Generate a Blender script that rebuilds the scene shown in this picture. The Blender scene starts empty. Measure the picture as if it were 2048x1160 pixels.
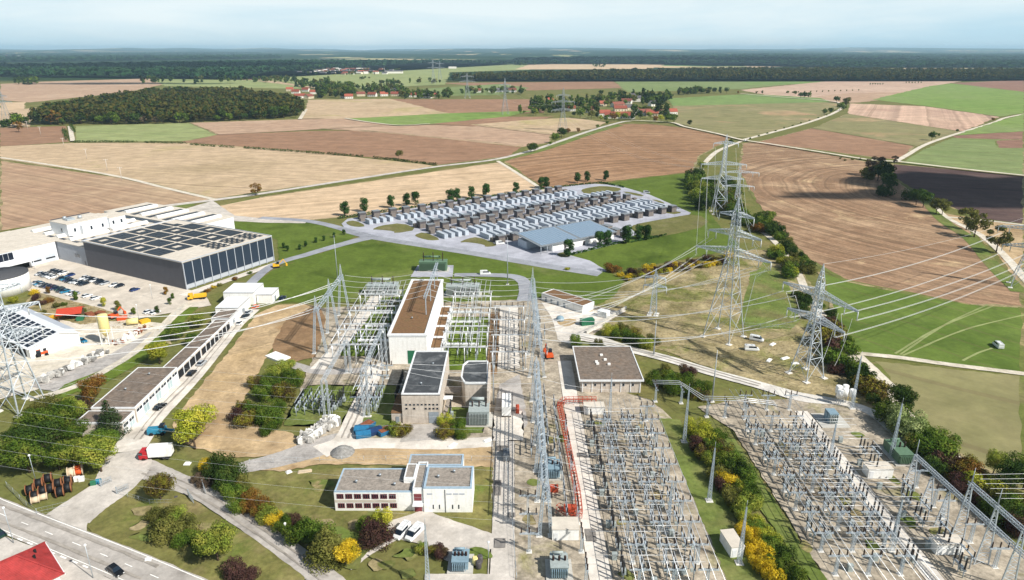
import bpy, bmesh, math, random
import numpy as np
from mathutils import Vector, Matrix
random.seed(7); rng = np.random.default_rng(7)
S = bpy.context.scene; COL = S.collection
R = math.radians
# ---------------------------------------------------------------- camera
CAMH = 100.0; FPX = 1365.0; PITCH = math.atan((580-97)/FPX)
cd = bpy.data.cameras.new('camera'); cam = bpy.data.objects.new('camera', cd); COL.objects.link(cam)
cd.sensor_width = 36; cd.lens = 36*FPX/2048; cd.clip_start = 1; cd.clip_end = 90000
cam.location = (0, 0, CAMH); cam.rotation_euler = (R(90)-PITCH, 0, 0); S.camera = cam
# ---------------------------------------------------------------- sky and sun
SUN_EL = R(42); SUN_AZ = (0.84, -0.543)          # horizontal direction towards the sun
w = bpy.data.worlds.new('World'); S.world = w; w.use_nodes = True
N = w.node_tree.nodes; L = w.node_tree.links; bg = N['Background']
sky = N.new('ShaderNodeTexSky'); sky.sky_type = 'NISHITA'; sky.sun_disc = False
sky.sun_elevation = SUN_EL; sky.sun_rotation = math.atan2(SUN_AZ[0], SUN_AZ[1])
sky.altitude = 400; sky.air_density = 1.0; sky.dust_density = 1.2; sky.ozone_density = 1.2
tc = N.new('ShaderNodeTexCoord'); mp = N.new('ShaderNodeMapping'); mp.inputs['Scale'].default_value = (1, 1, 7)
cn = N.new('ShaderNodeTexNoise'); cn.inputs['Scale'].default_value = 1.7; cn.inputs['Detail'].default_value = 6; cn.inputs['Roughness'].default_value = .55; cn.inputs['Distortion'].default_value = .5
cr = N.new('ShaderNodeValToRGB'); cr.color_ramp.elements[0].position = .34; cr.color_ramp.elements[1].position = .62
cr.color_ramp.elements[0].color = (7.2, 10.2, 11.8, 1); cr.color_ramp.elements[1].color = (11.2, 12.6, 13.0, 1)      # blue gaps to thin white veil
sz = N.new('ShaderNodeSeparateXYZ'); hr_ = N.new('ShaderNodeMapRange'); hr_.inputs[1].default_value = .05; hr_.inputs[2].default_value = .4; hr_.inputs[3].default_value = .95; hr_.inputs[4].default_value = .12
mx = N.new('ShaderNodeMix'); mx.data_type = 'RGBA'
L.new(tc.outputs['Generated'], mp.inputs[0]); L.new(mp.outputs[0], cn.inputs['Vector']); L.new(cn.outputs[0], cr.inputs[0])
L.new(tc.outputs['Generated'], sz.inputs[0]); L.new(sz.outputs[2], hr_.inputs[0]); L.new(hr_.outputs[0], mx.inputs[0])
L.new(sky.outputs[0], mx.inputs[6]); L.new(cr.outputs[0], mx.inputs[7]); L.new(mx.outputs[2], bg.inputs[0])
bg.inputs[1].default_value = 0.06
sl = bpy.data.lights.new('sun', 'SUN'); sl.energy = 4.9; sl.angle = R(.53); sl.color = (1, .955, .88)
sun = bpy.data.objects.new('sun', sl); COL.objects.link(sun)
SUND = Vector((SUN_AZ[0]*math.cos(SUN_EL), SUN_AZ[1]*math.cos(SUN_EL), math.sin(SUN_EL)))
sun.rotation_euler = SUND.to_track_quat('Z', 'Y').to_euler()
S.view_settings.view_transform = 'Standard'; S.view_settings.look = 'None'; S.view_settings.exposure = 0.4; S.view_settings.gamma = 1
S.view_settings.use_curve_mapping = False
S.render.engine = 'CYCLES'; S.cycles.max_bounces = 5; S.cycles.volume_bounces = 0
S.render.resolution_x = 1024; S.render.resolution_y = 580
# ---------------------------------------------------------------- helpers
_sp, _cp = math.sin(PITCH), math.cos(PITCH)
def G(u, v, z=0.0):
    """photograph position -> place on the plane at height z (metres)"""
    x = (u-1024)/FPX; y = (v-580)/FPX; d = (z-CAMH)/-(_sp+y*_cp)
    return Vector((d*x, d*(_cp-y*_sp), z))
def HT(u, vb, vt):
    Y = G(u, vb).y; y = (vt-580)/FPX; d = Y/(_cp-y*_sp); return CAMH-d*(_sp+y*_cp)
def lin(s): return s/12.92 if s <= .04045 else ((s+.055)/1.055)**2.4
def c(h, k=1.0):
    h = h.lstrip('#'); return tuple(min(1, lin(int(h[i:i+2], 16)/255)*k) for i in (0, 2, 4))+(1,)
ORD = 'first second third fourth fifth sixth seventh eighth ninth tenth eleventh twelfth thirteenth fourteenth fifteenth sixteenth seventeenth eighteenth nineteenth twentieth'.split()
def nth(i):
    if i < 20: return ORD[i]
    T = ['twent', 'thirt', 'fort', 'fift', 'sixt', 'sevent', 'eight', 'ninet'][min(7, (i+1)//10-2)]
    return T+'ieth' if (i+1) % 10 == 0 else T+'y-'+ORD[(i+1) % 10-1]
def tag(o, label=None, cat=None, group=None, kind=None):
    if label: o['label'] = label
    if cat: o['category'] = cat
    if group: o['group'] = group
    if kind: o['kind'] = kind
    return o
def thing(name, label, cat, loc=(0, 0, 0), rz=0, group=None):
    o = bpy.data.objects.new(name, None); COL.objects.link(o); o.location = loc; o.rotation_euler = (0, 0, rz)
    o.empty_display_size = .1
    return tag(o, label, cat, group)
def link(name, me, parent=None, loc=None, rz=None):
    o = bpy.data.objects.new(name, me); COL.objects.link(o)
    if parent: o.parent = parent
    if loc is not None: o.location = loc
    if rz is not None: o.rotation_euler = (0, 0, rz)
    return o
def kids(o): return [x for x in KID.get(o.name, [])]
KID = {}
def copy_tree(o, loc=None, rz=None, label=None, group=None, sc=None, parent=None):
    n = o.copy(); COL.objects.link(n); n.parent = parent
    if loc is not None: n.location = loc
    if rz is not None: n.rotation_euler = (0, 0, rz)
    if sc is not None: n.scale = (sc, sc, sc) if not isinstance(sc, (tuple, list)) else sc
    if label: n['label'] = label
    if group: n['group'] = group
    for ch in o.children: copy_tree(ch, parent=n)
    return n
class MB:
    """collects simple shapes into one mesh"""
    def __init__(s): s.v = []; s.f = []; s.m = []; s.mi = 0; s.sm = []
    def mat(s, i): s.mi = i; return s
    def add(s, vs, fs, smooth=False):
        b = len(s.v); s.v += [tuple(x) for x in vs]
        for f in fs: s.f.append(tuple(b+i for i in f)); s.m.append(s.mi); s.sm.append(smooth)
        return s
    def box(s, x0, y0, z0, x1, y1, z1):
        return s.add([(x0, y0, z0), (x1, y0, z0), (x1, y1, z0), (x0, y1, z0), (x0, y0, z1), (x1, y0, z1), (x1, y1, z1), (x0, y1, z1)],
                     [(3, 2, 1, 0), (4, 5, 6, 7), (0, 1, 5, 4), (1, 2, 6, 5), (2, 3, 7, 6), (3, 0, 4, 7)])
    def cbox(s, cx, cy, cz, sx, sy, sz): return s.box(cx-sx/2, cy-sy/2, cz-sz/2, cx+sx/2, cy+sy/2, cz+sz/2)
    def beam(s, p, q, w, h=None):
        p = Vector(p); q = Vector(q); d = q-p
        if d.length < 1e-6: return s
        d.normalize(); h = h or w
        up = Vector((0, 0, 1)) if abs(d.z) < .95 else Vector((0, 1, 0))
        a = d.cross(up).normalized()*w/2; b = a.cross(d).normalized()*h/2
        vs = [p-a-b, p+a-b, p+a+b, p-a+b, q-a-b, q+a-b, q+a+b, q-a+b]
        return s.add(vs, [(3, 2, 1, 0), (4, 5, 6, 7), (0, 1, 5, 4), (1, 2, 6, 5), (2, 3, 7, 6), (3, 0, 4, 7)])
    def strut(s, p, q, w):
        """cheap three-sided lattice member"""
        p = Vector(p); q = Vector(q); d = (q-p)
        if d.length < 1e-6: return s
        d.normalize(); up = Vector((0, 0, 1)) if abs(d.z) < .9 else Vector((1, 0, 0))
        a = d.cross(up).normalized(); b = a.cross(d)
        o = [(a*math.cos(t)+b*math.sin(t))*w*.62 for t in (1.57, 3.67, 5.76)]
        return s.add([p+x for x in o]+[q+x for x in o], [(0, 1, 4, 3), (1, 2, 5, 4), (2, 0, 3, 5)])
    def tube(s, pts, r, n=5, cap=True, r2=None):
        pts = [Vector(p) for p in pts]; rings = []
        b0 = len(s.v); vs = []; fs = []
        for i, p in enumerate(pts):
            d = (pts[min(i+1, len(pts)-1)]-pts[max(i-1, 0)]).normalized()
            up = Vector((0, 0, 1)) if abs(d.z) < .95 else Vector((0, 1, 0))
            a = d.cross(up).normalized(); b = a.cross(d)
            rr = r if r2 is None else r+(r2-r)*i/(len(pts)-1)
            vs += [p+(a*math.cos(t)+b*math.sin(t))*rr for t in (2*math.pi*k/n for k in range(n))]
            if i:
                for k in range(n):
                    fs.append(((i-1)*n+k, (i-1)*n+(k+1) % n, i*n+(k+1) % n, i*n+k))
        if cap: fs.append(tuple(range(n-1, -1, -1))); fs.append(tuple(range((len(pts)-1)*n, len(pts)*n)))
        return s.add(vs, fs, True)
    def lathe(s, prof, n=8, at=(0, 0, 0), cap=True):
        vs = []; fs = []; ax, ay, az = at
        for r, z in prof: vs += [(ax+r*math.cos(2*math.pi*k/n), ay+r*math.sin(2*math.pi*k/n), az+z) for k in range(n)]
        for i in range(1, len(prof)):
            for k in range(n): fs.append(((i-1)*n+k, (i-1)*n+(k+1) % n, i*n+(k+1) % n, i*n+k))
        if cap: fs.append(tuple(range(n-1, -1, -1))); fs.append(tuple(range((len(prof)-1)*n, len(prof)*n)))
        return s.add(vs, fs, True)
    def prism(s, pts, z0, z1):
        n = len(pts); vs = [(p[0], p[1], z0) for p in pts]+[(p[0], p[1], z1) for p in pts]
        fs = [tuple(range(n-1, -1, -1)), tuple(range(n, 2*n))]+[(i, (i+1) % n, n+(i+1) % n, n+i) for i in range(n)]
        return s.add(vs, fs)
    def side(s, prof, x0, x1):
        """profile in y,z extruded along x"""
        n = len(prof); vs = [(x0, p[0], p[1]) for p in prof]+[(x1, p[0], p[1]) for p in prof]
        fs = [tuple(range(n-1, -1, -1)), tuple(range(n, 2*n))]+[(i, (i+1) % n, n+(i+1) % n, n+i) for i in range(n)]
        return s.add(vs, fs)
    def quad(s, a, b, cc, d): return s.add([a, b, cc, d], [(0, 1, 2, 3)])
    def mesh(s, name, mats):
        me = bpy.data.meshes.new(name); me.from_pydata(s.v, [], s.f)
        for m in (mats if isinstance(mats, (list, tuple)) else [mats]): me.materials.append(m)
        me.polygons.foreach_set('material_index', s.m); me.polygons.foreach_set('use_smooth', s.sm)
        bm = bmesh.new(); bm.from_mesh(me); bmesh.ops.recalc_face_normals(bm, faces=bm.faces); bm.to_mesh(me); bm.free()
        me.update(); return me
    def build(s, name, mats, parent=None, loc=None, rz=None): return link(name, s.mesh(name, mats), parent, loc, rz)
# ---------------------------------------------------------------- materials
class NT:
    def __init__(s, name):
        s.m = bpy.data.materials.new(name); s.m.use_nodes = True; s.t = s.m.node_tree; s.n = s.t.nodes; s.b = s.n['Principled BSDF']
        s.b.inputs['Specular IOR Level'].default_value = .2
    def new(s, t, **k):
        x = s.n.new(t)
        for a, v in k.items(): setattr(x, a, v)
        return x
    def l(s, a, b): s.t.links.new(a, b)
    def pos(s): return s.new('ShaderNodeNewGeometry').outputs['Position']
    def noise(s, vec, scale, detail=3, rough=.55, dim='3D', dist=0):
        x = s.new('ShaderNodeTexNoise', noise_dimensions=dim); x.inputs['Scale'].default_value = scale; x.inputs['Detail'].default_value = detail
        x.inputs['Roughness'].default_value = rough; x.inputs['Distortion'].default_value = dist
        if dim == '1D': s.l(vec, x.inputs['W'])
        else: s.l(vec, x.inputs['Vector'])
        return x.outputs[0]
    def ramp(s, f, stops):
        x = s.new('ShaderNodeValToRGB'); e = x.color_ramp.elements
        while len(e) < len(stops): e.new(.5)
        for i, (p, col) in enumerate(stops): e[i].position = p; e[i].color = col if len(col) == 4 else tuple(col)+(1,)
        s.l(f, x.inputs[0]); return x.outputs[0]
    def mix(s, f, a, b, mode='MIX'):
        x = s.new('ShaderNodeMix', data_type='RGBA', blend_type=mode)
        for i, q in ((0, f), (6, a), (7, b)):
            if isinstance(q, (int, float)): x.inputs[i].default_value = q
            elif isinstance(q, tuple): x.inputs[i].default_value = q
            else: s.l(q, x.inputs[i])
        return x.outputs[2]
    def math(s, op, a, b=0.0, cl=False):
        x = s.new('ShaderNodeMath', operation=op, use_clamp=cl)
        for i, q in ((0, a), (1, b)):
            if isinstance(q, (int, float)): x.inputs[i].default_value = q
            else: s.l(q, x.inputs[i])
        return x.outputs[0]
    def grey(s, f, lo, hi, p0=.3, p1=.7): return s.ramp(f, [(p0, (lo, lo, lo)), (p1, (hi, hi, hi))])
    def bump(s, h, st, d=.1):
        x = s.new('ShaderNodeBump'); x.inputs['Strength'].default_value = st; x.inputs['Distance'].default_value = d
        s.l(h, x.inputs['Height']); s.l(x.outputs[0], s.b.inputs['Normal'])
def ground(name, cols, s1=.02, s2=.5, fine=.12, stripe=None, patch=None, rough=.95, mid=.12):
    """earth, grass, gravel: two or three colours in drifts, finer mottling, optional furrow stripes"""
    m = NT(name); p = m.pos()
    a = m.noise(p, s1, 5, .6); n = len(cols)
    col = m.ramp(a, [(.32+.36*i/(max(1, n-1)), c(h) if isinstance(h, str) else h) for i, h in enumerate(cols)])
    if patch:      # (colour, scale, threshold)
        b = m.noise(p, patch[1], 6, .65, dist=.6); col = m.mix(m.grey(b, 0, 1, patch[2], patch[2]+.12), col, c(patch[0]))
    if stripe:
        if stripe[0] == 'lin':
            d = m.new('ShaderNodeVectorMath', operation='DOT_PRODUCT'); m.l(p, d.inputs[0])
            d.inputs[1].default_value = (math.cos(R(stripe[1])), math.sin(R(stripe[1])), 0)
            t = d.outputs['Value']; per, st = stripe[2], stripe[3]
        else:
            d = m.new('ShaderNodeVectorMath', operation='DISTANCE'); m.l(p, d.inputs[0]); d.inputs[1].default_value = (stripe[1][0], stripe[1][1], 0)
            t = d.outputs['Value']; per, st = stripe[2], stripe[3]
        t = m.math('ADD', t, m.math('MULTIPLY', m.noise(p, .012, 2), (stripe[4] if len(stripe) > 4 else 12)))
        tr = m.math('ABSOLUTE', m.math('SUBTRACT', m.math('FRACT', m.math('DIVIDE', t, per*3.7)), .5)); col = m.mix(m.math('MULTIPLY', m.math('LESS_THAN', tr, .035), .3), col, c('#6b5a46'))
        w1 = m.noise(t, 1/per, 3, .7, '1D'); col = m.mix(1.0, col, m.grey(w1, 1-st, 1+st, .33, .67), 'MULTIPLY')
    md = m.noise(p, max(.015, s2*.16), 5, .68, dist=.4); col = m.mix(1.0, col, m.grey(md, 1-mid*1.6, 1+mid*1.4, .32, .68), 'MULTIPLY')
    f = m.noise(p, s2, 4, .7); col = m.mix(1.0, col, m.grey(f, 1-fine*2, 1+fine*2, .25, .75), 'MULTIPLY')
    m.l(col, m.b.inputs['Base Color']); m.b.inputs['Roughness'].default_value = rough; m.b.inputs['Specular IOR Level'].default_value = .1
    m.bump(f, .35, .25/s2*.3)
    return m.m
def paint(name, col, rough=.5, metal=0.0, var=.08, scale=1.5, spec=.3, dirt=None, rand=0, obj=True, streak=None):
    """painted or plain surface with slight weathering"""
    m = NT(name)
    p = m.new('ShaderNodeTexCoord').outputs['Object'] if obj else m.pos()
    a = m.noise(p, scale, 5, .65); k = c(col) if isinstance(col, str) else col
    x = m.mix(1.0, k, m.grey(a, 1-var*2, 1+var, .3, .7), 'MULTIPLY')
    if dirt:
        b = m.noise(p, scale*.35, 6, .7); x = m.mix(m.grey(b, 0, dirt[1], .5, .75), x, c(dirt[0]))
    if streak:
        q = m.new('ShaderNodeMapping'); q.inputs['Scale'].default_value = (1, 1, .12); m.l(p, q.inputs[0]); b = m.noise(q.outputs[0], 1.3, 5, .7); x = m.mix(m.grey(b, 0, streak[1], .48, .72), x, c(streak[0]))
    if rand:
        oi = m.new('ShaderNodeObjectInfo').outputs['Random']; x = m.mix(1.0, x, m.grey(oi, 1-rand, 1+rand, 0, 1), 'MULTIPLY')
    m.l(x, m.b.inputs['Base Color']); m.b.inputs['Roughness'].default_value = rough; m.b.inputs['Metallic'].default_value = metal
    m.b.inputs['Specular IOR Level'].default_value = spec
    return m.m
def leaf(name, cols, sc=.35, trans=.25, rand=.25):
    """foliage: colour drifts between clumps, differs from plant to plant, lets some light through"""
    m = NT(name); p = m.pos(); a = m.noise(p, sc, 3, .6)
    n = len(cols); x = m.ramp(a, [(.3+.4*i/(n-1), c(h)) for i, h in enumerate(cols)])
    oi = m.new('ShaderNodeObjectInfo').outputs['Random']; x = m.mix(1.0, x, m.grey(oi, 1-rand, 1+rand, 0, 1), 'MULTIPLY')
    f = m.noise(p, sc*8, 2, .6); x = m.mix(1.0, x, m.grey(f, .6, 1.35, .3, .7), 'MULTIPLY')
    d = m.new('ShaderNodeBsdfDiffuse'); t = m.new('ShaderNodeBsdfTranslucent'); ms = m.new('ShaderNodeMixShader'); ms.inputs[0].default_value = trans
    m.l(x, d.inputs[0]); m.l(x, t.inputs[0]); m.l(d.outputs[0], ms.inputs[1]); m.l(t.outputs[0], ms.inputs[2])
    m.l(ms.outputs[0], m.n['Material Output'].inputs[0]); m.n.remove(m.b)
    return m.m
def glass(name, col='#1a2530', rough=.12):
    m = NT(name); m.b.inputs['Base Color'].default_value = c(col); m.b.inputs['Roughness'].default_value = rough; m.b.inputs['Specular IOR Level'].default_value = .6
    return m.m
M = {}
_pi = [0]
def poly_patch(name, pts, mat, layer=1, jit=.35, label=None, kind='structure', seg=None, smooth=0):
    """flat sheet of ground; pts are world x,y; edges get small irregularities"""
    _pi[0] += 1
    pts = [Vector((p[0], p[1])) for p in pts]; n = len(pts)
    if smooth:
        for _ in range(smooth):
            q = []
            for i in range(n):
                a, b = pts[i], pts[(i+1) % n]; q += [a*.75+b*.25, a*.25+b*.75]
            pts = q; n = len(pts)
    md = sum(p.y for p in pts)/n; sg = seg or max(1.2, md/110); out = []
    for i in range(n):
        a, b = pts[i], pts[(i+1) % n]; ln = (b-a).length; k = min(60, max(1, int(ln/sg)))
        nn = Vector((-(b-a).y, (b-a).x)); nn = nn.normalized() if ln > 0 else nn
        for j in range(k):
            t = j/k; o = (random.random()-.5)*2*jit*max(1, md/300) if j else 0
            out.append(a.lerp(b, t)+nn*o)
    far = 1 if md < 900 else (6 if md < 2500 else 30)
    z = (layer*.02+_pi[0]*.0008)*far
    bm = bmesh.new(); vs = [bm.verts.new((p.x, p.y, z)) for p in out]; bm.faces.new(vs)
    bmesh.ops.triangulate(bm, faces=bm.faces[:], ngon_method='EAR_CLIP')
    for f in bm.faces:
        if f.normal.z < 0: f.normal_flip()
    me = bpy.data.meshes.new(name); bm.to_mesh(me); bm.free(); me.materials.append(mat)
    return tag(link(name, me), label, None, None, kind)
def patch(name, px, mat, layer=1, jit=.35, label=None, smooth=0, kind='structure'):
    return poly_patch(name, [G(*p) for p in px], mat, layer, jit, label, kind, smooth=smooth)
def catmull(pts, k=6):
    pts = [Vector(p) for p in pts]; out = []
    P = [pts[0]*2-pts[1]]+pts+[pts[-1]*2-pts[-2]]
    for i in range(1, len(P)-2):
        for j in range(k):
            t = j/k; a, b, cc, d = P[i-1:i+3]
            out.append(.5*((2*b)+(cc-a)*t+(2*a-5*b+4*cc-d)*t*t+(3*b-3*cc+d-a)*t**3))
    return out+[pts[-1]]
def ribbon(name, px, wid, mat, layer=4, label=None, jit=.12, k=8, world=False, z=None, kind='structure'):
    """road, track or path following a line; wid in metres (number or per point)"""
    _pi[0] += 1
    pts = [Vector((p[0], p[1], 0)) if world else G(*p) for p in px]
    ws = wid if isinstance(wid, (list, tuple)) else [wid]*len(pts)
    q = catmull([Vector((p.x, p.y, w)) for p, w in zip(pts, ws)], k) if len(pts) > 2 else [Vector((pts[0].x, pts[0].y, ws[0])).lerp(Vector((pts[1].x, pts[1].y, ws[1])), t/16) for t in range(17)]
    far = 1 if pts[0].y < 900 else 6
    zz = (layer*.02+_pi[0]*.0008)*far if z is None else z
    vs = []
    for i, p in enumerate(q):
        d = (q[min(i+1, len(q)-1)]-q[max(i-1, 0)]); nn = Vector((-d.y, d.x)).normalized()
        a = p.z/2
        vs += [(p.x+nn.x*(a+random.uniform(-jit, jit)), p.y+nn.y*(a+random.uniform(-jit, jit)), zz), (p.x-nn.x*(a+random.uniform(-jit, jit)), p.y-nn.y*(a+random.uniform(-jit, jit)), zz)]
    fs = [(2*i, 2*i+1, 2*i+3, 2*i+2) for i in range(len(q)-1)]
    me = bpy.data.meshes.new(name); me.from_pydata(vs, [], fs); me.materials.append(mat)
    bm = bmesh.new(); bm.from_mesh(me)
    for f in bm.faces:
        if f.normal.z < 0: f.normal_flip()
    bm.to_mesh(me); bm.free()
    return tag(link(name, me), label, None, None, kind)
def setmat(o, m, i=0):
    o.material_slots[i].link = 'OBJECT'; o.material_slots[i].material = m
# ---------------------------------------------------------------- vegetation helpers
def leaf_quads(clumps, n, size, seed, up=.15, shell=.55):
    """n leaf-clump faces spread through the outer volume of the clumps [(x,y,z,rx,ry,rz)]"""
    r = np.random.default_rng(seed); C = np.array(clumps)
    wgt = (C[:, 3]*C[:, 4]*C[:, 5])**(2/3); i = r.choice(len(C), n, p=wgt/wgt.sum())
    d = r.normal(size=(n, 3)); d[:, 2] += up; d /= np.linalg.norm(d, axis=1)[:, None]
    rad = shell+(1.08-shell)*r.random(n)**.6
    p = C[i, :3]+d*C[i, 3:]*rad[:, None]
    nn = d+r.normal(size=(n, 3))*.38; nn /= np.linalg.norm(nn, axis=1)[:, None]
    t = np.cross(nn, r.normal(size=(n, 3))); t /= np.linalg.norm(t, axis=1)[:, None]+1e-9; b = np.cross(nn, t)
    s = (size*(.55+.9*r.random(n)))[:, None]*.5; k = (.6+.5*r.random(n))[:, None]
    bend = nn*s*.35
    V = np.stack([p-t*s-b*s*k, p+t*s-b*s*k*.6, p+t*s*.7+b*s*k-bend, p-t*s*.8+b*s*k*.9-bend], 1)
    return V
def quads_mesh(name, V, mats=()):
    V = V.reshape(-1, 4, 3); n = len(V); me = bpy.data.meshes.new(name)
    me.vertices.add(n*4); me.vertices.foreach_set('co', V.reshape(-1).astype(np.float32))
    me.loops.add(n*4); me.loops.foreach_set('vertex_index', np.arange(n*4, dtype=np.int32))
    me.polygons.add(n); me.polygons.foreach_set('loop_start', np.arange(n, dtype=np.int32)*4)
    me.update(calc_edges=True)
    for m in mats: me.materials.append(m)
    return me
def crown_clumps(kind, seed):
    r = np.random.default_rng(seed); cl = []
    if kind == 'round':
        for k in range(15):
            d = r.normal(size=3); d /= np.linalg.norm(d); q = .24*(.35+.65*r.random()); e_ = .7+.6*r.random()
            cl.append((d[0]*.25*e_, d[1]*.25*e_, .6+d[2]*.22*e_, q, q, q*.85))
        cl.append((0, 0, .58, .24, .24, .25))
    elif kind == 'tall':
        for k in range(16):
            z = .2+.72*r.random(); w_ = .2*math.sin(math.pi*min(1, (z-.08)/.95))**.6; a = r.random()*6.28
            q = .12+.05*r.random(); cl.append((math.cos(a)*w_*.7, math.sin(a)*w_*.7, z, q, q, q*1.2))
    elif kind == 'conifer':
        for k in range(11):
            z = .1+.85*k/10; w_ = .27*(1-z)+.03
            for a in range(5 if k < 8 else 2):
                t = a*6.28/5+k*.7; cl.append((math.cos(t)*w_*.7, math.sin(t)*w_*.7, z-.02, w_*.55+.02, w_*.55+.02, .05))
    elif kind == 'bush':
        for k in range(16):
            a = r.random()*6.28; q = .2+.28*r.random(); d = .55*r.random()**.5
            cl.append((math.cos(a)*d, math.sin(a)*d, .22+.45*r.random(), q*.75, q*.75, q*.8))
        cl.append((0, 0, .34, .42, .42, .36))
    elif kind == 'loose':
        for k in range(13):
            d = r.normal(size=3); d /= np.linalg.norm(d); q = .15*(.6+.6*r.random())
            cl.append((d[0]*.3, d[1]*.3, .6+d[2]*.28, q, q, q*.8))
    return cl
def trunk_mesh(kind, seed):
    r = random.Random(seed); mb = MB(); top = .93 if kind == 'conifer' else .62
    mb.tube([(0, 0, -.01), (.008, .004, .12), (-.006, .01, .3), (.01, 0, top)], .026, 7, r2=.006)
    for k in range(6):
        a = k*1.05+r.random()*.6; z = .2+.06*k; l = .22+.1*r.random()
        if kind == 'conifer': z = .15+.12*k; l = .2*(1-z)
        mb.tube([(0, 0, z), (math.cos(a)*l*.5, math.sin(a)*l*.5, z+l*.45), (math.cos(a)*l, math.sin(a)*l, z+l*.75)], .011, 5, r2=.003)
    return mb.mesh('trunk', M['bark'])
LOD = {0: (7000, .025), 1: (2200, .042), 2: (420, .085), 3: (110, .16)}
_cm = {}
def crown(kind, lod, var):
    k = (kind, lod, var)
    if k not in _cm:
        n, s = LOD[lod]
        if kind == 'bush': s *= 1.7; n = int(n*.8)
        if kind == 'loose': n = int(n*.7)
        if kind == 'conifer': s *= .8
        me = quads_mesh('crown', leaf_quads(crown_clumps(kind, 100+var*7+len(kind)), n, s, var*31+lod), [M['leaf_mid']]); _cm[k] = me
    return _cm[k]
_tm = {}
def trunk(kind, var):
    k = (kind, var % 2)
    if k not in _tm: _tm[k] = trunk_mesh(kind, var % 2)
    return _tm[k]
_tn = [0]
def tree(loc, h, kind, mat, lod, label, group=None, wide=1.0, name=None, cat=None):
    _tn[0] += 1; v = _tn[0] % 6
    if kind == 'bush':
        o = link(name or 'shrub', crown('bush', lod, v)); o.location = loc; o.rotation_euler = (0, 0, random.random()*6.28)
        o.scale = (h*wide*random.uniform(.8, 1.25), h*wide*random.uniform(.8, 1.25), h); setmat(o, M[mat]); return tag(o, label, cat or 'shrub', group)
    t = thing(name or ('spruce_tree' if kind == 'conifer' else 'tree'), label, cat or 'tree', loc, random.random()*6.28, group)
    t.scale = (h*wide, h*wide, h)
    o = link('crown', crown(kind, lod, v), t); setmat(o, M[mat]); link('trunk', trunk(kind, v), t)
    return t
def merge_crowns(name, pos, hs, wd, kind, lod, mat, label, nvar=4, n=None, size=None, cat='wood'):
    """a wood too dense to count: many crowns in one mesh"""
    if n: srcs = [leaf_quads(crown_clumps(kind, 500+v), n, size, v+77, up=.5, shell=.75) for v in range(nvar)]
    else: srcs = [leaf_quads(crown_clumps(kind, 500+v), LOD[lod][0], LOD[lod][1], v+77, up=.4) for v in range(nvar)]
    out = []
    for i, (p, h, w_) in enumerate(zip(pos, hs, wd)):
        V = srcs[i % nvar]; a = random.random()*6.28; ca, sa = math.cos(a)*h*w_, math.sin(a)*h*w_
        X = V[..., 0]*ca-V[..., 1]*sa+p[0]; Y = V[..., 0]*sa+V[..., 1]*ca+p[1]; Z = V[..., 2]*h+p[2]
        out.append(np.stack([X, Y, Z], -1))
    return tag(link(name, quads_mesh(name, np.concatenate(out), [M[mat]])), label, cat, None, 'stuff')
def inside(p, poly):
    x, y = p[0], p[1]; k = False; n = len(poly)
    for i in range(n):
        a, b = poly[i], poly[(i+1) % n]
        if (a[1] > y) != (b[1] > y) and x < (b[0]-a[0])*(y-a[1])/(b[1]-a[1])+a[0]: k = not k
    return k
def scatter(poly, step, jit=.4):
    xs = [p[0] for p in poly]; ys = [p[1] for p in poly]; out = []
    y = min(ys); r = 0
    while y < max(ys):
        x = min(xs)+(step/2 if r % 2 else 0)
        while x < max(xs):
            q = (x+random.uniform(-jit, jit)*step, y+random.uniform(-jit, jit)*step, 0)
            if inside(q, poly): out.append(q)
            x += step
        y += step*.87; r += 1
    return out
M['bark'] = paint('bark', '#5b4c3e', .95, var=.25, scale=8)
M['leaf_dark'] = leaf('leaf_dark_green', ['#2a3d1a', '#3c5023', '#57632d'])
M['leaf_mid'] = leaf('leaf_green', ['#3a521c', '#566d28', '#7a8236'])
M['leaf_light'] = leaf('leaf_light_green', ['#5e722c', '#86923c', '#a8a44a'])
M['leaf_lime'] = leaf('leaf_yellow_green', ['#76822a', '#a0a438', '#beb648'])
M['leaf_yellow'] = leaf('leaf_yellow', ['#8f8626', '#caac28', '#e0c844'], rand=.15)
M['leaf_red'] = leaf('leaf_dark_red', ['#40322c', '#553c38', '#5d5036'])
M['leaf_rust'] = leaf('leaf_rust', ['#6a4a28', '#84602e', '#6e6a2c'])
M['leaf_olive'] = leaf('leaf_olive', ['#474b24', '#686a34', '#807c42'])
M['leaf_autumn'] = leaf('leaf_autumn', ['#3f4d22', '#5c4a34', '#86802f', '#48582a'], sc=.5)
M['leaf_spruce'] = leaf('leaf_spruce', ['#2c3f26', '#3f5030', '#56623c'], trans=.1)
M['leaf_wood'] = leaf('leaf_wood', ['#27391c', '#43532a', '#665c2c', '#374b24', '#4f5a28'], sc=.075, rand=.3)
M['leaf_far'] = leaf('leaf_far_wood', ['#1c3a24', '#2a4628', '#3a4f2c'], sc=.02, trans=.1)
M['leaf_park'] = leaf('leaf_young_green', ['#274020', '#385428', '#4c6834'])
M['leaf_grey'] = leaf('leaf_grey_twigs', ['#4c4238', '#6a5b4c', '#5a5236'], trans=.15)
M['leaf_silver'] = leaf('leaf_silver_green', ['#5d7040', '#8c9a60', '#a6ae78'])

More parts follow.
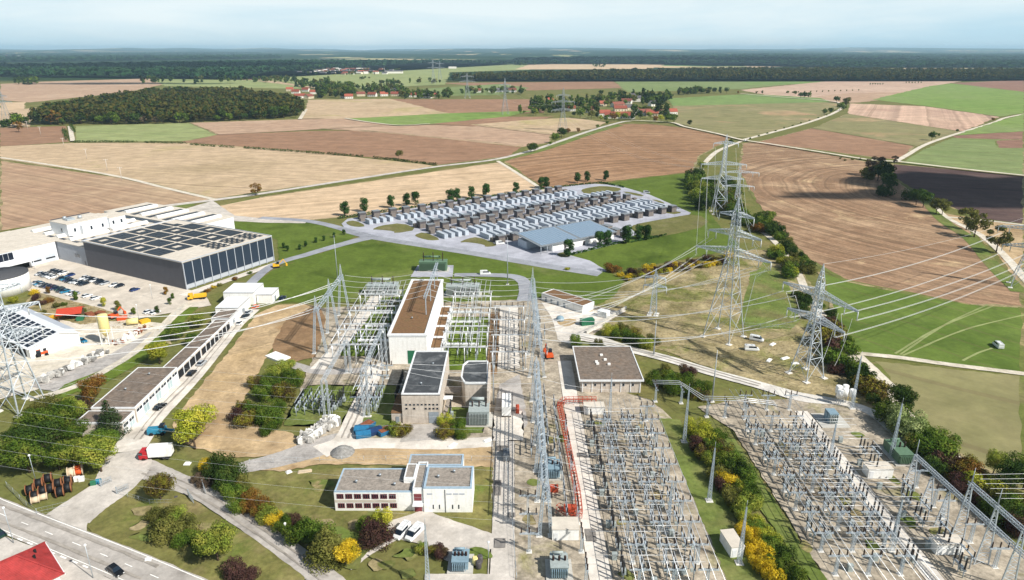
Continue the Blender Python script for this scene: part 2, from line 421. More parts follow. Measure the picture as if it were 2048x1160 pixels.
_bulk = []
def bulk(u, v, h, kind, mat, wide):
    """far trees that cannot be told apart go into one object"""
    n = {'round': 90, 'tall': 80, 'conifer': 120, 'loose': 70, 'bush': 70}[kind]; V = leaf_quads(crown_clumps(kind, 900+len(_bulk) % 5), n, .17, len(_bulk) % 7, up=.3).copy(); p = G(u, v)
    V[..., 0] = V[..., 0]*h*wide+p.x; V[..., 1] = V[..., 1]*h*wide+p.y; V[..., 2] *= h; _bulk.append((V, mat))
def bulk_done():
    mats = sorted({m for _, m in _bulk}); me = quads_mesh('far_trees', np.concatenate([v for v, _ in _bulk]), [M[m] for m in mats])
    me.polygons.foreach_set('material_index', np.concatenate([np.full(len(v), mats.index(m), np.int32) for v, m in _bulk])); tag(link('far_trees', me), 'trees and copses between the far fields and villages', 'trees', None, 'stuff')
# ---------------------------------------------------------------- ground, fields, roads
def pang(a, b):
    A, B = G(*a), G(*b); return math.degrees(math.atan2(B.y-A.y, B.x-A.x))
M['grass'] = ground('grass', ['#6b6a3e', '#646c36', '#7c7450'], .03, .7, .14, patch=('#a4916a', .05, .55))
M['grass_dry'] = ground('dry_grass', ['#8e805e', '#9b8d6c', '#746c46'], .05, .9, .22, mid=.24, patch=('#6a6c3a', .045, .49))
M['lawn'] = ground('lawn', ['#7a7346', '#6f6e3e', '#8c7e58'], .06, .9, .15, mid=.2, patch=('#5d6c2e', .05, .55))
M['meadow_deep'] = ground('deep_green_meadow', ['#47581c', '#5a6a2a', '#4e5f20'], .02, .5, .12, patch=('#77794a', .014, .54))
M['meadow_right'] = ground('green_field', ['#56692a', '#627434', '#4e6226'], .02, .6, .08, patch=('#8f9a58', .016, .6), stripe=('lin', 30, 4, .06, 8))
M['stubble'] = ground('stubble_field', ['#ae977a', '#b9a285', '#a49072'], .006, .5, .06, patch=('#a89a6c', .008, .56), stripe=('lin', 75, 5, .14, 14))
M['stubble_left'] = ground('stubble_field_left', ['#b0967a', '#a0846c', '#ae987c'], .005, .5, .06, stripe=('lin', 60, 6, .15, 14))
M['gold'] = ground('gold_stubble', ['#bca384', '#c5ac8e', '#b0987a'], .01, .5, .05, stripe=('lin', pang((700, 400), (900, 383))+90, 9, .13, 6))
M['plough'] = ground('ploughed_field', ['#886a50', '#927256', '#9d7e62'], .01, .5, .1, stripe=('rad', tuple(G(1560, 420).xy), 8, .24, 10))
M['plough2'] = ground('ploughed_field_right', ['#967b62', '#886d55', '#a68c70'], .012, .6, .14, stripe=('rad', tuple(G(2040, 395).xy), 6, .24, 16), patch=('#b39a78', .03, .58))
M['brown'] = ground('brown_field', ['#95745c', '#8e6f58', '#9e7d64'], .006, .4, .05, stripe=('lin', 80, 7, .07, 10))
M['brown_light'] = ground('light_brown_field', ['#b0957d', '#a98d76', '#b89e86'], .006, .4, .04, stripe=('lin', 84, 9, .09, 8))
M['brown_dark'] = ground('dark_brown_field', ['#8d6c5c', '#866656', '#967666'], .01, .4, .06, stripe=('lin', 70, 5, .1, 10))
M['soil_dark'] = ground('dark_soil', ['#5a4844', '#53423f', '#62504a'], .01, .4, .08, stripe=('lin', 70, 5, .1, 10))  # darker soil colour kept for a single field
M['pink'] = ground('pale_pink_field', ['#ba9f8c', '#b39884', '#c2a894'], .004, .3, .04, stripe=('lin', 80, 20, .06, 10))
M['pink_stripe'] = ground('striped_pink_field', ['#b3947f', '#bfa28c', '#a98a78'], .004, .3, .04, stripe=('lin', pang((1700, 215), (1920, 255))+62, 22, .24, 8))
M['olive'] = ground('olive_field', ['#8a825e', '#7f7b54', '#948866'], .006, .3, .05, patch=('#b08f70', .007, .56), stripe=('lin', 50, 10, .05, 10))
M['green_pale'] = ground('pale_green_field', ['#848d5a', '#8e9564', '#7a8654'], .006, .3, .05, stripe=('lin', 70, 12, .06, 10))
M['green_bright'] = ground('bright_green_field', ['#6d8640', '#768a48', '#7d8a56'], .005, .3, .04)
M['green_field'] = ground('green_crop', ['#707f4c', '#7a8656', '#687846'], .004, .3, .05, stripe=('lin', 60, 14, .06, 10))
M['green_dull'] = ground('dull_green_crop', ['#6c8248', '#768a50', '#64784a'], .004, .3, .05)
M['road'] = ground('pale_asphalt', ['#b8b1a8', '#c1bab1', '#a9a299'], .08, 1.2, .07)
M['asphalt'] = ground('worn_asphalt', ['#a39d96', '#aea8a1', '#948e88'], .1, 1.0, .08, patch=('#8a837c', .12, .62))
M['track'] = ground('farm_track', ['#c4bbaa', '#cfc6b6', '#b6ac98'], .1, 1.2, .08)
M['gravel_white'] = ground('white_gravel_track', ['#c6c1b8', '#d0cbc3', '#bab4a8'], .1, 1.0, .07)
M['concrete'] = ground('pale_concrete', ['#cbc3b8', '#d3ccc2', '#bcb3a7'], .12, .9, .05, patch=('#b9afa2', .15, .6))
M['gravel'] = ground('yard_gravel', ['#9a8f7e', '#a89d8c', '#877c6c'], .09, 1.2, .2, mid=.24, patch=('#7d7850', .07, .58))
M['gravel_grey'] = ground('grey_gravel', ['#9e9994', '#aaa5a0', '#8e8984'], .08, 1.4, .12)
M['dirt'] = ground('bare_earth', ['#a8906c', '#b49c7a', '#988060'], .05, .8, .13, mid=.18, patch=('#9a7a54', .05, .58))
M['dirt_dark'] = ground('dark_bare_earth', ['#7e644a', '#8a7054', '#745c42'], .07, .9, .13)
M['parkpave'] = ground('park_paving', ['#a2a3ac', '#a9aab2', '#9a9ba5'], .03, .8, .03)
M['parkroad'] = ground('park_road', ['#8e9097', '#96989e', '#86888f'], .03, .8, .04)
M['parklot'] = ground('car_park_paving', ['#c8beb0', '#c1b7a9', '#cdc4b7'], .05, .9, .04)
M['grass_bright'] = ground('bright_grass', ['#566a22', '#61722c', '#4c5e1e'], .06, .8, .12)
M['grass_park'] = ground('park_rough_grass', ['#6e6a42', '#66663a', '#76704e'], .05, .8, .12)
M['grass_mid'] = ground('grass_strip', ['#5c6c30', '#67733a', '#757148'], .05, .8, .15, mid=.18)
# base sheet: near grass; beyond it a patchwork countryside
def base_ground():
    m = NT('countryside'); p = m.pos()
    v = m.new('ShaderNodeTexVoronoi'); v.inputs['Scale'].default_value = .0022; m.l(p, v.inputs['Vector'])
    sx = m.new('ShaderNodeSeparateColor'); m.l(v.outputs['Color'], sx.inputs[0])
    far = m.ramp(sx.outputs[0], [(0, c('#7f9158')), (.25, c('#6f8450')), (.45, c('#b59a7c')), (.62, c('#a8a274')), (.8, c('#c8ac8a')), (1, c('#8a9a5c'))])
    for e in (): pass
    wood = m.noise(p, .00045, 5, .6)
    far = m.mix(m.grey(wood, 0, 1, .43, .45), far, c('#2a3c1c'))
    near = m.ramp(m.noise(p, .04, 5), [(.3, c('#6f6a40')), (.5, c('#66693a')), (.7, c('#7d734c'))])
    sy = m.new('ShaderNodeSeparateXYZ'); m.l(p, sy.inputs[0])
    k = m.ramp(m.math('DIVIDE', sy.outputs[1], 10000), [(.22, (0, 0, 0)), (.24, (1, 1, 1))])
    x = m.mix(k, near, far); f = m.noise(p, .6, 4, .7); x = m.mix(1.0, x, m.grey(f, .75, 1.25, .3, .7), 'MULTIPLY')
    m.l(x, m.b.inputs['Base Color']); m.b.inputs['Roughness'].default_value = 1; m.b.inputs['Specular IOR Level'].default_value = .05
    return m.m
gm = base_ground()
mb = MB(); mb.quad((-14000, -300, 0), (14000, -300, 0), (14000, 12000, 0), (-14000, 12000, 0))
tag(mb.build('ground', gm), 'open countryside around the substation', kind='structure')
# distant rolling hills on the horizon
def hills():
    nx, ny = 220, 60; vs = []; fs = []
    def h(x, y):
        q = (y-7000)/18000
        return -6+max(0, q)*120*(.62+.2*math.sin(x*.00045+1)+.12*math.sin(x*.0011+y*.0004)+.1*math.sin(x*.0023+2+y*.001))+ 7*math.sin(x*.0031+y*.0017)*max(0, min(1, q*6))
    for j in range(ny+1):
        y = 6500+(j/ny)**1.3*23500
        for i in range(nx+1):
            x = (i/nx-.5)*2*(y*.95+1500); vs.append((x, y, h(x, y)))
    for j in range(ny):
        for i in range(nx): a = j*(nx+1)+i; fs.append((a, a+1, a+nx+2, a+nx+1))
    me = bpy.data.meshes.new('hills'); me.from_pydata(vs, [], fs)
    m = NT('far_hills'); p = m.pos()
    mp_ = m.new('ShaderNodeMapping'); mp_.inputs['Scale'].default_value = (1, .32, 1); m.l(p, mp_.inputs[0])
    wd = m.noise(mp_.outputs[0], .0006, 6, .62)
    v = m.new('ShaderNodeTexVoronoi'); v.inputs['Scale'].default_value = .0018; m.l(p, v.inputs['Vector'])
    sx = m.new('ShaderNodeSeparateColor'); m.l(v.outputs['Color'], sx.inputs[0])
    f = m.ramp(sx.outputs[0], [(0, c('#7f9158')), (.35, c('#b89c7c')), (.6, c('#d0b491')), (.85, c('#93a064')), (1, c('#c8a888'))])
    m.l(m.mix(m.grey(wd, 0, 1, .40, .42), f, c('#22361a')), m.b.inputs['Base Color']); m.b.inputs['Roughness'].default_value = 1; m.b.inputs['Specular IOR Level'].default_value = 0
    me.materials.append(m.m); tag(link('hills', me), 'low wooded hills along the horizon', kind='structure')
hills()
FIELDS = [
 # far middle ground
 ('brown_light', [(0, 168), (90, 163), (300, 157), (345, 165), (250, 185), (60, 205), (0, 200)], 'tan field in broken cloud shade, far left'),
 ('gold', [(0, 205), (50, 204), (50, 222), (0, 235)], 'yellow stubble field at the far left edge'),
 ('stubble', [(0, 222), (90, 214), (60, 245), (60, 254), (0, 256)], 'stubble field left of the wood'),
 ('green_pale', [(300, 158), (500, 156), (620, 164), (615, 178), (330, 172)], 'light green meadow behind the wood'),
 ('green_pale', [(500, 154), (560, 142), (640, 148), (900, 132), (1060, 128), (1060, 140), (900, 145), (890, 170), (700, 178), (610, 172)], 'green slope below the hilltop village'),
 ('gold', [(1030, 139), (1060, 129), (1180, 127), (1330, 130), (1300, 138), (1150, 139)], 'golden field behind the long wood'),
 ('gold', [(1480, 129), (1560, 127), (1620, 132), (1500, 136)], 'golden clearing between the woods'),
 ('brown_dark', [(470, 160), (510, 146), (560, 148), (520, 160)], 'dark ploughed strip on the green slope'),
 ('stubble', [(610, 166), (570, 162), (505, 161), (620, 175), (640, 178)], 'pale stubble strip above the wood'),
 ('brown', [(880, 166), (1225, 163), (1252, 176), (1060, 181), (1000, 176)], 'red brown field below the long wood'),
 ('green_field', [(840, 178), (1000, 168), (1060, 176), (1000, 190), (850, 192)], 'green meadow around the farmstead'),
 ('green_field', [(1228, 163), (1660, 161), (1480, 178), (1255, 184)], 'green field under the long wood'),
 ('green_dull', [(1480, 162), (1680, 161), (1620, 168), (1500, 170)], 'dull green strip under the wood edge'),
 ('pink', [(1480, 180), (1660, 162), (1930, 161), (1850, 176), (1830, 186), (1720, 204), (1655, 206), (1560, 196)], 'pale pink field on the right rise'),
 ('brown_light', [(1610, 196), (1700, 186), (1850, 184), (1760, 200), (1720, 205), (1660, 206)], 'light brown field beside the lane with trees'),
 ('brown_dark', [(1900, 166), (2048, 160), (2048, 184)], 'dark brown field at the far right'),
 ('green_bright', [(1745, 199), (1860, 172), (1905, 167), (2048, 184), (2048, 226), (2000, 233), (1850, 212)], 'bright green field on the right rise'),
 ('green_dull', [(1335, 197), (1500, 188), (1640, 196), (1665, 205), (1345, 213)], 'dull green strip right of the village'),
 ('olive', [(1345, 212), (1665, 204), (1685, 210), (1640, 236), (1500, 276), (1455, 274), (1350, 245)], 'olive field right of the village'),
 ('pink_stripe', [(1700, 207), (1850, 213), (1998, 234), (1925, 263), (1695, 229)], 'pink field with pale swath stripes'),
 ('olive', [(1695, 228), (1900, 260), (1925, 264), (1830, 293), (1625, 257)], 'olive field between two lanes'),
 ('brown', [(1625, 256), (1830, 292), (1800, 320), (1745, 314), (1515, 284)], 'brown field above the crossing tracks'),
 ('green_bright', [(1985, 246), (2048, 228), (2048, 263), (1910, 271)], 'bright green field at the right edge'),
 ('brown_dark', [(1905, 272), (2048, 262), (2048, 279), (1920, 279)], 'narrow dark brown strip at the right edge'),
 ('green_field', [(1840, 302), (1905, 276), (2048, 280), (2048, 351), (1800, 326)], 'green field above the shaded plot'),
 ('brown_dark', [(1990, 281), (2048, 279), (2048, 296), (1998, 296)], 'small bare plot in the green field'),
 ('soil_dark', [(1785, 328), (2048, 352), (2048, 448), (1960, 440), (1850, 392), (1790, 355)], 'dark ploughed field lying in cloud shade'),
 ('dirt', [(1880, 425), (1960, 438), (2048, 448), (2048, 585), (2030, 560), (1990, 500)], 'dry field beside the right lane'),
 # left and middle
 ('brown', [(0, 256), (132, 252), (138, 284), (0, 294)], 'brown field left of the wooded track'),
 ('green_pale', [(150, 252), (380, 246), (437, 269), (375, 282), (150, 284)], 'pale green field in front of the wood'),
 ('brown_light', [(378, 246), (600, 239), (700, 237), (795, 251), (640, 259), (437, 270)], 'tan field with faint stripes below the wood'),
 ('brown', [(355, 285), (437, 269), (620, 262), (720, 261), (800, 267), (1048, 291), (1015, 313), (875, 330), (800, 320), (560, 299)], 'large brown ploughed field in the middle distance'),
 ('brown_light', [(640, 258), (790, 250), (945, 249), (1100, 268), (1100, 285), (1045, 294), (800, 268), (700, 261)], 'light tan field behind the brown field'),
 ('stubble', [(606, 238), (616, 200), (780, 198), (905, 227), (700, 238)], 'tan field right of the wood'),
 ('brown', [(780, 198), (860, 199), (1065, 199), (1090, 226), (1000, 228), (900, 228)], 'brown field below the near village'),
 ('green_bright', [(690, 238), (900, 227), (1065, 222), (1010, 235), (860, 249), (790, 252)], 'vivid green strip of young crop'),
 ('brown', [(858, 249), (1010, 234), (1110, 234), (1060, 243), (945, 253)], 'brown strip beside the vivid green crop'),
 ('stubble', [(940, 250), (1060, 240), (1140, 236), (1212, 245), (1190, 258), (1100, 270)], 'pale stubble field by the village road'),
 ('plough', [(1008, 323), (1100, 294), (1240, 248), (1300, 248), (1370, 256), (1462, 276), (1436, 292), (1398, 312), (1385, 344), (1275, 356), (1180, 368), (1098, 384)], 'curved ploughed brown field below the village'),
 ('gold', [(425, 414), (520, 395), (1000, 324), (1092, 384), (950, 402), (700, 433), (560, 445), (470, 432)], 'golden stubble field beside the battery park'),
 ('stubble', [(0, 318), (0, 293), (145, 286), (350, 285), (560, 299), (845, 328), (868, 332), (760, 352), (520, 384), (432, 398), (240, 353)], 'wide tan stubble field in front of the hedge'),
 ('stubble_left', [(0, 321), (240, 356), (422, 400), (220, 431), (0, 462)], 'stubble field behind the factory'),
 ('plough2', [(1486, 286), (1520, 284), (1740, 325), (1775, 350), (1862, 412), (1944, 464), (2004, 548), (2048, 584), (2048, 614), (1940, 610), (1840, 592), (1690, 562), (1630, 525), (1580, 480), (1510, 400), (1478, 345)], 'big ploughed field with curved furrows on the right'),
 ('meadow_right', [(1642, 545), (1690, 560), (1840, 590), (1940, 609), (2048, 616), (2048, 747), (1750, 714), (1700, 704), (1672, 660)], 'green meadow on the right with tyre tracks'),
 ('olive', [(1742, 722), (2048, 754), (2048, 985), (1990, 950), (1900, 895), (1830, 830), (1780, 765)], 'mown olive field at the right edge'),
]
for mn, px, lab in FIELDS:
    patch('field', px, M[mn], 1, .5, lab)
    W_ = [G(*p) for p in px]; md_ = sum(p.y for p in W_)/len(W_)
    if md_ < 950:
        for a_, b_ in zip(px, px[1:]+px[:1]):
            A_, B_ = G(*a_), G(*b_); n_ = max(2, int((B_-A_).length/14))
            if random.random() < .75: ribbon('field_margin', [tuple((A_.lerp(B_, k_/n_)+Vector((random.uniform(-.5, .5), random.uniform(-.5, .5), 0))).xy) for k_ in range(n_+1)], [random.uniform(.5, 3.2) for _ in range(n_+1)], M['grass_dry' if random.random() < .5 else 'grass'], 2, 'weedy margin of a field', .5, 2, world=True)
# ---- meadows and surfaces around the substation
patch('meadow', [(440, 436), (560, 442), (625, 440), (700, 460), (715, 470), (690, 486), (600, 522), (560, 530), (555, 480), (440, 448)], M['meadow_deep'], 2, .5, 'deep green meadow right of the factory hall')
patch('meadow', [(500, 605), (480, 578), (560, 535), (715, 482), (740, 476), (1215, 545), (1250, 560), (1230, 600), (1190, 612), (1090, 596), (1035, 604), (560, 606)], M['meadow_deep'], 2, .5, 'deep green meadow between substation and battery park')
patch('meadow', [(1100, 386), (1280, 357), (1385, 346), (1400, 400), (1440, 452), (1480, 490), (1420, 510), (1215, 546), (1190, 530), (1140, 512), (1120, 500), (1230, 470), (1380, 430)], M['meadow_deep'], 2, .5, 'deep green meadow right of the battery park')
patch('rough_grass', [(1190, 612), (1230, 595), (1250, 560), (1480, 500), (1570, 500), (1640, 590), (1660, 660), (1720, 760), (1780, 830), (1600, 800), (1450, 745), (1200, 660), (1160, 640)], M['grass_dry'], 2, .6, 'dry grassland under the pylons', smooth=1)
patch('grass', [(1500, 545), (1545, 535), (1575, 560), (1600, 640), (1580, 660), (1490, 655)], M['grass_mid'], 3, .4, 'fenced green plot between the two pylons')
ribbon('grass_strip', [(1535, 525), (1505, 575), (1488, 650)], 4, M['grass_mid'], 4, 'mown strip beside the fenced plot')
# roads
ribbon('country_road', [(-60, 480), (100, 452), (235, 425), (430, 400), (520, 388), (700, 360), (870, 334), (985, 320), (1060, 302), (1110, 286), (1180, 262), (1240, 245), (1262, 242)], [7, 7, 7, 7, 6, 6, 6, 6, 6, 6, 6, 6, 6], M['road'], 5, 'pale country road leading to the village')
ribbon('farm_track', [(0, 315), (120, 333), (240, 354), (330, 376), (432, 400)], 4, M['track'], 5, 'farm track between two stubble fields')
ribbon('farm_track', [(995, 322), (1040, 350), (1092, 384)], 3.5, M['track'], 5, 'short track beside the golden stubble field')
ribbon('farm_track', [(140, 254), (146, 284)], 5, M['track'], 5, 'short track between hedges before the wood')
ribbon('farm_track', [(600, 240), (612, 220)], 6, M['track'], 5, 'track along the end of the wood')
ribbon('farm_track', [(690, 238), (740, 246), (800, 252), (860, 249)], 4, M['track'], 5, 'track beside the vivid green strip')
ribbon('country_road', [(1262, 242), (1340, 246), (1370, 255), (1430, 268), (1482, 281), (1540, 290), (1640, 306), (1740, 322), (1800, 326), (1920, 340), (2060, 355)], 5, M['track'], 5, 'country lane crossing below the olive field')
ribbon('country_road', [(1482, 281), (1540, 266), (1600, 250), (1640, 237), (1670, 225), (1690, 212)], 6, M['track'], 5, 'lane lined with bushes rising to the trees')
ribbon('country_road', [(1690, 212), (1660, 203), (1560, 195), (1480, 188)], 6, M['track'], 5, 'lane curving left beyond the field trees')
ribbon('farm_track', [(1790, 324), (1815, 310), (1850, 290), (1900, 272), (1985, 246), (2010, 236), (2060, 226)], 5, M['track'], 5, 'track curving up beside the striped pink field')
ribbon('farm_track', [(1482, 283), (1440, 300), (1420, 315), (1405, 335), (1400, 360), (1420, 395), (1470, 430), (1510, 455), (1545, 480), (1580, 520), (1600, 555), (1615, 590), (1650, 640), (1680, 690), (1740, 750), (1780, 790), (1830, 845), (1900, 905), (1960, 960), (2060, 1045)], [4, 5, 5, 4, 4, 3, 3, 3, 3.4, 3.4, 3.4, 3.4, 3.4, 3.4, 3.4, 3.2, 3, 3, 3, 3], M['track'], 6, 'long pale track running beside the hedge bank')
ribbon('farm_track', [(1695, 704), (1730, 709), (1800, 716), (1900, 730), (2060, 750)], 3, M['track'], 5, 'track between meadow and mown field')
ribbon('farm_track', [(1712, 706), (1740, 732), (1785, 775)], 2.6, M['track'], 6, 'short cut joining the two tracks')
ribbon('farm_track', [(1858, 392), (1890, 432), (1960, 470), (2005, 508), (2060, 570)], [3, 3, 4, 4, 4], M['track'], 5, 'lane with birches along the big ploughed field')
ribbon('farm_track', [(1890, 434), (1960, 440), (2060, 452)], 3, M['track'], 5, 'track below the shaded field')
ribbon('grass_verge', [(1846, 395), (1885, 440), (1940, 478), (1985, 530), (2040, 585)], 7, M['grass_mid'], 3, 'grass verge along the ploughed field')
ribbon('grass_verge', [(520, 392), (700, 364), (870, 338), (985, 324)], 3, M['grass_mid'], 3, 'grass verge along the country road')
ribbon('grass_verge', [(990, 322), (1060, 306), (1110, 291), (1180, 267), (1240, 250)], 12, M['grass_mid'], 3, 'wide verge of the village road')
for a, b, cc in [((1800, 710), (1890, 650), (1975, 610)), ((1790, 708), (1880, 655), (1985, 613)), ((1805, 712), (1930, 660), (2050, 630)), ((1925, 722), (1960, 705), (1985, 697))]:
    ribbon('tyre_track', [a, b, cc], .8, M['green_pale'], 3, 'pale tyre track across the right meadow')
# ---------------------------------------------------------------- woods, hedges, villages, far pylons
def wood_poly(front, back, h): return [tuple(G(*p).xy) for p in front]+[tuple(G(p[0], p[1], h).xy) for p in back]
wp = wood_poly([(34, 251), (150, 250), (300, 249), (450, 243), (596, 236)], [(606, 205), (590, 190), (480, 174), (310, 174), (150, 194), (60, 216), (28, 234)], 20)
pts = scatter(wp, 12.5); pts.sort(key=lambda p: p[1]); 
front = []; rest = []
_edge = {}
for p in pts:
    k = int(p[0]/17)
    if _edge.get(k, 0) < 2: _edge[k] = _edge.get(k, 0)+1; front.append(p)
    else: rest.append(p)
merge_crowns('wood', rest, [random.uniform(12, 25) for _ in rest], [random.uniform(.65, 1.35) for _ in rest], 'round', 3, 'leaf_wood', 'mixed autumn wood in the left middle distance')
front.sort(key=lambda p: p[0]/p[1])
for i, p in enumerate(front):
    k = random.random()
    tree(p, random.uniform(10, 22), 'round' if k < .85 else 'loose', 'leaf_wood' if k < .45 else ('leaf_dark' if k < .7 else ('leaf_mid' if k < .85 else ('leaf_grey' if i > 12 else 'leaf_rust'))), 2, f'tree on the near edge of the left wood, {nth(i)} from the left', 'trees on the near edge of the left wood', wide=random.uniform(.9, 1.2))
# long wood across the right and the far forests
M['forest_floor'] = ground('forest_floor', ['#1d2d18', '#24361c', '#2a3a1e'], .01, .2, .1)  # painted dark so gaps between the far crowns read as shade
def far_wood(front, back, h, step, label, n=34, size=.3, mat='leaf_far', hh=(16, 30)):
    P = wood_poly(front, back, h); q = scatter(P, step); poly_patch('forest_floor', P, M['forest_floor'], 3, 2, 'floor painted dark as shade under the '+label)
    merge_crowns('wood', q, [random.uniform(*hh) for _ in q], [random.uniform(.8, 1.1)*max(1, step/20) for _ in q], 'round', 3, mat, label, n=n, size=size)
far_wood([(885, 163), (1000, 163), (1200, 163), (1500, 162), (1800, 163), (2100, 161)], [(2100, 137), (1800, 137), (1650, 135), (1400, 136), (1200, 140), (960, 146)], 22, 20, 'long mixed wood across the right middle distance', n=60, size=.24, mat='leaf_wood', hh=(18, 29))
far_wood([(-40, 153), (100, 155), (300, 156), (480, 160), (520, 149), (700, 137), (850, 128), (1030, 129)], [(1030, 122), (850, 120), (520, 121), (300, 124), (100, 128), (-40, 127)], 22, 32, 'dark forest filling the left distance', n=26, size=.36)
far_wood([(1030, 128), (1150, 127), (1300, 129), (1500, 128), (1700, 136), (2100, 136)], [(2100, 120), (1700, 116), (1500, 114), (1300, 118), (1150, 121), (1030, 123)], 22, 38, 'forest belt behind the long wood', n=24, size=.36)
far_wood([(-60, 113), (150, 113), (350, 110), (520, 108)], [(520, 104), (350, 103), (150, 104), (-60, 104)], 24, 80, 'dark forest ridge on the left skyline', n=20, size=.4)
far_wood([(1290, 111), (1500, 112), (1800, 113), (2100, 113)], [(2100, 107), (1800, 106), (1500, 106), (1290, 107)], 24, 80, 'distant forest ridge on the right', n=20, size=.4)
far_wood([(1030, 123), (1300, 121), (1550, 117), (1800, 119), (2100, 121)], [(2100, 109), (1800, 108), (1550, 108), (1300, 111), (1030, 115)], 24, 60, 'second forest belt on the right', n=22, size=.4)
far_wood([(-60, 125), (60, 124), (250, 121), (420, 119), (560, 116)], [(560, 109), (420, 109), (250, 110), (60, 111), (-60, 112)], 24, 60, 'second forest belt on the left', n=22, size=.4)
# trimmed hedge between brown field and stubble
def hedge(px, h, wd, label, mat='leaf_dark', step=1.2):
    W = [G(*p) for p in px]; cl = []
    for a, b in zip(W, W[1:]):
        n = max(1, int((b-a).length/step))
        for i in range(n):
            p = a.lerp(b, i/n); cl.append((p.x+random.uniform(-.3, .3), p.y+random.uniform(-.3, .3), h*.45, wd*.5, wd*.5, h*.55*random.uniform(.8, 1.15)))
    n = len(cl)*16; o = link('hedge', quads_mesh('hedge', leaf_quads(cl, n, .75, 5), [M[mat]]))
    return tag(o, label, 'hedge')
HB = [(150, 285), (276, 285), (290, 286), (375, 288), (381, 290), (433, 294), (440, 294), (470, 296), (490, 297), (650, 309), (655, 309), (728, 315), (748, 317), (875, 331)]
for i in range(0, len(HB), 2): hedge([HB[i], HB[i+1]], 2.6, 3, f'clipped dark hedge across the fields, {nth(i//2)} length from the left', step=1.6)
hedge([(128, 262), (135, 282)], 5, 6, 'dark hedge left of the short track before the wood', step=3)
hedge([(142, 253), (148, 266)], 5, 5, 'small hedge right of the short track before the wood', step=3)
# houses
M['plaster'] = paint('white_plaster', '#e6e2d9', .8, rand=.12); M['plaster_warm'] = paint('cream_plaster', '#dccdb2', .8, rand=.12)
M['roof_red'] = paint('red_roof_tiles', '#94503e', .8, var=.2, rand=.25); M['roof_dark'] = paint('grey_roof_tiles', '#5d5a5e', .7, var=.15, rand=.25)
M['roof_pale'] = paint('pale_roof', '#b9b4ae', .7, rand=.2); M['roof_brown'] = paint('brown_roof_tiles', '#7c4a3c', .8, var=.2, rand=.2); M['win_dark'] = glass('window_glass')
def house_protos():
    w = MB(); w.side([(-5, 0), (5, 0), (5, 5), (0, 9), (-5, 5)], -7, 7)
    r = MB(); r.side([(-5.7, 4.6), (-5.7, 4.9), (0, 9.6), (5.7, 4.9), (5.7, 4.6), (0, 9.2)], -7.5, 7.5)
    ch = MB().box(2, .4, 8.4, 2.8, 1.2, 10.6); wn = MB()
    wn.box(-.6, -5.06, 1.2, .6, -5.01, 2.6)
    return w.mesh('wall', M['plaster']), r.mesh('roof', M['roof_red']), ch.mesh('chimney', M['roof_brown']), wn.mesh('window', M['win_dark'])
HW, HR, HC, HN = house_protos()
def house(loc, sx, rz, wall, roof, label, group, win=True, sy=1, sz=1):
    t = thing('house', label, 'house', loc, rz, group); t.scale = (sx, sy*sx**.5, sz)
    setmat(link('wall', HW, t), M[wall]); o = link('roof', HR, t); setmat(o, M[roof]); link('chimney', HC, o)
    if win:
        for k in range(4): link('window', HN, t, (-5.2+3.4*k, 0, 0))
    return t
def village(spots, place, win, zsc=1.0):
    spots.sort(key=lambda s: s[0])
    for i, (u, v, roof, sx, rz) in enumerate(spots):
        nm = {'roof_red': 'red', 'roof_dark': 'dark grey', 'roof_brown': 'brown', 'roof_pale': 'pale'}[roof]
        house(G(u, v), sx, R(rz), 'plaster' if i % 4 else 'plaster_warm', roof, f'house with {nm} roof in {place}, {nth(i)} from the left', 'houses in '+place, win, sz=zsc)
V1 = [(1205, 212, 'roof_red', .9, 15), (1208, 232, 'roof_red', 1.3, 8), (1235, 214, 'roof_brown', 1.6, 25), (1253, 207, 'roof_brown', 1.4, -20), (1240, 222, 'roof_red', 1.5, 5), (1222, 236, 'roof_red', 1.4, -5), (1245, 236, 'roof_red', 1.6, 0), (1257, 237, 'roof_red', 1.2, -25), (1260, 220, 'roof_dark', 1.2, 10), (1274, 226, 'roof_brown', 1.0, 80), (1290, 230, 'roof_brown', 1.3, 15), (1304, 232, 'roof_red', 1.3, -10), (1305, 212, 'roof_dark', 1.0, 30), (1265, 196, 'roof_dark', 1.1, 0), (1345, 229, 'roof_red', .9, 10), (1120, 220, 'roof_brown', 1.1, 20), (1143, 222, 'roof_red', .9, 0), (1100, 205, 'roof_red', .8, 30), (1180, 225, 'roof_brown', .9, -15), (1315, 226, 'roof_brown', .8, 40)]
village(V1, 'the near village', True)
V2 = [(580, 182, 'roof_red', 1.2, 10), (592, 187, 'roof_red', 1.3, 0), (600, 196, 'roof_red', 1.6, 20), (612, 183, 'roof_red', 1.2, -10), (618, 197, 'roof_brown', 1.4, 70), (626, 188, 'roof_red', 1.0, 20), (690, 196, 'roof_red', 1.2, 0), (698, 197, 'roof_red', 1.2, 10), (722, 192, 'roof_brown', 1.3, 15), (745, 193, 'roof_red', 1.3, -10), (768, 192, 'roof_red', 1.2, 20), (785, 185, 'roof_dark', 1.3, 60), (790, 192, 'roof_red', 1.2, 0), (800, 180, 'roof_red', 1.1, 0), (824, 194, 'roof_red', 1.4, 5), (853, 196, 'roof_dark', 1.8, -5), (868, 195, 'roof_red', 1.0, 10), (985, 184, 'roof_dark', 1.3, 0), (998, 184, 'roof_dark', 1.6, 15), (1012, 183, 'roof_dark', 1.3, -10), (1025, 184, 'roof_brown', 1.3, 5), (955, 185, 'roof_brown', 1.2, 0)]
village(V2, 'the village behind the wood', True)
V3 = []
for i in range(62):
    u = random.choice([random.gauss(650, 22), random.gauss(690, 25), random.gauss(745, 28)]); V3.append((u, random.uniform(139, 150), random.choice(['roof_red', 'roof_dark', 'roof_dark', 'roof_pale', 'roof_brown']), random.uniform(1.1, 2.2), random.uniform(-40, 40)))
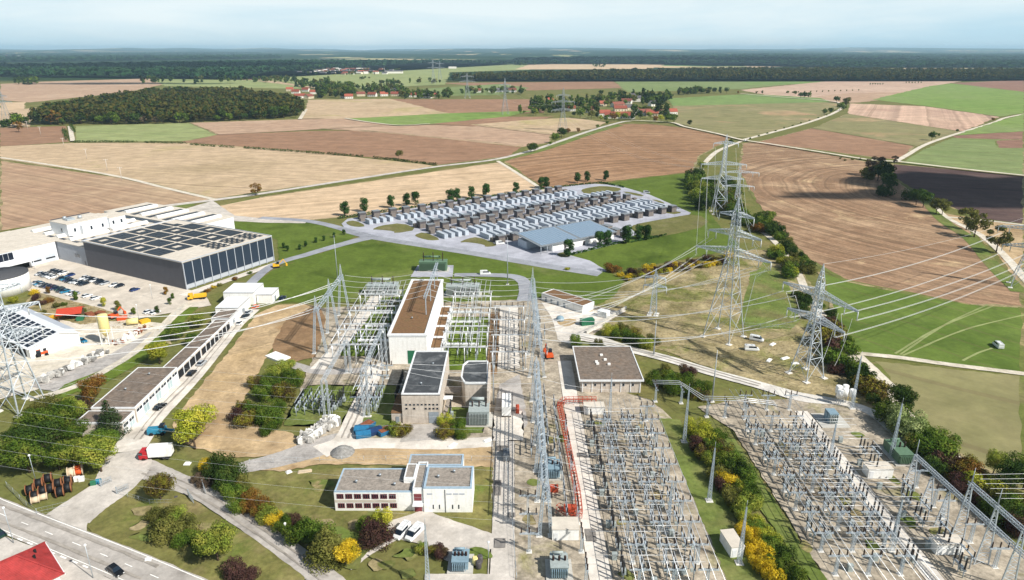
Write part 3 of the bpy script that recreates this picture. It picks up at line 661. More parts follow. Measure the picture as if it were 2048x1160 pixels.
village(V3, 'the hilltop village', False)
V4 = []
for i in range(46):
    u = random.choice([random.gauss(85, 18), random.gauss(70, 14), random.gauss(110, 20), random.gauss(165, 22), random.uniform(0, 60)]); V4.append((max(4, u), random.uniform(112.5, 121), random.choice(['roof_red', 'roof_brown', 'roof_pale', 'roof_pale']), random.uniform(2, 3.4), random.uniform(-40, 40)))
village(V4, 'the far left village', False, 1.6)
V5 = [(random.uniform(730, 930), random.uniform(102.5, 106), random.choice(['roof_red', 'roof_dark', 'roof_brown']), random.uniform(3, 6), random.uniform(-30, 30)) for _ in range(26)]
village(V5, 'the town on the skyline', False, 1.8)
def barn(u, v, l, wd, h, roof, label, rz=0):
    t = thing('hall_building', label, 'hall', G(u, v), R(rz)); MB().box(-l/2, -wd/2, 0, l/2, wd/2, h).build('wall', M['plaster'], t)
    MB().side([(-wd/2-.8, h+.02), (wd/2+.8, h+.02), (0, h*1.45)], -l/2-.8, l/2+.8).build('roof', M[roof], t)
barn(788, 147, 75, 28, 9, 'roof_dark', 'long hall with dark solar roof at the hilltop village', 4)
barn(752, 148, 22, 16, 9, 'roof_red', 'red roofed barn below the hilltop village', 0)
barn(905, 137.5, 40, 16, 7, 'plaster', 'white shed alone in the green fields', 0)
barn(272, 106.5, 240, 60, 16, 'plaster', 'long white industrial hall on the far left skyline', 0)
barn(1268, 203, 26, 14, 8, 'roof_dark', 'grey roofed barn behind the village trees', -10)
# trees of the middle distance (u, v of the foot, height in metres, kind, colour)
def grove(spots, lab, group, lod=2, stuff=False):
    if stuff:
        for u, v, h, k, mt in spots: bulk(u, v, h, k, mt, random.uniform(.9, 1.15))
        return
    spots = sorted(spots, key=lambda s: s[0])
    for i, (u, v, h, k, mt) in enumerate(spots): tree(G(u, v), h, k, mt, lod, lab+f', {nth(i)} from the left', group, wide=random.uniform(.9, 1.15))
def rnd(n, u0, u1, v0, v1, h0, h1, cols=('leaf_dark', 'leaf_mid', 'leaf_mid', 'leaf_olive'), con=.1):
    o = []
    for _ in range(n):
        k = 'conifer' if random.random() < con else ('round' if random.random() < .75 else 'tall')
        o.append((random.uniform(u0, u1), random.uniform(v0, v1), random.uniform(h0, h1), k, 'leaf_spruce' if k == 'conifer' else random.choice(cols)))
    return o
grove(rnd(90, 1062, 1200, 199, 226, 10, 17)+rnd(14, 1095, 1130, 218, 226, 8, 12), 'tree in the left half of the near village', 'village trees, left half', stuff=True)
grove(rnd(50, 1200, 1340, 194, 206, 12, 19), '', '', stuff=True)
grove(rnd(18, 1200, 1335, 202, 214, 12, 19)+rnd(8, 1262, 1320, 222, 226, 8, 12), 'tree among the houses of the near village', 'village trees behind the houses')
grove([(1295, 206, 26, 'conifer', 'leaf_spruce'), (1327, 208, 22, 'conifer', 'leaf_spruce'), (1318, 232, 26, 'tall', 'leaf_dark'), (1332, 236, 22, 'tall', 'leaf_dark'), (1268, 240, 22, 'tall', 'leaf_dark'), (1280, 240, 16, 'round', 'leaf_dark'), (1250, 241, 13, 'round', 'leaf_mid'), (1228, 243, 14, 'round', 'leaf_rust'), (1236, 240, 13, 'round', 'leaf_lime'), (1213, 244, 11, 'round', 'leaf_mid'), (1202, 242, 10, 'round', 'leaf_light'), (1310, 246, 11, 'round', 'leaf_rust'), (1322, 243, 10, 'round', 'leaf_lime'), (1334, 246, 15, 'round', 'leaf_mid'), (1347, 246, 14, 'round', 'leaf_mid'), (1160, 237, 17, 'round', 'leaf_mid'), (1182, 238, 15, 'round', 'leaf_olive'), (1195, 236, 16, 'tall', 'leaf_dark'), (1300, 238, 12, 'round', 'leaf_light'), (1148, 234, 10, 'round', 'leaf_dark')], 'tree in the front row of the near village', 'front row of village trees')
grove([(1040, 227, 14, 'tall', 'leaf_mid'), (1066, 231, 12, 'round', 'leaf_mid'), (1072, 231, 11, 'round', 'leaf_light'), (1087, 226, 12, 'round', 'leaf_dark'), (1100, 230, 11, 'round', 'leaf_dark'), (1048, 228, 6, 'round', 'leaf_mid'), (1075, 205, 14, 'round', 'leaf_mid'), (1098, 214, 15, 'round', 'leaf_dark')], 'roadside tree left of the near village', 'trees left of the near village')
grove(rnd(80, 636, 705, 178, 197, 12, 24)+rnd(60, 700, 810, 176, 192, 12, 20), 'tree in the village behind the wood', 'trees of the village behind the wood', stuff=True)
grove(rnd(50, 800, 905, 186, 199, 10, 18)+rnd(50, 915, 1045, 180, 190, 9, 16), 'tree near the farmstead in the middle distance', 'trees near the farmstead', stuff=True)
grove(rnd(45, 505, 590, 159, 166, 10, 20)+rnd(45, 590, 660, 164, 180, 12, 20), 'hedgerow tree beyond the left wood', 'hedgerow beyond the left wood', stuff=True)
grove(rnd(14, 760, 800, 167, 170, 12, 18)+rnd(10, 820, 880, 165, 168, 12, 18)+rnd(8, 720, 745, 158, 160, 8, 12), 'tree on the slope below the hilltop village', 'trees on the hilltop slope', stuff=True)
grove(rnd(60, 590, 805, 138, 151, 10, 16), 'tree among the roofs of the hilltop village', 'trees of the hilltop village', stuff=True)
grove(rnd(18, 30, 75, 164, 171, 14, 24, ('leaf_dark', 'leaf_mid')), 'tree of the small copse in the far left field', 'small copse in the far left field', stuff=True)
grove(rnd(24, 285, 500, 160, 169, 10, 22), 'tree on the skyline just behind the left wood', 'trees behind the left wood', stuff=True)
grove(rnd(10, 1185, 1225, 132, 136, 12, 20)+rnd(16, 1010, 1090, 128, 131, 12, 22), 'tree in front of the far forest belt', 'trees before the forest belt', stuff=True)
grove(rnd(14, 1355, 1385, 184, 190, 10, 16)+rnd(12, 1385, 1420, 183, 188, 12, 17), '', '', stuff=True)
grove(rnd(8, 1355, 1385, 186, 190, 10, 16)+rnd(7, 1385, 1420, 185, 188, 12, 17)+[(1428, 187, 15, 'round', 'leaf_dark'), (1440, 187, 16, 'tall', 'leaf_dark'), (1453, 187, 15, 'round', 'leaf_dark'), (1476, 188, 8, 'round', 'leaf_rust')], 'tree in the row right of the village', 'tree row right of the village')
grove([(1524, 188, 8, 'tall', 'leaf_dark'), (1513, 188, 7, 'round', 'leaf_olive'), (1575, 188, 8, 'round', 'leaf_mid'), (1590, 191, 12, 'round', 'leaf_mid'), (1600, 197, 14, 'round', 'leaf_dark'), (1608, 197, 15, 'round', 'leaf_dark'), (1616, 197, 14, 'round', 'leaf_mid'), (1673, 206, 15, 'round', 'leaf_dark'), (1692, 215, 19, 'round', 'leaf_olive'), (1679, 221, 15, 'round', 'leaf_mid'), (1686, 222, 12, 'round', 'leaf_mid'), (1648, 231, 12, 'round', 'leaf_mid'), (1660, 229, 12, 'round', 'leaf_mid'), (1863, 281, 12, 'round', 'leaf_dark'), (1877, 274, 5, 'round', 'leaf_mid'), (1914, 265, 5, 'round', 'leaf_dark'), (1986, 243, 6, 'round', 'leaf_rust')], 'field tree on the right rise', 'field trees on the right rise')
grove([(1573+i*6, 187-i*.2, 5, 'round', 'leaf_mid') for i in range(0, 26, 2)]+[(1740+i*5, 170, 6, 'round', 'leaf_mid') for i in range(6)]+[(1812+i*6, 167, 6, 'round', 'leaf_mid') for i in range(6)], 'small tree along the far lane', 'small trees along the far lane', stuff=True)
grove([(1062, 306, 11, 'round', 'leaf_dark'), (1070, 304, 10, 'round', 'leaf_dark'), (1110, 286, 12, 'round', 'leaf_mid'), (1123, 276, 14, 'round', 'leaf_dark'), (1128, 274, 9, 'round', 'leaf_mid'), (1100, 291, 5, 'round', 'leaf_mid'), (1136, 268, 8, 'round', 'leaf_rust'), (1157, 266, 7, 'round', 'leaf_rust'), (1194, 257, 6, 'round', 'leaf_mid'), (1214, 250, 6, 'round', 'leaf_mid')], 'tree beside the village road', 'trees beside the village road', 1)
tree(G(512, 391), 9.5, 'loose', 'leaf_rust', 1, 'lone brownish tree beside the country road in the stubble', wide=1.15)
tree(G(798, 318), 9, 'round', 'leaf_olive', 1, 'lone tree standing in the clipped hedge')
tree(G(12, 254), 12, 'bush', 'leaf_dark', 2, 'dark bush at the left edge before the wood')
tree(G(1378, 252), 9, 'round', 'leaf_dark', 2, 'small tree on the lane right of the village')
tree(G(1462, 290), 7, 'round', 'leaf_dark', 2, 'dark tree beside the crossing tracks')
grove([(1500+i*17, 278-i*5.2, 2.2, 'bush', 'leaf_mid') for i in range(10)], 'roadside bush along the lane to the field trees', 'bushes along the rising lane')
grove([(1755, 362, 20, 'loose', 'leaf_grey'), (1765, 372, 21, 'round', 'leaf_dark'), (1745, 352, 17, 'loose', 'leaf_grey'), (1778, 385, 16, 'round', 'leaf_dark'), (1788, 330, 9, 'loose', 'leaf_grey'), (1735, 358, 12, 'bush', 'leaf_olive'), (1770, 392, 9, 'bush', 'leaf_dark')], 'tall dark tree of the clump on the ploughed field', 'clump on the ploughed field', 1)
grove([(1832, 410, 12, 'round', 'leaf_dark'), (1846, 415, 13, 'round', 'leaf_dark'), (1872, 428, 11, 'round', 'leaf_olive'), (1884, 430, 11, 'loose', 'leaf_olive'), (1932, 460, 14, 'loose', 'leaf_olive'), (1948, 475, 15, 'loose', 'leaf_olive'), (1992, 505, 15, 'loose', 'leaf_olive'), (1820, 400, 8, 'bush', 'leaf_dark')], 'birch along the right lane', 'birches along the right lane', 1)
for i, u in enumerate((1680, 1720, 1705, 1690)): tree(G(u, 318+i*1.3), 2, 'bush', 'leaf_olive', 2, f'low bush on the lane above the ploughed field, {nth(i)} in order', 'low bushes on the lane')
bulk_done()
# wooden pole line across the left stubble field
M['pole_wood'] = paint('pole_wood', '#cfc8bd', .8)
for i, (u, v, h) in enumerate([(244, 361, 11), (215, 341, 10), (174, 318, 10), (128, 293, 9.5), (82, 271, 11), (56, 259, 11)]):
    t = thing('utility_pole', f'pale utility pole in the left fields, {nth(i)} from the factory', 'pole', G(u, v), R(15), 'utility poles in the left fields')
    MB().tube([(0, 0, 0), (0, 0, h)], .22, 6, r2=.14).build('pole', M['pole_wood'], t); MB().beam((-1.7, 0, h-.8), (1.7, 0, h-.8), .22).build('crossarm', M['pole_wood'], t)
    for x in (-1.5, 0, 1.5): MB().lathe([(.09, 0), (.14, .15), (.06, .4)], 6, (x, 0, h-.69)).build('insulator', M['plaster'], t)
# ---------------------------------------------------------------- surfaces of the substation, works and roads
FA = G(373, 580); FANG = 61.5           # frame of the factory
def FF(x, y): a = R(FANG); return (FA.x+x*math.cos(a)-y*math.sin(a), FA.y+x*math.sin(a)+y*math.cos(a))
BO = G(712, 448); BANG = 34.0           # frame of the battery park
_d = R(4.5)
def BF(s, t): a = R(BANG); return (BO.x+s*math.cos(a)-t*math.sin(a), BO.y+s*math.sin(a)+t*math.cos(a))
# battery park
patch('paving', [(683, 448), (695, 438), (850, 413), (1010, 388), (1130, 373), (1190, 368), (1235, 371), (1300, 390), (1382, 426), (1378, 431), (1275, 448), (1258, 456), (1275, 468), (1235, 488), (1140, 511), (1180, 522), (1215, 543), (1185, 545), (1090, 529), (940, 504), (770, 476), (690, 457)], M['parkpave'], 3, .1, 'pale paving of the battery park')
ribbon('park_road', [(520, 436), (600, 441), (650, 449), (700, 463), (730, 473)], 6, M['parkroad'], 5, 'grey access road left of the battery park')
ribbon('park_road', [(470, 600), (540, 535), (620, 508), (700, 485), (745, 474)], [5, 5, 6, 7, 9], M['parkroad'], 5, 'grey road between the two meadows')
ribbon('park_road', [(700, 464), (745, 475), (850, 492), (950, 508), (1090, 532), (1200, 549)], 7, M['parkroad'], 4, 'grey road along the battery park fence')
for i, px in enumerate([[(691, 444), (710, 441), (734, 453), (714, 455), (696, 451)], [(743, 460), (759, 452), (805, 446), (837, 460), (788, 468), (789, 463), (757, 460)], [(827, 471), (848, 464), (884, 480), (861, 482), (839, 477)], [(917, 486), (934, 478), (956, 474), (993, 489), (991, 493), (970, 495), (969, 490), (936, 485)], [(1160, 380), (1180, 375), (1205, 372), (1240, 376), (1243, 381), (1220, 386), (1170, 389)], [(1242, 384), (1258, 384), (1290, 391), (1281, 394)], [(1300, 399), (1318, 401), (1330, 407), (1326, 408)], [(1303, 417), (1322, 413), (1344, 414), (1340, 417), (1346, 422), (1367, 426), (1342, 430)], [(1258, 457), (1270, 449), (1335, 437), (1395, 427), (1425, 450), (1330, 474), (1300, 472)], [(1110, 508), (1140, 503), (1145, 511), (1125, 517)]]):
    patch('grass_island', px, M['grass_park'], 5, .15, 'rough grass island in the battery park paving', smooth=1)
# factory surroundings
poly_patch('car_park', [FF(-34, 100), FF(-34, 20), FF(-34, -12), FF(-8, -26), FF(0, -12), FF(.5, 0), FF(.5, 100)], M['parklot'], 3, .1, 'pale paved car park beside the grey hall')
poly_patch('factory_yard', [FF(-60, 140), FF(-60, 95), FF(-28, 60), FF(1, 60), FF(1, 140)], M['parklot'], 2, .1, 'pale yard in front of the loading dock')
poly_patch('paving', [FF(-6, -3), FF(54, -3), FF(54, -7), FF(-6, -8)], M['concrete'], 4, .1, 'paved strip along the solar facade')
patch('country_verge', [(235, 428), (330, 412), (395, 404), (380, 424), (330, 428)], M['grass_mid'], 3, .3, 'small green island behind the factory', smooth=1)
patch('road_fork', [(330, 430), (425, 402), (470, 432), (560, 440), (620, 440), (610, 447), (530, 446), (420, 440)], M['road'], 4, .2, 'pale road fork behind the factory')
patch('rough_bank', [(55, 600), (75, 585), (200, 617), (330, 662), (345, 690), (200, 660), (110, 640), (40, 625)], M['grass_dry'], 3, .3, 'overgrown bank below the car park')
patch('works_yard', [(-60, 660), (110, 636), (160, 650), (250, 640), (345, 650), (300, 690), (215, 722), (120, 768), (0, 800), (-60, 810)], M['track'], 3, .3, 'dusty yard of the building contractor')
patch('rubble_strip', [(60, 775), (120, 748), (215, 712), (300, 665), (330, 672), (240, 735), (110, 785)], M['gravel_grey'], 4, .3, 'strip of rubble bays along the yard edge')
patch('grass', [(105, 790), (130, 770), (215, 738), (290, 690), (300, 700), (220, 755), (120, 800)], M['grass_bright'], 5, .3, 'green slope below the contractor yard')
ribbon('farm_track', [(60, 800), (110, 788), (160, 770), (215, 740), (270, 705), (320, 660), (350, 630), (380, 606)], [3, 3, 3, 3, 3, 3.5, 4, 5], M['track'], 6, 'gravel track behind the garages')
ribbon('grass_strip', [(160, 785), (225, 750), (290, 710), (340, 660), (385, 615)], 5, M['grass_bright'], 4, 'green strip beside the gravel track')
ribbon('service_lane', [(255, 905), (300, 840), (370, 770), (420, 710), (465, 655), (500, 620)], [9, 8, 7, 7, 7, 8], M['concrete'], 5, 'pale service lane along the garages')
patch('bare_ground', [(330, 875), (385, 790), (470, 690), (525, 612), (640, 608), (636, 640), (545, 690), (510, 760), (470, 830), (540, 860), (600, 870), (590, 905), (480, 920), (400, 900)], M['dirt'], 3, .4, 'bare tan earth beside the service lane', smooth=1)
patch('bare_slope', [(545, 690), (572, 640), (636, 610), (652, 640), (632, 715), (590, 725), (548, 712)], M['dirt_dark'], 4, .4, 'dark earth slope left of the steel gantry')
patch('substation_yard', [(610, 618), (1080, 598), (1190, 612), (1245, 625), (1190, 668), (1150, 690), (1160, 760), (1300, 800), (1345, 840), (1470, 1175), (985, 1175), (985, 900), (640, 905), (600, 780), (625, 720)], M['gravel'], 3, .3, 'gravel yard of the substation')
patch('substation_yard', [(1395, 815), (1480, 800), (1590, 800), (1720, 815), (1800, 880), (1900, 975), (2075, 1130), (2075, 1190), (1670, 1190), (1560, 1010), (1465, 860)], M['gravel'], 3, .3, 'gravel yard of the right switchyard')
def wp_patch(name, x0, y0, x1, y1, mat, layer, label, jit=.15): return poly_patch(name, [(x0, y0), (x1, y0), (x1, y1), (x0, y1)], M[mat], layer, jit, label)
wp_patch('grass', -24.5, 203, -8.5, 250, 'grass_bright', 5, 'bright grass bed right of the switch hall')
wp_patch('grass', -59, 214, -47, 262, 'grass_bright', 5, 'bright grass bed left of the switch hall', .5)
wp_patch('grass', -64, 168, -48, 192, 'grass_mid', 5, 'grass under the lower left switchgear', .8)
wp_patch('grass', -46, 166, -34, 192, 'grass_mid', 5, 'grass left of the grey transformer hall', .8)
wp_patch('grass', -19, 164, -8, 178, 'grass_mid', 4, 'grass between the two grey buildings', .5)
ribbon('service_lane', [(640, 905), (690, 880), (715, 820), (742, 765), (752, 730)], [7, 6, 5, 5, 5], M['concrete'], 6, 'pale lane running past the lower left switchgear')
ribbon('service_lane', [(635, 740), (680, 690), (715, 650), (745, 605), (760, 585)], 5, M['concrete'], 6, 'pale lane left of the switch hall')
ribbon('service_lane', [(560, 724), (600, 735), (650, 745), (750, 740)], 4, M['gravel_grey'], 5, 'grey gravel lane below the earth slope')
ribbon('service_lane', [(640, 892), (760, 888), (880, 890), (985, 885)], 5, M['concrete'], 5, 'pale lane in front of the grey buildings')
patch('bare_ground', [(480, 935), (590, 905), (660, 895), (760, 897), (985, 893), (985, 935), (760, 930), (640, 930), (560, 945)], M['dirt'], 4, .3, 'earth strip behind the office building')
ribbon('gravel_track', [(478, 938), (560, 920), (640, 895), (690, 880)], [5, 7, 9, 8], M['gravel_grey'], 5, 'grey gravel track to the rubble heap')
patch('forecourt', [(813, 850), (880, 850), (888, 880), (800, 886)], M['asphalt'], 6, .1, 'asphalt forecourt of the grey hall')
wp_patch('switchyard_lane', -4.4, 100, .6, 166, 'road', 5, 'asphalt lane right of the office building', .06)
wp_patch('switchyard_lane', -5.2, 160, 3, 176, 'concrete', 6, 'pale worn stretch of the asphalt lane', .4)
patch('gravel_bed', [(985, 840), (1000, 770), (1040, 750), (1055, 850), (1030, 880)], M['gravel_grey'], 5, .3, 'grey gravel bed beside the white container')
wp_patch('switchyard_path', 15.4, 100, 20.0, 210, 'concrete', 6, 'long concrete path through the left switchyard', .06)
wp_patch('switchyard_path', 82.4, 100, 86.2, 176, 'concrete', 6, 'long concrete path through the right switchyard', .06)
wp_patch('lane', -5, 204, 2.5, 262, 'concrete', 5, 'pale lane left of the tall gantry', .2)
wp_patch('gravel_bed', -8.5, 200, -5, 255, 'dirt_dark', 5, 'dark rubble strip right of the grass bed', .3)
patch('apron', [(1083, 606), (1180, 625), (1240, 622), (1205, 655), (1165, 672), (1140, 690), (1115, 680), (1105, 640)], M['concrete'], 5, .2, 'pale apron in front of the low long building')
patch('grass_island', [(1112, 640), (1150, 638), (1155, 646), (1135, 655), (1118, 652)], M['dirt'], 6, .1, 'small bare island in the apron', smooth=1)
ribbon('gravel_track', [(1150, 672), (1200, 682), (1260, 700), (1340, 720), (1420, 745), (1520, 772), (1600, 795), (1680, 806), (1740, 825), (1790, 865), (1840, 925)], [8, 6, 5, 5, 5, 5, 6, 4, 4, 4, 4], M['gravel_white'], 6, 'white gravel track from the apron to the right switchyard')
ribbon('concrete_wall_strip', [(1172, 668), (1200, 648), (1248, 622)], 2, M['concrete'], 7, 'kerb of the underground ramp')
patch('grass_strip', [(1318, 838), (1360, 840), (1400, 900), (1450, 1000), (1500, 1090), (1530, 1180), (1462, 1180)], M['grass_mid'], 4, .3, 'mown grass strip between the two switchyards')
patch('grass_strip', [(1430, 870), (1470, 880), (1560, 1020), (1670, 1190), (1640, 1190), (1500, 990)], M['grass_mid'], 4, .3, 'grass bank left of the right switchyard')
patch('lawn', [(410, 960), (480, 940), (560, 945), (760, 932), (985, 935), (985, 1075), (860, 1060), (740, 1110), (660, 1130), (560, 1060)], M['lawn'], 2, .3, 'lawn around the white office building')
patch('grass', [(165, 1045), (225, 985), (300, 962), (360, 985), (480, 1060), (640, 1170), (560, 1200), (380, 1190), (200, 1085)], M['lawn'], 2, .3, 'grass triangle between road and lane', smooth=1)
ribbon('access_lane', [(255, 905), (250, 940), (225, 975), (175, 1010), (135, 1040)], [10, 12, 11, 11, 12], M['road'], 6, 'pale access road joining the main road')
patch('road_mouth', [(75, 1048), (150, 1008), (215, 975), (225, 1000), (180, 1035), (172, 1060), (180, 1085), (205, 1112), (120, 1085)], M['road'], 5, .1, 'flared mouth of the access road', smooth=1)
ribbon('access_lane', [(280, 935), (330, 955), (400, 985), (480, 1035), (560, 1090), (640, 1150), (700, 1200)], [7, 6, 5, 5, 5, 5, 5], M['asphalt'], 5, 'asphalt lane in front of the office hedge')
# main road with edge lines
RD = [(-70, 1000), (0, 1030), (90, 1066), (200, 1110), (300, 1152), (420, 1205)]
ribbon('main_road', RD, 7.9, M['asphalt'], 5, 'main road across the lower left corner')
M['paint_white'] = paint('road_paint', '#f2f0ea', .7, var=.15, scale=3, obj=False)
W = [G(*p) for p in RD]
def off(pts, d):
    out = []
    for i, p in enumerate(pts):
        q = (pts[min(i+1, len(pts)-1)]-pts[max(i-1, 0)]); nn = Vector((-q.y, q.x, 0)).normalized(); out.append(p+nn*d)
    return out
ribbon('road_marking', [tuple(p.xy) for p in off(W, 3.5)], .22, M['paint_white'], 7, 'white edge line of the main road, far side', .01, world=True)
ribbon('road_marking', [tuple(p.xy) for p in off(W, -3.2)], .18, M['paint_white'], 7, 'white edge line of the main road, near side', .01, world=True)
cl = catmull(off(W, 0.1), 40)
for k in range(20, len(cl)-30, 20):
    ribbon('road_marking', [tuple(cl[k].xy), tuple(cl[min(len(cl)-1, k+6)].xy)], .2, M['paint_white'], 7, 'dash of the broken centre line', .01, world=True)
cl = catmull(off(W, -3.75), 60)
for k in range(60, 190, 12): ribbon('road_marking', [tuple(cl[k].xy), tuple(cl[k+6].xy)], .4, M['paint_white'], 7, 'short white dash at the turning lane', .01, world=True)
patch('pavement', [(-60, 1050), (40, 1085), (150, 1125), (260, 1180), (150, 1200), (-60, 1200)], M['road'], 3, .1, 'pavement beside the red roofed house')
patch('forecourt', [(770, 1048), (852, 1020), (870, 1030), (985, 1070), (990, 1100), (930, 1100), (895, 1125), (840, 1090), (790, 1078)], M['road'], 5, .15, 'paved forecourt below the office building')
patch('forecourt', [(850, 1150), (985, 1150), (985, 1200), (850, 1200)], M['road'], 5, .1, 'paved strip at the lower edge')
patch('grass_island', [(925, 1110), (945, 1095), (970, 1098), (986, 1112), (984, 1120), (925, 1120)], M['grass_mid'], 6, .1, 'small grass island behind the transformer', smooth=1)
ribbon('footpath', [(790, 1080), (740, 1108), (700, 1140)], 1.2, M['road'], 5, 'narrow footpath from the forecourt')
# ---------------------------------------------------------------- battery park
M['cont_white'] = paint('container_white', '#b4bcc5', .45, var=.08, rand=.1); M['cont_line'] = paint('container_seam', '#6d737a', .5)
M['cab_dark'] = paint('dark_cladding', '#545052', .6, var=.12, rand=.1); M['cab_roof'] = paint('cabin_roof', '#7d8388', .5)
M['skid_brown'] = paint('brown_grey_housing', '#78706a', .6, var=.1, rand=.1); M['slab'] = paint('concrete_slab', '#b9b6ae', .9)
M['steel'] = paint('galvanised_steel', '#b4bcc2', .45, .35, var=.12)
def pv_mat(name, base, line, sx, sy):
    m = NT(name); p = m.new('ShaderNodeTexCoord').outputs['Object']
    b = m.new('ShaderNodeTexBrick'); b.offset = 0; b.inputs['Scale'].default_value = 1; b.inputs['Brick Width'].default_value = sx; b.inputs['Row Height'].default_value = sy
    b.inputs['Mortar Size'].default_value = .03; b.inputs['Color1'].default_value = c(base); b.inputs['Color2'].default_value = c(base, 1.5); b.inputs['Mortar'].default_value = c(line)
    m.l(p, b.inputs['Vector']); m.l(b.outputs['Color'], m.b.inputs['Base Color']); m.b.inputs['Roughness'].default_value = .3; m.b.inputs['Specular IOR Level'].default_value = .3
    return m.m
M['pv'] = pv_mat('solar_cells', '#0e1420', '#2c3644', .5, .5)
M['pv_light'] = pv_mat('solar_cells_pale', '#667d92', '#bac7d2', 1.0, .6)
def container_mesh(L):
    mb = MB(); w_, h = 2.3, 2.7
    mb.box(-w_/2, 0, .15, w_/2, L, h); mb.mat(1)
    n = int(L/1.2)
    for s in (-1, 1):
        for k in range(1, n): y = L*k/n; mb.box(s*(w_/2+.01)-.02, y-.045, .3, s*(w_/2+.01)+.02, y+.045, h-.2)
    mb.box(-w_/2-.03, -.02, h-.12, w_/2+.03, L+.02, h-.04)
    mb.mat(2); mb.box(-w_/2-.15, -.2, 0, w_/2+.15, L+.2, .15)
    return mb.mesh('battery_container', [M['cont_white'], M['cont_line'], M['slab']])
CM = {7: container_mesh(6.6), 10: container_mesh(9.8)}
def door_mesh(): return MB().box(-1.05, -.06, .35, -.06, 0, 2.7).box(.06, -.06, .35, 1.05, 0, 2.7).mesh('door', M['cont_white'])
CDOOR = door_mesh()
cbm = MB().box(-2.2, -1.7, 0, 2.2, 1.7, 4.2); cbm.mat(1).box(-2.35, -1.85, 4.2, 2.35, 1.85, 4.4); CABM = cbm.mesh('wall', [M['cab_dark'], M['cab_roof']])
CABL = MB().box(-1.9, -1.76, .3, -.1, -1.71, 2.9).box(.1, -1.76, .3, 1.9, -1.71, 2.9).mesh('louvre', M['skid_brown'])
skm = MB().box(-1.4, -1.2, .2, 1.4, 1.2, 2.3); skm.box(-1.2, -1.45, .4, 1.2, -1.2, 1.9)
for k in range(5): skm.box(-1.1+k*.5, 1.2, .4, -1.0+k*.5, 1.5, 1.9)
SKM = skm.mesh('transformer_skid', [M['skid_brown']])
RANKS = [('back rank of the upper row', -7.1, 6.9, 8, 7, 3.0, 9.4, 1), ('front rank of the upper row', -23.3, 27.6, 8, 7, -26.6, -31.2, -1), ('back rank of the lower row', -61.2, 28.4, 8, 10, -47.5, -40.6, 1), ('front rank of the lower row', -75.9, 48.3, 7, 10, -79.2, -84.2, -1)]
for rn, t0, s0, nb, L, tsk, tcab, sg in RANKS:
    k = j = q = 0
    for b in range(nb):
        for i in range(4):
            o = link('battery_container', CM[L], None, BF(s0+b*20.6+i*4.45, t0)+(0.09,), R(BANG))
            tag(o, f'white battery container in the {rn}, {nth(k)} from the left', 'container', 'containers of the '+rn); k += 1
            d = link('door', CDOOR, o, (0, 0, 0))
        for i in range(2):
            t = thing('transformer_cabin', f'dark clad cabin of the {rn}, {nth(j)} from the left', 'cabin', BF(s0+b*20.6+i*9.2+1.0, tcab)+(.09,), R(BANG), 'dark cabins of the '+rn); j += 1
            link('wall', CABM, t); link('louvre', CABL, t)
            t = link('transformer_skid', SKM, None, BF(s0+b*20.6+i*9.2-1.2, tsk+sg*1.2)+(.09,), R(BANG)); tag(t, f'brown transformer skid of the {rn}, {nth(q)} from the left', 'transformer', 'transformer skids of the '+rn); q += 1
            t = link('transformer_skid', SKM, None, BF(s0+b*20.6+i*9.2+3.4, tsk+sg*1.6)+(.09,), R(BANG)); tag(t, f'brown transformer skid of the {rn}, {nth(q)} from the left', 'transformer', 'transformer skids of the '+rn); q += 1
for i, (u, v) in enumerate([(1214, 462), (1231, 469), (1250, 476)]):
    t = thing('transformer_cabin', f'grey cabin right of the solar roofed house, {nth(i)} from the left', 'cabin', G(u, v), R(BANG-90), 'grey cabins beside the solar house')
    mb = MB().box(-2.6, -1.7, 0, 2.6, 1.7, 3.4); mb.mat(1).box(-2.8, -1.9, 3.4, 2.8, 1.9, 3.6); mb.build('wall', [M['skid_brown'], M['cab_roof']], t); link('louvre', CABL, t)
# operations house with two solar roof fields, on a carport of posts
HA = 34.5
t = thing('operations_house', 'long white house with solar roof and open carport end in the battery park', 'house', G(1088, 508), R(HA))
M['white_wall'] = paint('white_render', '#efeeea', .8, var=.05, streak=('#c4bfb4', .4))
MB().box(6, 1, 0, 49, 20, 4.3).build('wall', M['white_wall'], t)
MB().box(-2.5, 12, 0, 6, 20, 4.2).build('back_wall', M['cont_white'], t)
mb = MB(); mb.side([(-.6, 4.3), (-.6, 4.7), (22.5, 6.7), (22.5, 6.3)], -3, 50); mb.build('roof', M['cab_roof'], t)
for x0, x1, nm in ((-1.5, 22.8, 'solar_field'), (24.4, 49, 'solar_field')):
    f = MB(); k0 = lambda y: 4.72+(y+.6)*2/23.1
    o = None
    root = MB().quad((x0, 0, k0(0)+.03), (x1, 0, k0(0)+.03), (x1, 21.5, k0(21.5)+.03), (x0, 21.5, k0(21.5)+.03)).build(nm, M['cab_roof'], t)
    nx = 12; w_ = (x1-x0)/nx; pm = MB().box(0, 0, 0, w_-.28, 2.28, .06).mesh('solar_panel', M['pv_light'])
    for j in range(9):
        for i in range(nx):
            y = .1+j*2.38; o = link('solar_panel', pm, root, (x0+i*w_+.1, y, k0(y)+.06)); o.rotation_euler = (math.atan(2/23.1), 0, 0)
for x in (-2, 2, 5.5): MB().tube([(x, 0, 0), (x, 0, 4.4)], .16, 6).build('post', M['cont_white'], t)
for x in (14, 27): MB().box(x, .9, 0, x+1.4, .99, 2.4).build('door', M['cab_dark'], t)
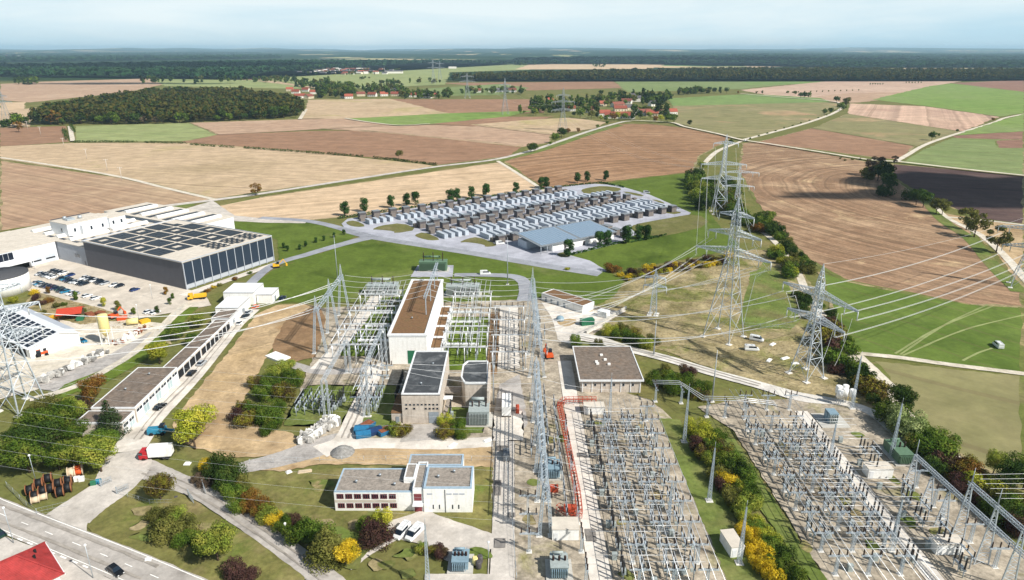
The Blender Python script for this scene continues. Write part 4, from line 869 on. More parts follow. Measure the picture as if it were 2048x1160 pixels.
# fence and planting of the park
def fence(px, label, h=2.2, step=4.0, world=False, mat='steel'):
    W = [Vector((p[0], p[1], 0)) if world else G(*p) for p in px]; t = thing('wire_fence', label, 'fence', W[0])
    pm = MB().tube([(0, 0, 0), (0, 0, h)], .05, 4).mesh('post', M[mat]); wm = MB()
    for a, b in zip(W, W[1:]):
        n = max(1, int((b-a).length/step))
        for i in range(n): link('post', pm, t, a.lerp(b, i/n)-W[0])
        for z in (.1, h*.5, h-.05): wm.strut(a-W[0]+Vector((0, 0, z)), b-W[0]+Vector((0, 0, z)), .03)
        for i in range(n*6): q = a.lerp(b, i/n/6)-W[0]; wm.strut(q, q+Vector((0, 0, h)), .012)
    wm.build('wire_mesh', M[mat], t); return t
fence([(688, 459), (722, 471), (850, 492), (950, 507), (1090, 531), (1205, 548)], 'wire fence along the front of the battery park')
PT = [(690, 432, 9), (729, 424, 9), (783, 416, 8.5), (813, 412, 8.5), (831, 410, 9), (901, 404, 9), (914, 402, 8.5), (943, 397, 8.5), (972, 392, 9), (1032, 387, 8), (1083, 377, 8.5), (1092, 376, 8.5), (1155, 366, 8), (1174, 363, 8), (1211, 361, 8)]
for i, (u, v, h) in enumerate(PT): tree(G(u, v), h, 'tall', 'leaf_park', 1, f'young green tree behind the battery park, {nth(i)} from the left', 'young trees behind the battery park', wide=1.25)
PT = [(1138, 514, 9), (1198, 494, 8.5), (1214, 492, 8.5), (1252, 487, 10), (1277, 479, 8), (1292, 480, 8.5)]
for i, (u, v, h) in enumerate(PT): tree(G(u, v), h, 'tall', 'leaf_park', 1, f'young green tree in front of the solar house, {nth(i)} from the left', 'young trees before the solar house', wide=1.25)
hedge([(680, 437), (760, 425), (860, 411), (980, 394), (1100, 377), (1200, 366), (1250, 376)], 1.6, 2.4, 'low green hedge behind the battery park', 'leaf_park', 1.6)
hedge([(1140, 511), (1195, 497), (1230, 488), (1262, 485), (1300, 478), (1335, 470)], 1.4, 2.0, 'low green hedge in front of the solar house', 'leaf_park', 1.6)
for i, (u, v) in enumerate([(568, 497), (575, 503), (600, 500), (612, 494), (632, 486), (648, 482), (668, 476), (688, 470)]): tree(G(u, v), 3.2, 'tall', 'leaf_park', 2, f'sapling in the meadow beside the factory, {nth(i)} from the left', 'saplings in the meadow', wide=1.2)
# ---------------------------------------------------------------- factory with solar roof
M['clad_grey'] = paint('grey_ribbed_cladding', '#65666d', .5, .2, var=.05, scale=.3); M['clad_light'] = paint('light_cladding', '#b9bec6', .5, .2, var=.04, scale=.3)
M['clad_white'] = paint('white_cladding', '#dadde0', .5, var=.04, scale=.3); M['roof_cream'] = paint('cream_roof_gravel', '#cdc4b6', .9, var=.08, scale=.4, dirt=('#aea391', .5))
M['dark_open'] = paint('dark_opening', '#1d1f22', .8); M['roof_dark_bit'] = paint('bitumen', '#4a4b4e', .8, var=.12)
FZ = (FA.x, FA.y, 0); FR = R(FANG)
t = thing('factory_hall', 'long grey factory hall with solar facade and roof full of panels', 'hall', FZ, FR)
MB().box(0, 0, 0, 50, 72, 12.4).build('wall', M['clad_grey'], t)
ribs = MB()
for k in range(90): ribs.box(-.09, .5+k*.8, .2, -.02, .62+k*.8, 12.2)
ribs.build('cladding_rib', M['clad_grey'], t)['kind'] = 'stuff'
mb = MB(); mb.box(-.3, -.3, 12.4, 50.3, 72.3, 12.7); rf = mb.build('roof', M['roof_cream'], t)
for a, b in (((-.4, -.4), (50.4, -.1)), ((-.4, 72.1), (50.4, 72.4)), ((-.4, -.1), (-.1, 72.1)), ((50.1, -.1), (50.4, 72.1))): MB().box(a[0], a[1], 12.71, b[0], b[1], 13.1).build('parapet', M['clad_light'], rf)
# solar facade: eleven bays of panels leaning on fins
pf = MB().box(0, 0, 0, 4.25, .12, 9.6).mesh('solar_panel_bay', M['pv']); fin = MB().box(-.15, -.5, 0, .15, 0, 12.3).mesh('facade_fin', M['clad_light'])
fb = MB().box(0, -.06, .3, 50, -.01, 2.4).build('facade_plinth', M['clad_light'], t)
for k in range(11): link('solar_panel_bay', pf, t, (.25+k*4.55, -.4, 2.5)); link('facade_fin', fin, t, (.02+k*4.55, -.02, 0))
link('facade_fin', fin, t, (50.0, -.02, 0))
# roof panels with light domes left free
pm = MB().box(0, 0, 0, 1.85, 1.05, .12).mesh('solar_panel', M['pv']); dome = MB()
for i in range(9): pass
cnt = 0; holes = []
for bx in range(5):
    for by in range(5):
        x0 = 1.5+bx*9.7; y0 = 3.5+by*13.6
        if by == 0 and bx in (0, 1): continue
        hx = 4 if (bx+by) % 2 else 3
        for i in range(4):
            for j in range(10):
                if by > 0 and 1 <= i <= 2 and 4 <= j <= 6 and (bx+by) % 2 == 0: continue
                if by == 0 and (i+j+bx) % 3 == 0: continue
                if cnt < 800:
                    if cnt < 290: link('solar_panel', pm, rf, (x0+i*2.05, y0+j*1.18, 12.86))
                    else: holes.append((x0+i*2.05, y0+j*1.18))
                    cnt += 1
mb = MB()
for x, y in holes: mb.box(x, y, 12.86, x+1.85, y+1.05, 12.98)
o = mb.build('solar_panels', M['pv'], rf); o['kind'] = 'stuff'
# light wing and rear hall
t = thing('factory_wing', 'light clad lower wing of the factory with roof domes, beside the grey hall', 'hall', FZ, FR)
MB().box(.4, 72.5, 0, 47, 137, 9.4).build('wall', M['clad_light'], t); r2 = MB().box(.1, 72.4, 9.4, 47.3, 137.3, 9.7).build('roof', M['roof_cream'], t)
MB().box(.33, 78, 3.4, .41, 82, 5.2).build('window', M['win_dark'], t); MB().box(.33, 73.5, 0, .41, 74.8, 2.2).build('door', M['clad_grey'], t)
ribs = MB()
for k in range(56): ribs.box(.3, 73+k*.4*1.2, .2, .39, 73.1+k*.48, 9.2)
ribs.build('cladding_rib', M['clad_light'], t)['kind'] = 'stuff'
M['dome'] = paint('rooflight', '#e9e8e4', .4)
def dome_mesh(L): return MB().side([(-1.6, 0), (1.6, 0), (1.3, .8), (.6, 1.25), (-.6, 1.25), (-1.3, .8)], 0, L).mesh('rooflight_dome', M['dome'])
DM = dome_mesh(20)
pr = MB(); 
for k in range(5):
    y = 80+k*11; link('rooflight_dome', DM, r2, (4, y, 9.7)); link('rooflight_dome', DM, r2, (26, y, 9.7))
for k in range(4):
    for i in range(9):
        for j in range(3):
            x = 3+i*4.6; y = 83+k*11+j*1.5
            if (i+k) % 4 != 3 and not (8 < x < 32 and y > 96): link('solar_panel', pm, r2, (x, y, 9.8))
t = thing('factory_rear_hall', 'rear hall of the factory with white rooflights and solar rows', 'hall', FZ, FR)
MB().box(50.8, 60, 0, 78, 137, 9.9).build('wall', M['clad_white'], t); r3 = MB().box(50.6, 59.8, 9.9, 78.2, 137.2, 10.2).build('roof', M['roof_cream'], t)
for k in range(5):
    y = 66+k*14; link('rooflight_dome', DM, r3, (54, y, 10.2))
    for i in range(10):
        for j in range(3): link('solar_panel', pm, r3, (53+i*2.3, y+4+j*1.4, 10.3))
t = thing('roof_penthouse', 'white penthouse block with small windows on the factory roof', 'building', FZ, FR)
MB().box(8, 98, 9.72, 29, 113, 16).build('wall', M['clad_white'], t); MB().box(29.02, 96.5, 9.72, 38, 110, 15).build('side_block', M['clad_white'], t); MB().box(14, 95.5, 9.72, 26, 97.98, 14.5).build('bay', M['clad_white'], t)
MB().box(7.7, 97.7, 16, 29.3, 113.3, 16.25).box(28.9, 96.3, 15, 38.2, 110.2, 15.2).build('roof', M['roof_cream'], t)
MB().box(8.5, 112.7, 16.26, 28.8, 113.2, 16.7).build('parapet', M['cab_dark'], t)
for (x, y) in ((11, 97.95), (30.5, 96.45), (35, 96.45), (18, 95.45), (24, 95.45)): MB().box(x, y-.05, 11.6, x+1, y, 13.4).build('window', M['win_dark'], t)
MB().box(7.93, 103, 11.6, 7.98, 104, 13.4).build('window', M['win_dark'], t)
mb = MB(); mb.box(12, 104, 16.3, 16, 108, 17.2).lathe([(1, 0), (1, 1.3), (.7, 1.4)], 10, (19, 105, 16.3)).lathe([(.8, 0), (.8, 1.3)], 10, (14, 110, 16.3)); mb.build('ventilation_unit', M['steel'], t)
# dock building
t = thing('loading_dock_building', 'white loading dock building with dark solar strip and two roller gates', 'hall', FZ, FR)
MB().box(-75, 96, 0, -.3, 137, 9.6).build('wall', M['clad_white'], t); MB().box(-75.3, 95.7, 9.6, 0, 137.3, 9.9).build('roof', M['roof_cream'], t)
for k in range(16): MB().box(-55+k*2.2, 95.8, 5.6, -53+k*2.2, 95.97, 9.0).build('solar_panel', M['pv'], t)
for x in (-6.4, -13): g_ = MB().box(x, 95.85, .1, x+5, 95.97, 4).build('roller_gate', M['cont_white'], t); MB().box(x+.3, 95.8, 1.8, x+4.7, 95.84, 2.5).build('gate_window', M['dark_open'], g_)
MB().box(-75, 89, 4.5, -13.5, 95.95, 4.9).build('canopy', M['clad_white'], t); MB().box(-75, 95.9, .1, -14, 95.96, 4.4).build('dock_opening', M['dark_open'], t)
for k in range(7): MB().tube([(-72+k*9.5, 89.5, 0), (-72+k*9.5, 89.5, 4.5)], .15, 6).build('post', M['clad_white'], t)
M['wood_pallet'] = paint('pallet_wood', '#b98a4a', .8, rand=.3)
for i in range(9):
    pm2 = MB().box(-.6, -.6, .12, .6, .6, 1.1).box(-.65, -.65, 0, .65, .65, .1); o = pm2.build('crate', M['wood_pallet'], None, FF(-22-i*1.6, 92+(i % 2)*1.5)+(.1,), FR); tag(o, f'wooden crate under the dock canopy, {nth(i)} from the gates', 'crate', 'crates under the dock canopy')
# white storage tank at the left edge
t = thing('storage_tank', 'round white storage tank at the left edge', 'tank', (-222.5, 281.5, 0))
mb = MB().lathe([(10.4, 0), (10.4, 7.6)], 36); mb.build('tank_wall', M['white_wall'], t); MB().lathe([(10.6, 7.6), (10.6, 7.9), (0.05, 8.4)], 36, cap=False).build('tank_roof', M['roof_dark_bit'], t)
MB().box(-.5, -10.5, 1, .5, -10.3, 3).build('hatch', M['skid_brown'], t)
# contractor's buildings
CA = Vector((-163.8, 211.4, 0)); CR = R(56)
t = thing('contractor_hall', 'white hall with striped solar roof in the contractor yard', 'hall', CA, R(146))
MB().side([(0, 0), (-16, 0), (-16, 4.2), (-10, 6.4), (0, 4.0)], 0, 46).build('wall', M['white_wall'], t)
hr = MB().side([(.7, 3.85), (.7, 4.05), (-10, 6.62), (-16.5, 4.25), (-16.5, 4.05), (-10, 6.42)], -.5, 46.5).build('roof', M['clad_white'], t)
sm = MB().box(0, 0, 0, 2.6, 1.15, .1).mesh('solar_panel', M['pv']); sl_ = math.atan(2.57/10.7)
for i in range(11):
    for j in range(7):
        y = -.1-j*1.4; o = link('solar_panel', sm, hr, (1+i*3.9, y-1.15, 4.14+(.7-y+1.15)*2.57/10.7)); o.rotation_euler = (-sl_, 0, 0)
for k in range(6): MB().box(3+k*7, -.02, 0, 8.6+k*7, .06, 3.3).build('gate_opening', M['dark_open'], t)
MB().box(-.06, -5, 1.6, -.01, -4, 2.6).build('window', M['win_dark'], t)
t = thing('contractor_shed', 'low white building behind the contractor hall', 'building', G(121, 690), R(146))
MB().side([(3, 0), (-5, 0), (-5, 4.4), (-1, 5.2), (3, 4.4)], 0, 44).build('wall', M['white_wall'], t); MB().side([(3.5, 4.35), (3.5, 4.55), (-1, 5.42), (-5.5, 4.55), (-5.5, 4.35), (-1, 5.22)], -.4, 44.4).build('roof', M['clad_light'], t)
t = thing('open_shed', 'open timber shed with bright red roof in the contractor yard', 'shed', G(118, 645), R(20))
for x in (0, 7.4):
    for y in (0, 6): MB().box(x, y, 0, x+.25, y+.25, 3).build('post', M['bark'], t)
M['red_metal'] = paint('red_metal_roof', '#b8432f', .6, var=.1); MB().side([(-.7, 2.9), (3.1, 4.4), (7, 2.9), (7, 3.05), (3.1, 4.6), (-.7, 3.05)], -.6, 8.2).build('roof', M['red_metal'], t)
MB().box(.1, 6.1, 0, 7.4, 6.2, 2.9).build('back_wall', M['bark'], t)
t = thing('mortar_silo', 'tall cream silo on white legs in the contractor yard', 'silo', G(216, 688))
M['cream'] = paint('cream_paint', '#e0cf8e', .5); MB().lathe([(.3, 3), (1.7, 5), (1.7, 11), (1.5, 11.4), (.1, 11.5)], 18).build('silo_body', M['cream'], t)
for x, y in ((-1.4, -1.4), (1.4, -1.4), (1.4, 1.4), (-1.4, 1.4)): MB().beam((x, y, 0), (x, y, 6), .2).build('leg', M['white_wall'], t)
MB().beam((-1.9, -.3, 0), (-1.9, -.3, 11), .12).beam((-1.9, .3, 0), (-1.9, .3, 11), .12).build('ladder', M['white_wall'], t)
t = thing('tank_trailer', 'pale round tank lying in the contractor yard', 'tank', G(266, 650), R(20)); MB().tube([(-2, 0, 1.5), (2, 0, 1.5)], 1.2, 14).build('tank_body', M['cream'], t); MB().box(-1.8, -.9, 0, 1.8, .9, .5).build('cradle', M['cab_dark'], t)
M['orange'] = paint('orange_paint', '#d1592a', .5); M['yellow'] = paint('yellow_paint', '#dfae2c', .5); M['rubber'] = paint('tyre_rubber', '#1c1c1e', .9); M['green_paint'] = paint('green_paint', '#2f6e50', .5); M['rust'] = paint('rusty_steel', '#8a5236', .9, var=.25)
def digger(u, v, rz, mt, label):
    t = thing('excavator', label, 'excavator', G(u, v), R(rz)); MB().box(-1.6, -1.3, 0, 1.6, -.7, .8).box(-1.6, .7, 0, 1.6, 1.3, .8).build('track', M['rubber'], t)
    b = MB().box(-1.6, -1.2, .85, 1.4, 1.2, 1.9).build('body', M[mt], t); MB().box(.2, -1.1, 1.9, 1.4, 0, 3).build('cab', M['win_dark'], t)
    MB().beam((1.2, .4, 1.6), (3.4, .4, 3.8), .35).beam((3.4, .4, 3.8), (4.8, .4, 1.4), .28).box(4.4, 0, .3, 5.2, .9, 1.4).build('arm', M[mt], t)
digger(1098, 716, 100, 'orange', 'orange excavator beside the tall gantry'); digger(553, 535, 20, 'yellow', 'small yellow excavator beside the solar facade'); digger(228, 637, 60, 'orange', 'orange excavator behind the cream silo')
for i, (u, v, mt, lab) in enumerate([(245, 640, 'orange', 'orange machine attachment in the contractor yard'), (290, 646, 'yellow', 'yellow machine attachment in the contractor yard'), (112, 637, 'yellow', 'yellow skip beside the red roofed shed'), (162, 640, 'green_paint', 'green skip behind the red roofed shed'), (180, 632, 'rust', 'rusty steel stack behind the silo'), (200, 630, 'rust', 'second rusty steel stack behind the silo')]):
    MBx = MB().side([(-1, 0), (1, 0), (1.4, 1.3), (-1.4, 1.3)], -1.7, 1.7).box(-1.2, -1.2, 1.3, 1.2, 1.2, 1.45); tag(MBx.build('skip', M[mt], None, G(u, v), R(20+i*30)), lab, 'skip')
# wooden boards, rubble heaps at the yard edge
def rubble(name, px, n, s0, s1, mats, label, cat, seed, hgt=1.0):
    r = random.Random(seed); W = [G(*p) for p in px]; mb = MB()
    for k in range(n):
        f = r.random()*(len(W)-1); i = int(f); p = W[i].lerp(W[i+1], f-i)+Vector((r.uniform(-1.6, 1.6), r.uniform(-1.2, 1.2), 0)); s = r.uniform(s0, s1)
        q = [Vector((r.uniform(-1, 1), r.uniform(-1, 1), 0)) for _ in range(4)]
        a = [p+Vector((dx*s*r.uniform(.6, 1.1), dy*s*r.uniform(.6, 1.1), r.uniform(0, hgt)+dz*s)) for dz in (0, 1) for dx, dy in ((-.5, -.5), (.5, -.5), (.5, .5), (-.5, .5))]
        mb.mat(k % len(mats)).add(a, [(3, 2, 1, 0), (4, 5, 6, 7), (0, 1, 5, 4), (1, 2, 6, 5), (2, 3, 7, 6), (3, 0, 4, 7)])
    o = mb.build(name, [M[m] for m in mats]); return tag(o, label, cat, None, 'stuff')
M['rock'] = paint('pale_rock', '#b9b6b0', .9, var=.2); M['rock_dark'] = paint('grey_rock', '#8e8c88', .9, var=.2)
rubble('rubble_heap', [(75, 772), (120, 750), (170, 728), (210, 708)], 60, .6, 1.8, ['rock', 'rock_dark', 'white_wall'], 'row of rubble and slab stacks at the contractor yard edge', 'rubble', 4)
rubble('rubble_heap', [(225, 690), (250, 684), (275, 668), (290, 660)], 70, .4, 1.4, ['rust', 'white_wall', 'rock'], 'scattered boards and scrap beside the silo', 'scrap', 5)
rubble('stone_heap', [(610, 886), (632, 872), (652, 858), (668, 848)], 260, .7, 1.7, ['rock', 'white_wall', 'rock_dark', 'rock'], 'heap of pale boulders beside the service lane', 'boulders', 6, 1.4)
r_ = MB().lathe([(3.6, 0), (2.9, .5), (2.0, 1.2), (.9, 1.9), (.2, 2.2)], 14); tag(r_.build('gravel_heap', M['rock_dark'], None, G(685, 906)), 'grey gravel heap on the earth strip', 'gravel heap', kind=None)
# ---------------------------------------------------------------- substation buildings
M['roof_brown_gravel'] = paint('brown_roof_moss', '#7a5c40', .95, var=.2, scale=1.2, dirt=('#5d5a34', .5)); M['roof_grey_gravel'] = paint('grey_roof_gravel', '#978e84', .95, var=.2, scale=1.6, dirt=('#6b645c', .7))
M['roof_moss'] = paint('mossy_flat_roof', '#796d62', .95, var=.25, scale=.9, dirt=('#8b6f56', .5)); M['roof_felt'] = paint('dark_roofing_felt', '#46494c', .7, var=.15, scale=.6, dirt=('#8a8c8c', .8))
M['concrete_wall'] = paint('board_concrete', '#c9beb1', .9, var=.1, scale=1.0, dirt=('#a3968a', .5), streak=('#8d8276', .6)); M['trim_white'] = paint('white_trim', '#dfe1e2', .6); M['trim_blue'] = paint('blue_grey_trim', '#9fb4c4', .6)
M['frame_red'] = paint('dark_red_frames', '#7d3b40', .6); M['gate_grey'] = paint('grey_gate', '#8a939b', .5)
def flat_roof(t, x0, y0, x1, y1, z, roof, trim='trim_white', e=.5, lip=.5, name='roof'):
    o = MB().box(x0, y0, z, x1, y1, z+.15).build(name, M[roof], t)
    for a in ((x0-e, y0-e, x1+e, y0), (x0-e, y1, x1+e, y1+e), (x0-e, y0+.002, x0, y1-.002), (x1, y0+.002, x1+e, y1-.002)): MB().box(a[0], a[1], z-.25, a[2], a[3], z+lip).build('parapet', M[trim], o)
    return o
def windows(t, xs, y, z0, z1, w_, frame, face=-1, bars=2):
    for x in xs:
        f = MB(); d = .08*face
        y0, y1 = sorted((y, y+d))
        q_ = .12 if bars > 1 else .05
        f.box(x, y0, z0, x+w_, y1, z0+q_).box(x, y0, z1-q_, x+w_, y1, z1).box(x, y0, z0, x+q_, y1, z1).box(x+w_-q_, y0, z0, x+w_, y1, z1)
        for b in range(1, bars): f.box(x+w_*b/bars-.06, y0, z0, x+w_*b/bars+.06, y1, z1)
        o = f.build('window', M[frame], t); yy = sorted((y+.01*face, y+.04*face)); MB().box(x+q_*.8, yy[0], z0+q_*.8, x+w_-q_*.8, yy[1], z1-q_*.8).build('pane', M['win_dark'], o)
# switch hall with brown roof
t = thing('switch_hall', 'long white switch hall with brown gravel roof between the gantries', 'hall', (-41.3, 207.5, 0))
MB().box(.5, 0, 0, 13, 57, 10.6).build('wall', M['white_wall'], t); flat_roof(t, 1.1, .8, 12.3, 56.2, 10.6, 'roof_brown_gravel', 'trim_white', 1.0, .45)
MB().box(13.05, 1, 0, 18, 42, 5).build('side_wing', M['white_wall'], t)
for k in range(4): flat_roof(t, 13.9, 2+k*10, 17.2, 10.5+k*10, 5.0, 'roof_brown_gravel', 'trim_white', .5, .3, 'side_wing_roof')
for k in range(4): MB().beam((-12, 9+k*13, 5), (.4, 9+k*13, 5), .7, .6).build('bus_duct', M['trim_white'], t)
for k in range(4): MB().beam((18.1, 4+k*10, 5.8), (30, 4+k*10, 5.8), .7, .6).build('bus_duct', M['trim_white'], t)
MB().box(6.5, -.08, 0, 9.5, -.02, 5.2).build('gate', M['green_paint'], t)
# grey transformer hall
t = thing('transformer_hall', 'sandy concrete hall with dark flat roof and square windows', 'hall', (-30.8, 169.2, 0))
MB().box(0, 0, 0, 10.7, 28.6, 9.2).build('wall', M['concrete_wall'], t); flat_roof(t, .5, .5, 10.2, 28.1, 9.2, 'roof_felt', 'trim_white', .5, .35)
windows(t, [.9+k*1.08 for k in range(9)], 0, 5.8, 6.5, .7, 'concrete_wall', -1, 1); windows(t, [.9, 3.06]+[6.3+k*1.08 for k in range(4)], 0, 4.55, 5.25, .7, 'concrete_wall', -1, 1)
g_ = MB().box(7.4, -.1, 0, 10.2, -.02, 3.8).build('roller_gate', M['gate_grey'], t)
for k in range(8): MB().box(7.45, -.13, .2+k*.45, 10.15, -.101, .28+k*.45).build('slat', M['steel'], g_)
MB().box(-3.2, .4, 0, -.05, 12, 3.2).build('side_annex', M['concrete_wall'], t); MB().box(-3.3, .3, 3.2, -.05, 12.1, 3.35).build('annex_roof', M['roof_brown_gravel'], t); MB().box(-2, .28, 0, -1, .39, 2.1).build('door', M['gate_grey'], t)
MB().box(10.75, 12, 3.2, 15.5, 16, 3.6).build('link_roof', M['roof_grey_gravel'], t)
MB().beam((11.2, 2, 0), (12.4, 8, 3.6), 1.2, .15).build('stair', M['roof_grey_gravel'], t); MB().box(10.75, 7.8, 3.4, 13.4, 10, 3.6).build('landing', M['trim_white'], t)
# second grey hall with chamfered corner
t = thing('control_hall', 'concrete hall with chamfered dark roof beside the transformer', 'hall', (-15, 178.9, 0))
pl = [(1.3, 0), (0, 3.6), (0, 11.8), (1.2, 14.5), (7.4, 14.5), (7.8, 0)]
MB().prism(pl, 0, 7.7).build('wall', M['concrete_wall'], t); o = MB().prism([(p[0]*.9+.4, p[1]*.95+.35) for p in pl], 7.7, 7.9).build('roof', M['roof_felt'], t)
for a, b in zip(pl, pl[1:]+pl[:1]): MB().beam((a[0], a[1], 7.85), (b[0], b[1], 7.85), .4, .6).build('parapet', M['trim_white'], o)
MB().box(7.9, -6, 0, 8.4, 12, 8.6).build('fire_wall', M['concrete_wall'], t)
# big grey transformer in front of it
def transformer(loc, w_, d, h, mat, label, rz=0, radmat=None, bushes=3, cons=True, bush_h=1.0):
    t = thing('power_transformer', label, 'transformer', loc, rz); rm = M[radmat or mat]
    MB().box(-w_/2, -d/2, .5, w_/2, d/2, h*.7).box(-w_/2-.15, -d/2-.15, h*.7, w_/2+.15, d/2+.15, h*.74).build('tank', M[mat], t); MB().box(-w_/2-1, -d/2-1, 0, w_/2+1, d/2+1, .5).build('foundation', M['slab'], t)
    for s in (-1, 1):
        mb = MB()
        for k in range(int(w_/.42)): mb.box(-w_/2+.1+k*.42, s*(d/2+.1), .9, -w_/2+.26+k*.42, s*(d/2+.9), h*.66)
        mb.build('radiator', rm, t)
    for k in range(bushes):
        x = -w_*.35+w_*.7*k/max(1, bushes-1)
        mb = MB(); prof = []
        for i in range(7): prof += [(.16, i*.22*bush_h), (.26, (i*.22+.08)*bush_h)]
        mb.lathe(prof+[(.06, 1.7*bush_h)], 8, (x, 0, h*.74)); mb.build('bushing', M['insul'], t)
    if cons:
        MB().tube([(-w_*.4, d*.3, h*.98), (w_*.25, d*.3, h*.98)], h*.075, 10).beam((-w_*.3, d*.3, h*.74), (-w_*.3, d*.3, h*.95), .15).beam((w_*.15, d*.3, h*.74), (w_*.15, d*.3, h*.95), .15).build('expansion_tank', M[mat], t)
    return t
M['insul'] = paint('brown_porcelain', '#3a2622', .3, var=.1, spec=.5); M['insul_grey'] = paint('dark_insulator', '#2a2b30', .35, spec=.5)
M['tx_grey'] = paint('transformer_grey', '#9fa8a6', .5, var=.1); M['tx_green'] = paint('transformer_green', '#5f7a62', .5, var=.1); M['tx_blue'] = paint('transformer_blue', '#7f97a4', .5, var=.1)
transformer((-9.3, 171, 0), 5.5, 6, 6.2, 'tx_grey', 'big grey transformer with radiators in front of the chamfered hall')
transformer((-37.5, 311, 0), 13, 5, 6.5, 'tx_green', 'green transformer with three slanted bushings on the meadow', bush_h=2.6)
poly_patch('paving', [(-47, 300), (-27.5, 300), (-28.5, 318), (-46, 318)], M['parkpave'], 5, .05, 'paved pad of the green transformer')
transformer((-55.5, 277, 0), 13, 5, 6.5, 'tx_grey', 'grey transformer left of the switch hall roof', bush_h=2.2); transformer((-21, 276, 0), 14, 5, 6.5, 'tx_grey', 'grey transformer right of the switch hall roof', bush_h=2.2)
ribbon('park_road', [(-27, 303), (-14, 303), (0, 301), (5, 294), (6, 282), (5, 268)], [5, 5, 6, 6, 6, 6], M['parkroad'], 5, 'paved road bend right of the green transformer', world=True)
transformer((-10.5, 113.2, 0), 3.2, 3.6, 3.4, 'tx_blue', 'blue grey transformer in a tray beside the forecourt', bush_h=.6, bushes=4)
transformer((10, 145, 0), 3.6, 4.2, 4, 'tx_blue', 'pale blue transformer under the long gantry', bush_h=.7); transformer((9.5, 111.5, 0), 3.4, 4, 3.8, 'tx_grey', 'grey transformer in a blue tray at the lower edge', radmat='tx_blue', bush_h=.7)
transformer((100, 152.5, 0), 3.6, 7, 4.2, 'tx_green', 'dark green transformer in the right switchyard', R(0), bush_h=.9)
o = MB().box(-1.3, -1.6, .4, 1.3, 1.6, 3.4).box(-1.5, -.5, .6, -1.3, .5, 3); t = thing('neutral_reactor', 'grey reactor on a pale slab in the right switchyard', 'reactor', (90.5, 170.5, 0)); o.build('tank', M['tx_blue'], t); MB().box(-4, -4, 0, 4, 4, .4).build('foundation', M['slab'], t)
for k in range(5): MB().box(-1.2+k*.5, -2.3, .7, -1.05+k*.5, -1.65, 3.1).build('radiator', M['tx_grey'], t)
for i, (x, y) in enumerate([(97, 180), (99, 181), (101, 180.6), (98, 183), (100.2, 183.4)]):
    t = thing('air_core_coil', f'white coil drum on posts in the right switchyard, {nth(i)} from the left', 'coil', (x, y, 0), group='white coil drums'); MB().lathe([(.9, 2.6), (.9, 4.8), (.7, 4.9)], 14).build('coil', M['white_wall'], t)
    for a in range(3): MB().beam((.6*math.cos(a*2.1), .6*math.sin(a*2.1), 0), (.6*math.cos(a*2.1), .6*math.sin(a*2.1), 2.6), .15).build('post', M['steel'], t)
# oil drums beside the tray transformer
for i, (x, y) in enumerate([(-8.2, 113.5), (-7.4, 112.4), (-7.2, 114)]): tag(MB().lathe([(.55, 0), (.6, .1), (.6, 1.4), (.5, 1.6)], 12).box(-.4, -.4, 1.6, .4, .4, 1.7).build('drum', M['cab_dark' if i else 'cream'], None, (x+.6, y, .12)), ['cream', 'dark', 'black'][i]+' drum beside the tray transformer', 'drum')
# office
t = thing('office_building', 'white two storey office with gravel roofs and dark red windows', 'building', (-40.4, 130.5, 0))
MB().box(0, 0, 0, 17.9, 9.2, 5.1).build('main_wall', M['white_wall'], t); flat_roof(t, .4, .4, 17.5, 8.8, 5.1, 'roof_grey_gravel', 'trim_blue', .35, .3)
windows(t, [.6+k*1.98 for k in range(7)], 0, 3.5, 4.75, 1.55, 'frame_red', -1, 3); windows(t, [.7+k*1.98 for k in range(7)], 0, 1.0, 2.25, 1.55, 'frame_red', -1, 3)
MB().box(0, -.05, 2.5, 14, -.01, 3.2).build('spandrel_band', M['roof_cream'], t)
MB().box(17.95, -.3, 0, 20.3, 10.5, 6.0).build('stair_block', M['white_wall'], t); flat_roof(t, 18.25, .1, 20.0, 10.1, 6.0, 'roof_grey_gravel', 'trim_white', .3, .4, 'stair_roof')
MB().box(15.4, 3.4, 5.1, 17.9, 9.2, 6.4).build('plant_room', M['white_wall'], t); flat_roof(t, 15.7, 3.7, 17.6, 8.9, 6.4, 'roof_grey_gravel', 'trim_white', .25, .3, 'plant_room_roof')
MB().box(18.2, -.36, 3.2, 19.9, -.31, 5).build('stair_window', M['frame_red'], t); MB().box(18.2, -.36, 0, 19.9, -.31, 2.3).build('entrance_door', M['frame_red'], t); MB().box(17.9, -1.6, 2.45, 20.3, -.31, 2.65).build('entrance_canopy', M['trim_white'], t)
MB().box(20.4, -.6, 0, 31.4, 8, 6.5).build('right_wall', M['white_wall'], t); flat_roof(t, 20.9, -.1, 30.9, 7.5, 6.5, 'roof_grey_gravel', 'trim_blue', .45, .35, 'right_roof')
for x in (22.4, 23.8, 26.8, 28.2): MB().box(x, -.66, 1.2, x+.25, -.61, 2.3).build('slit_window', M['win_dark'], t)
for x in (21.2, 25.6, 27.1, 28.5): MB().box(x, -.65, 5.0, x+1.2, -.61, 5.4).build('vent_grille', M['clad_light'], t)
MB().box(25.2, -.68, 0, 25.35, -.61, 6.3).build('downpipe', M['roof_dark_bit'], t)
MB().box(15.5, 9.3, 0, 28.6, 14, 5.9).build('rear_wall', M['white_wall'], t); flat_roof(t, 15.9, 9.7, 28.2, 13.6, 5.9, 'roof_grey_gravel', 'trim_blue', .4, .3, 'rear_roof')
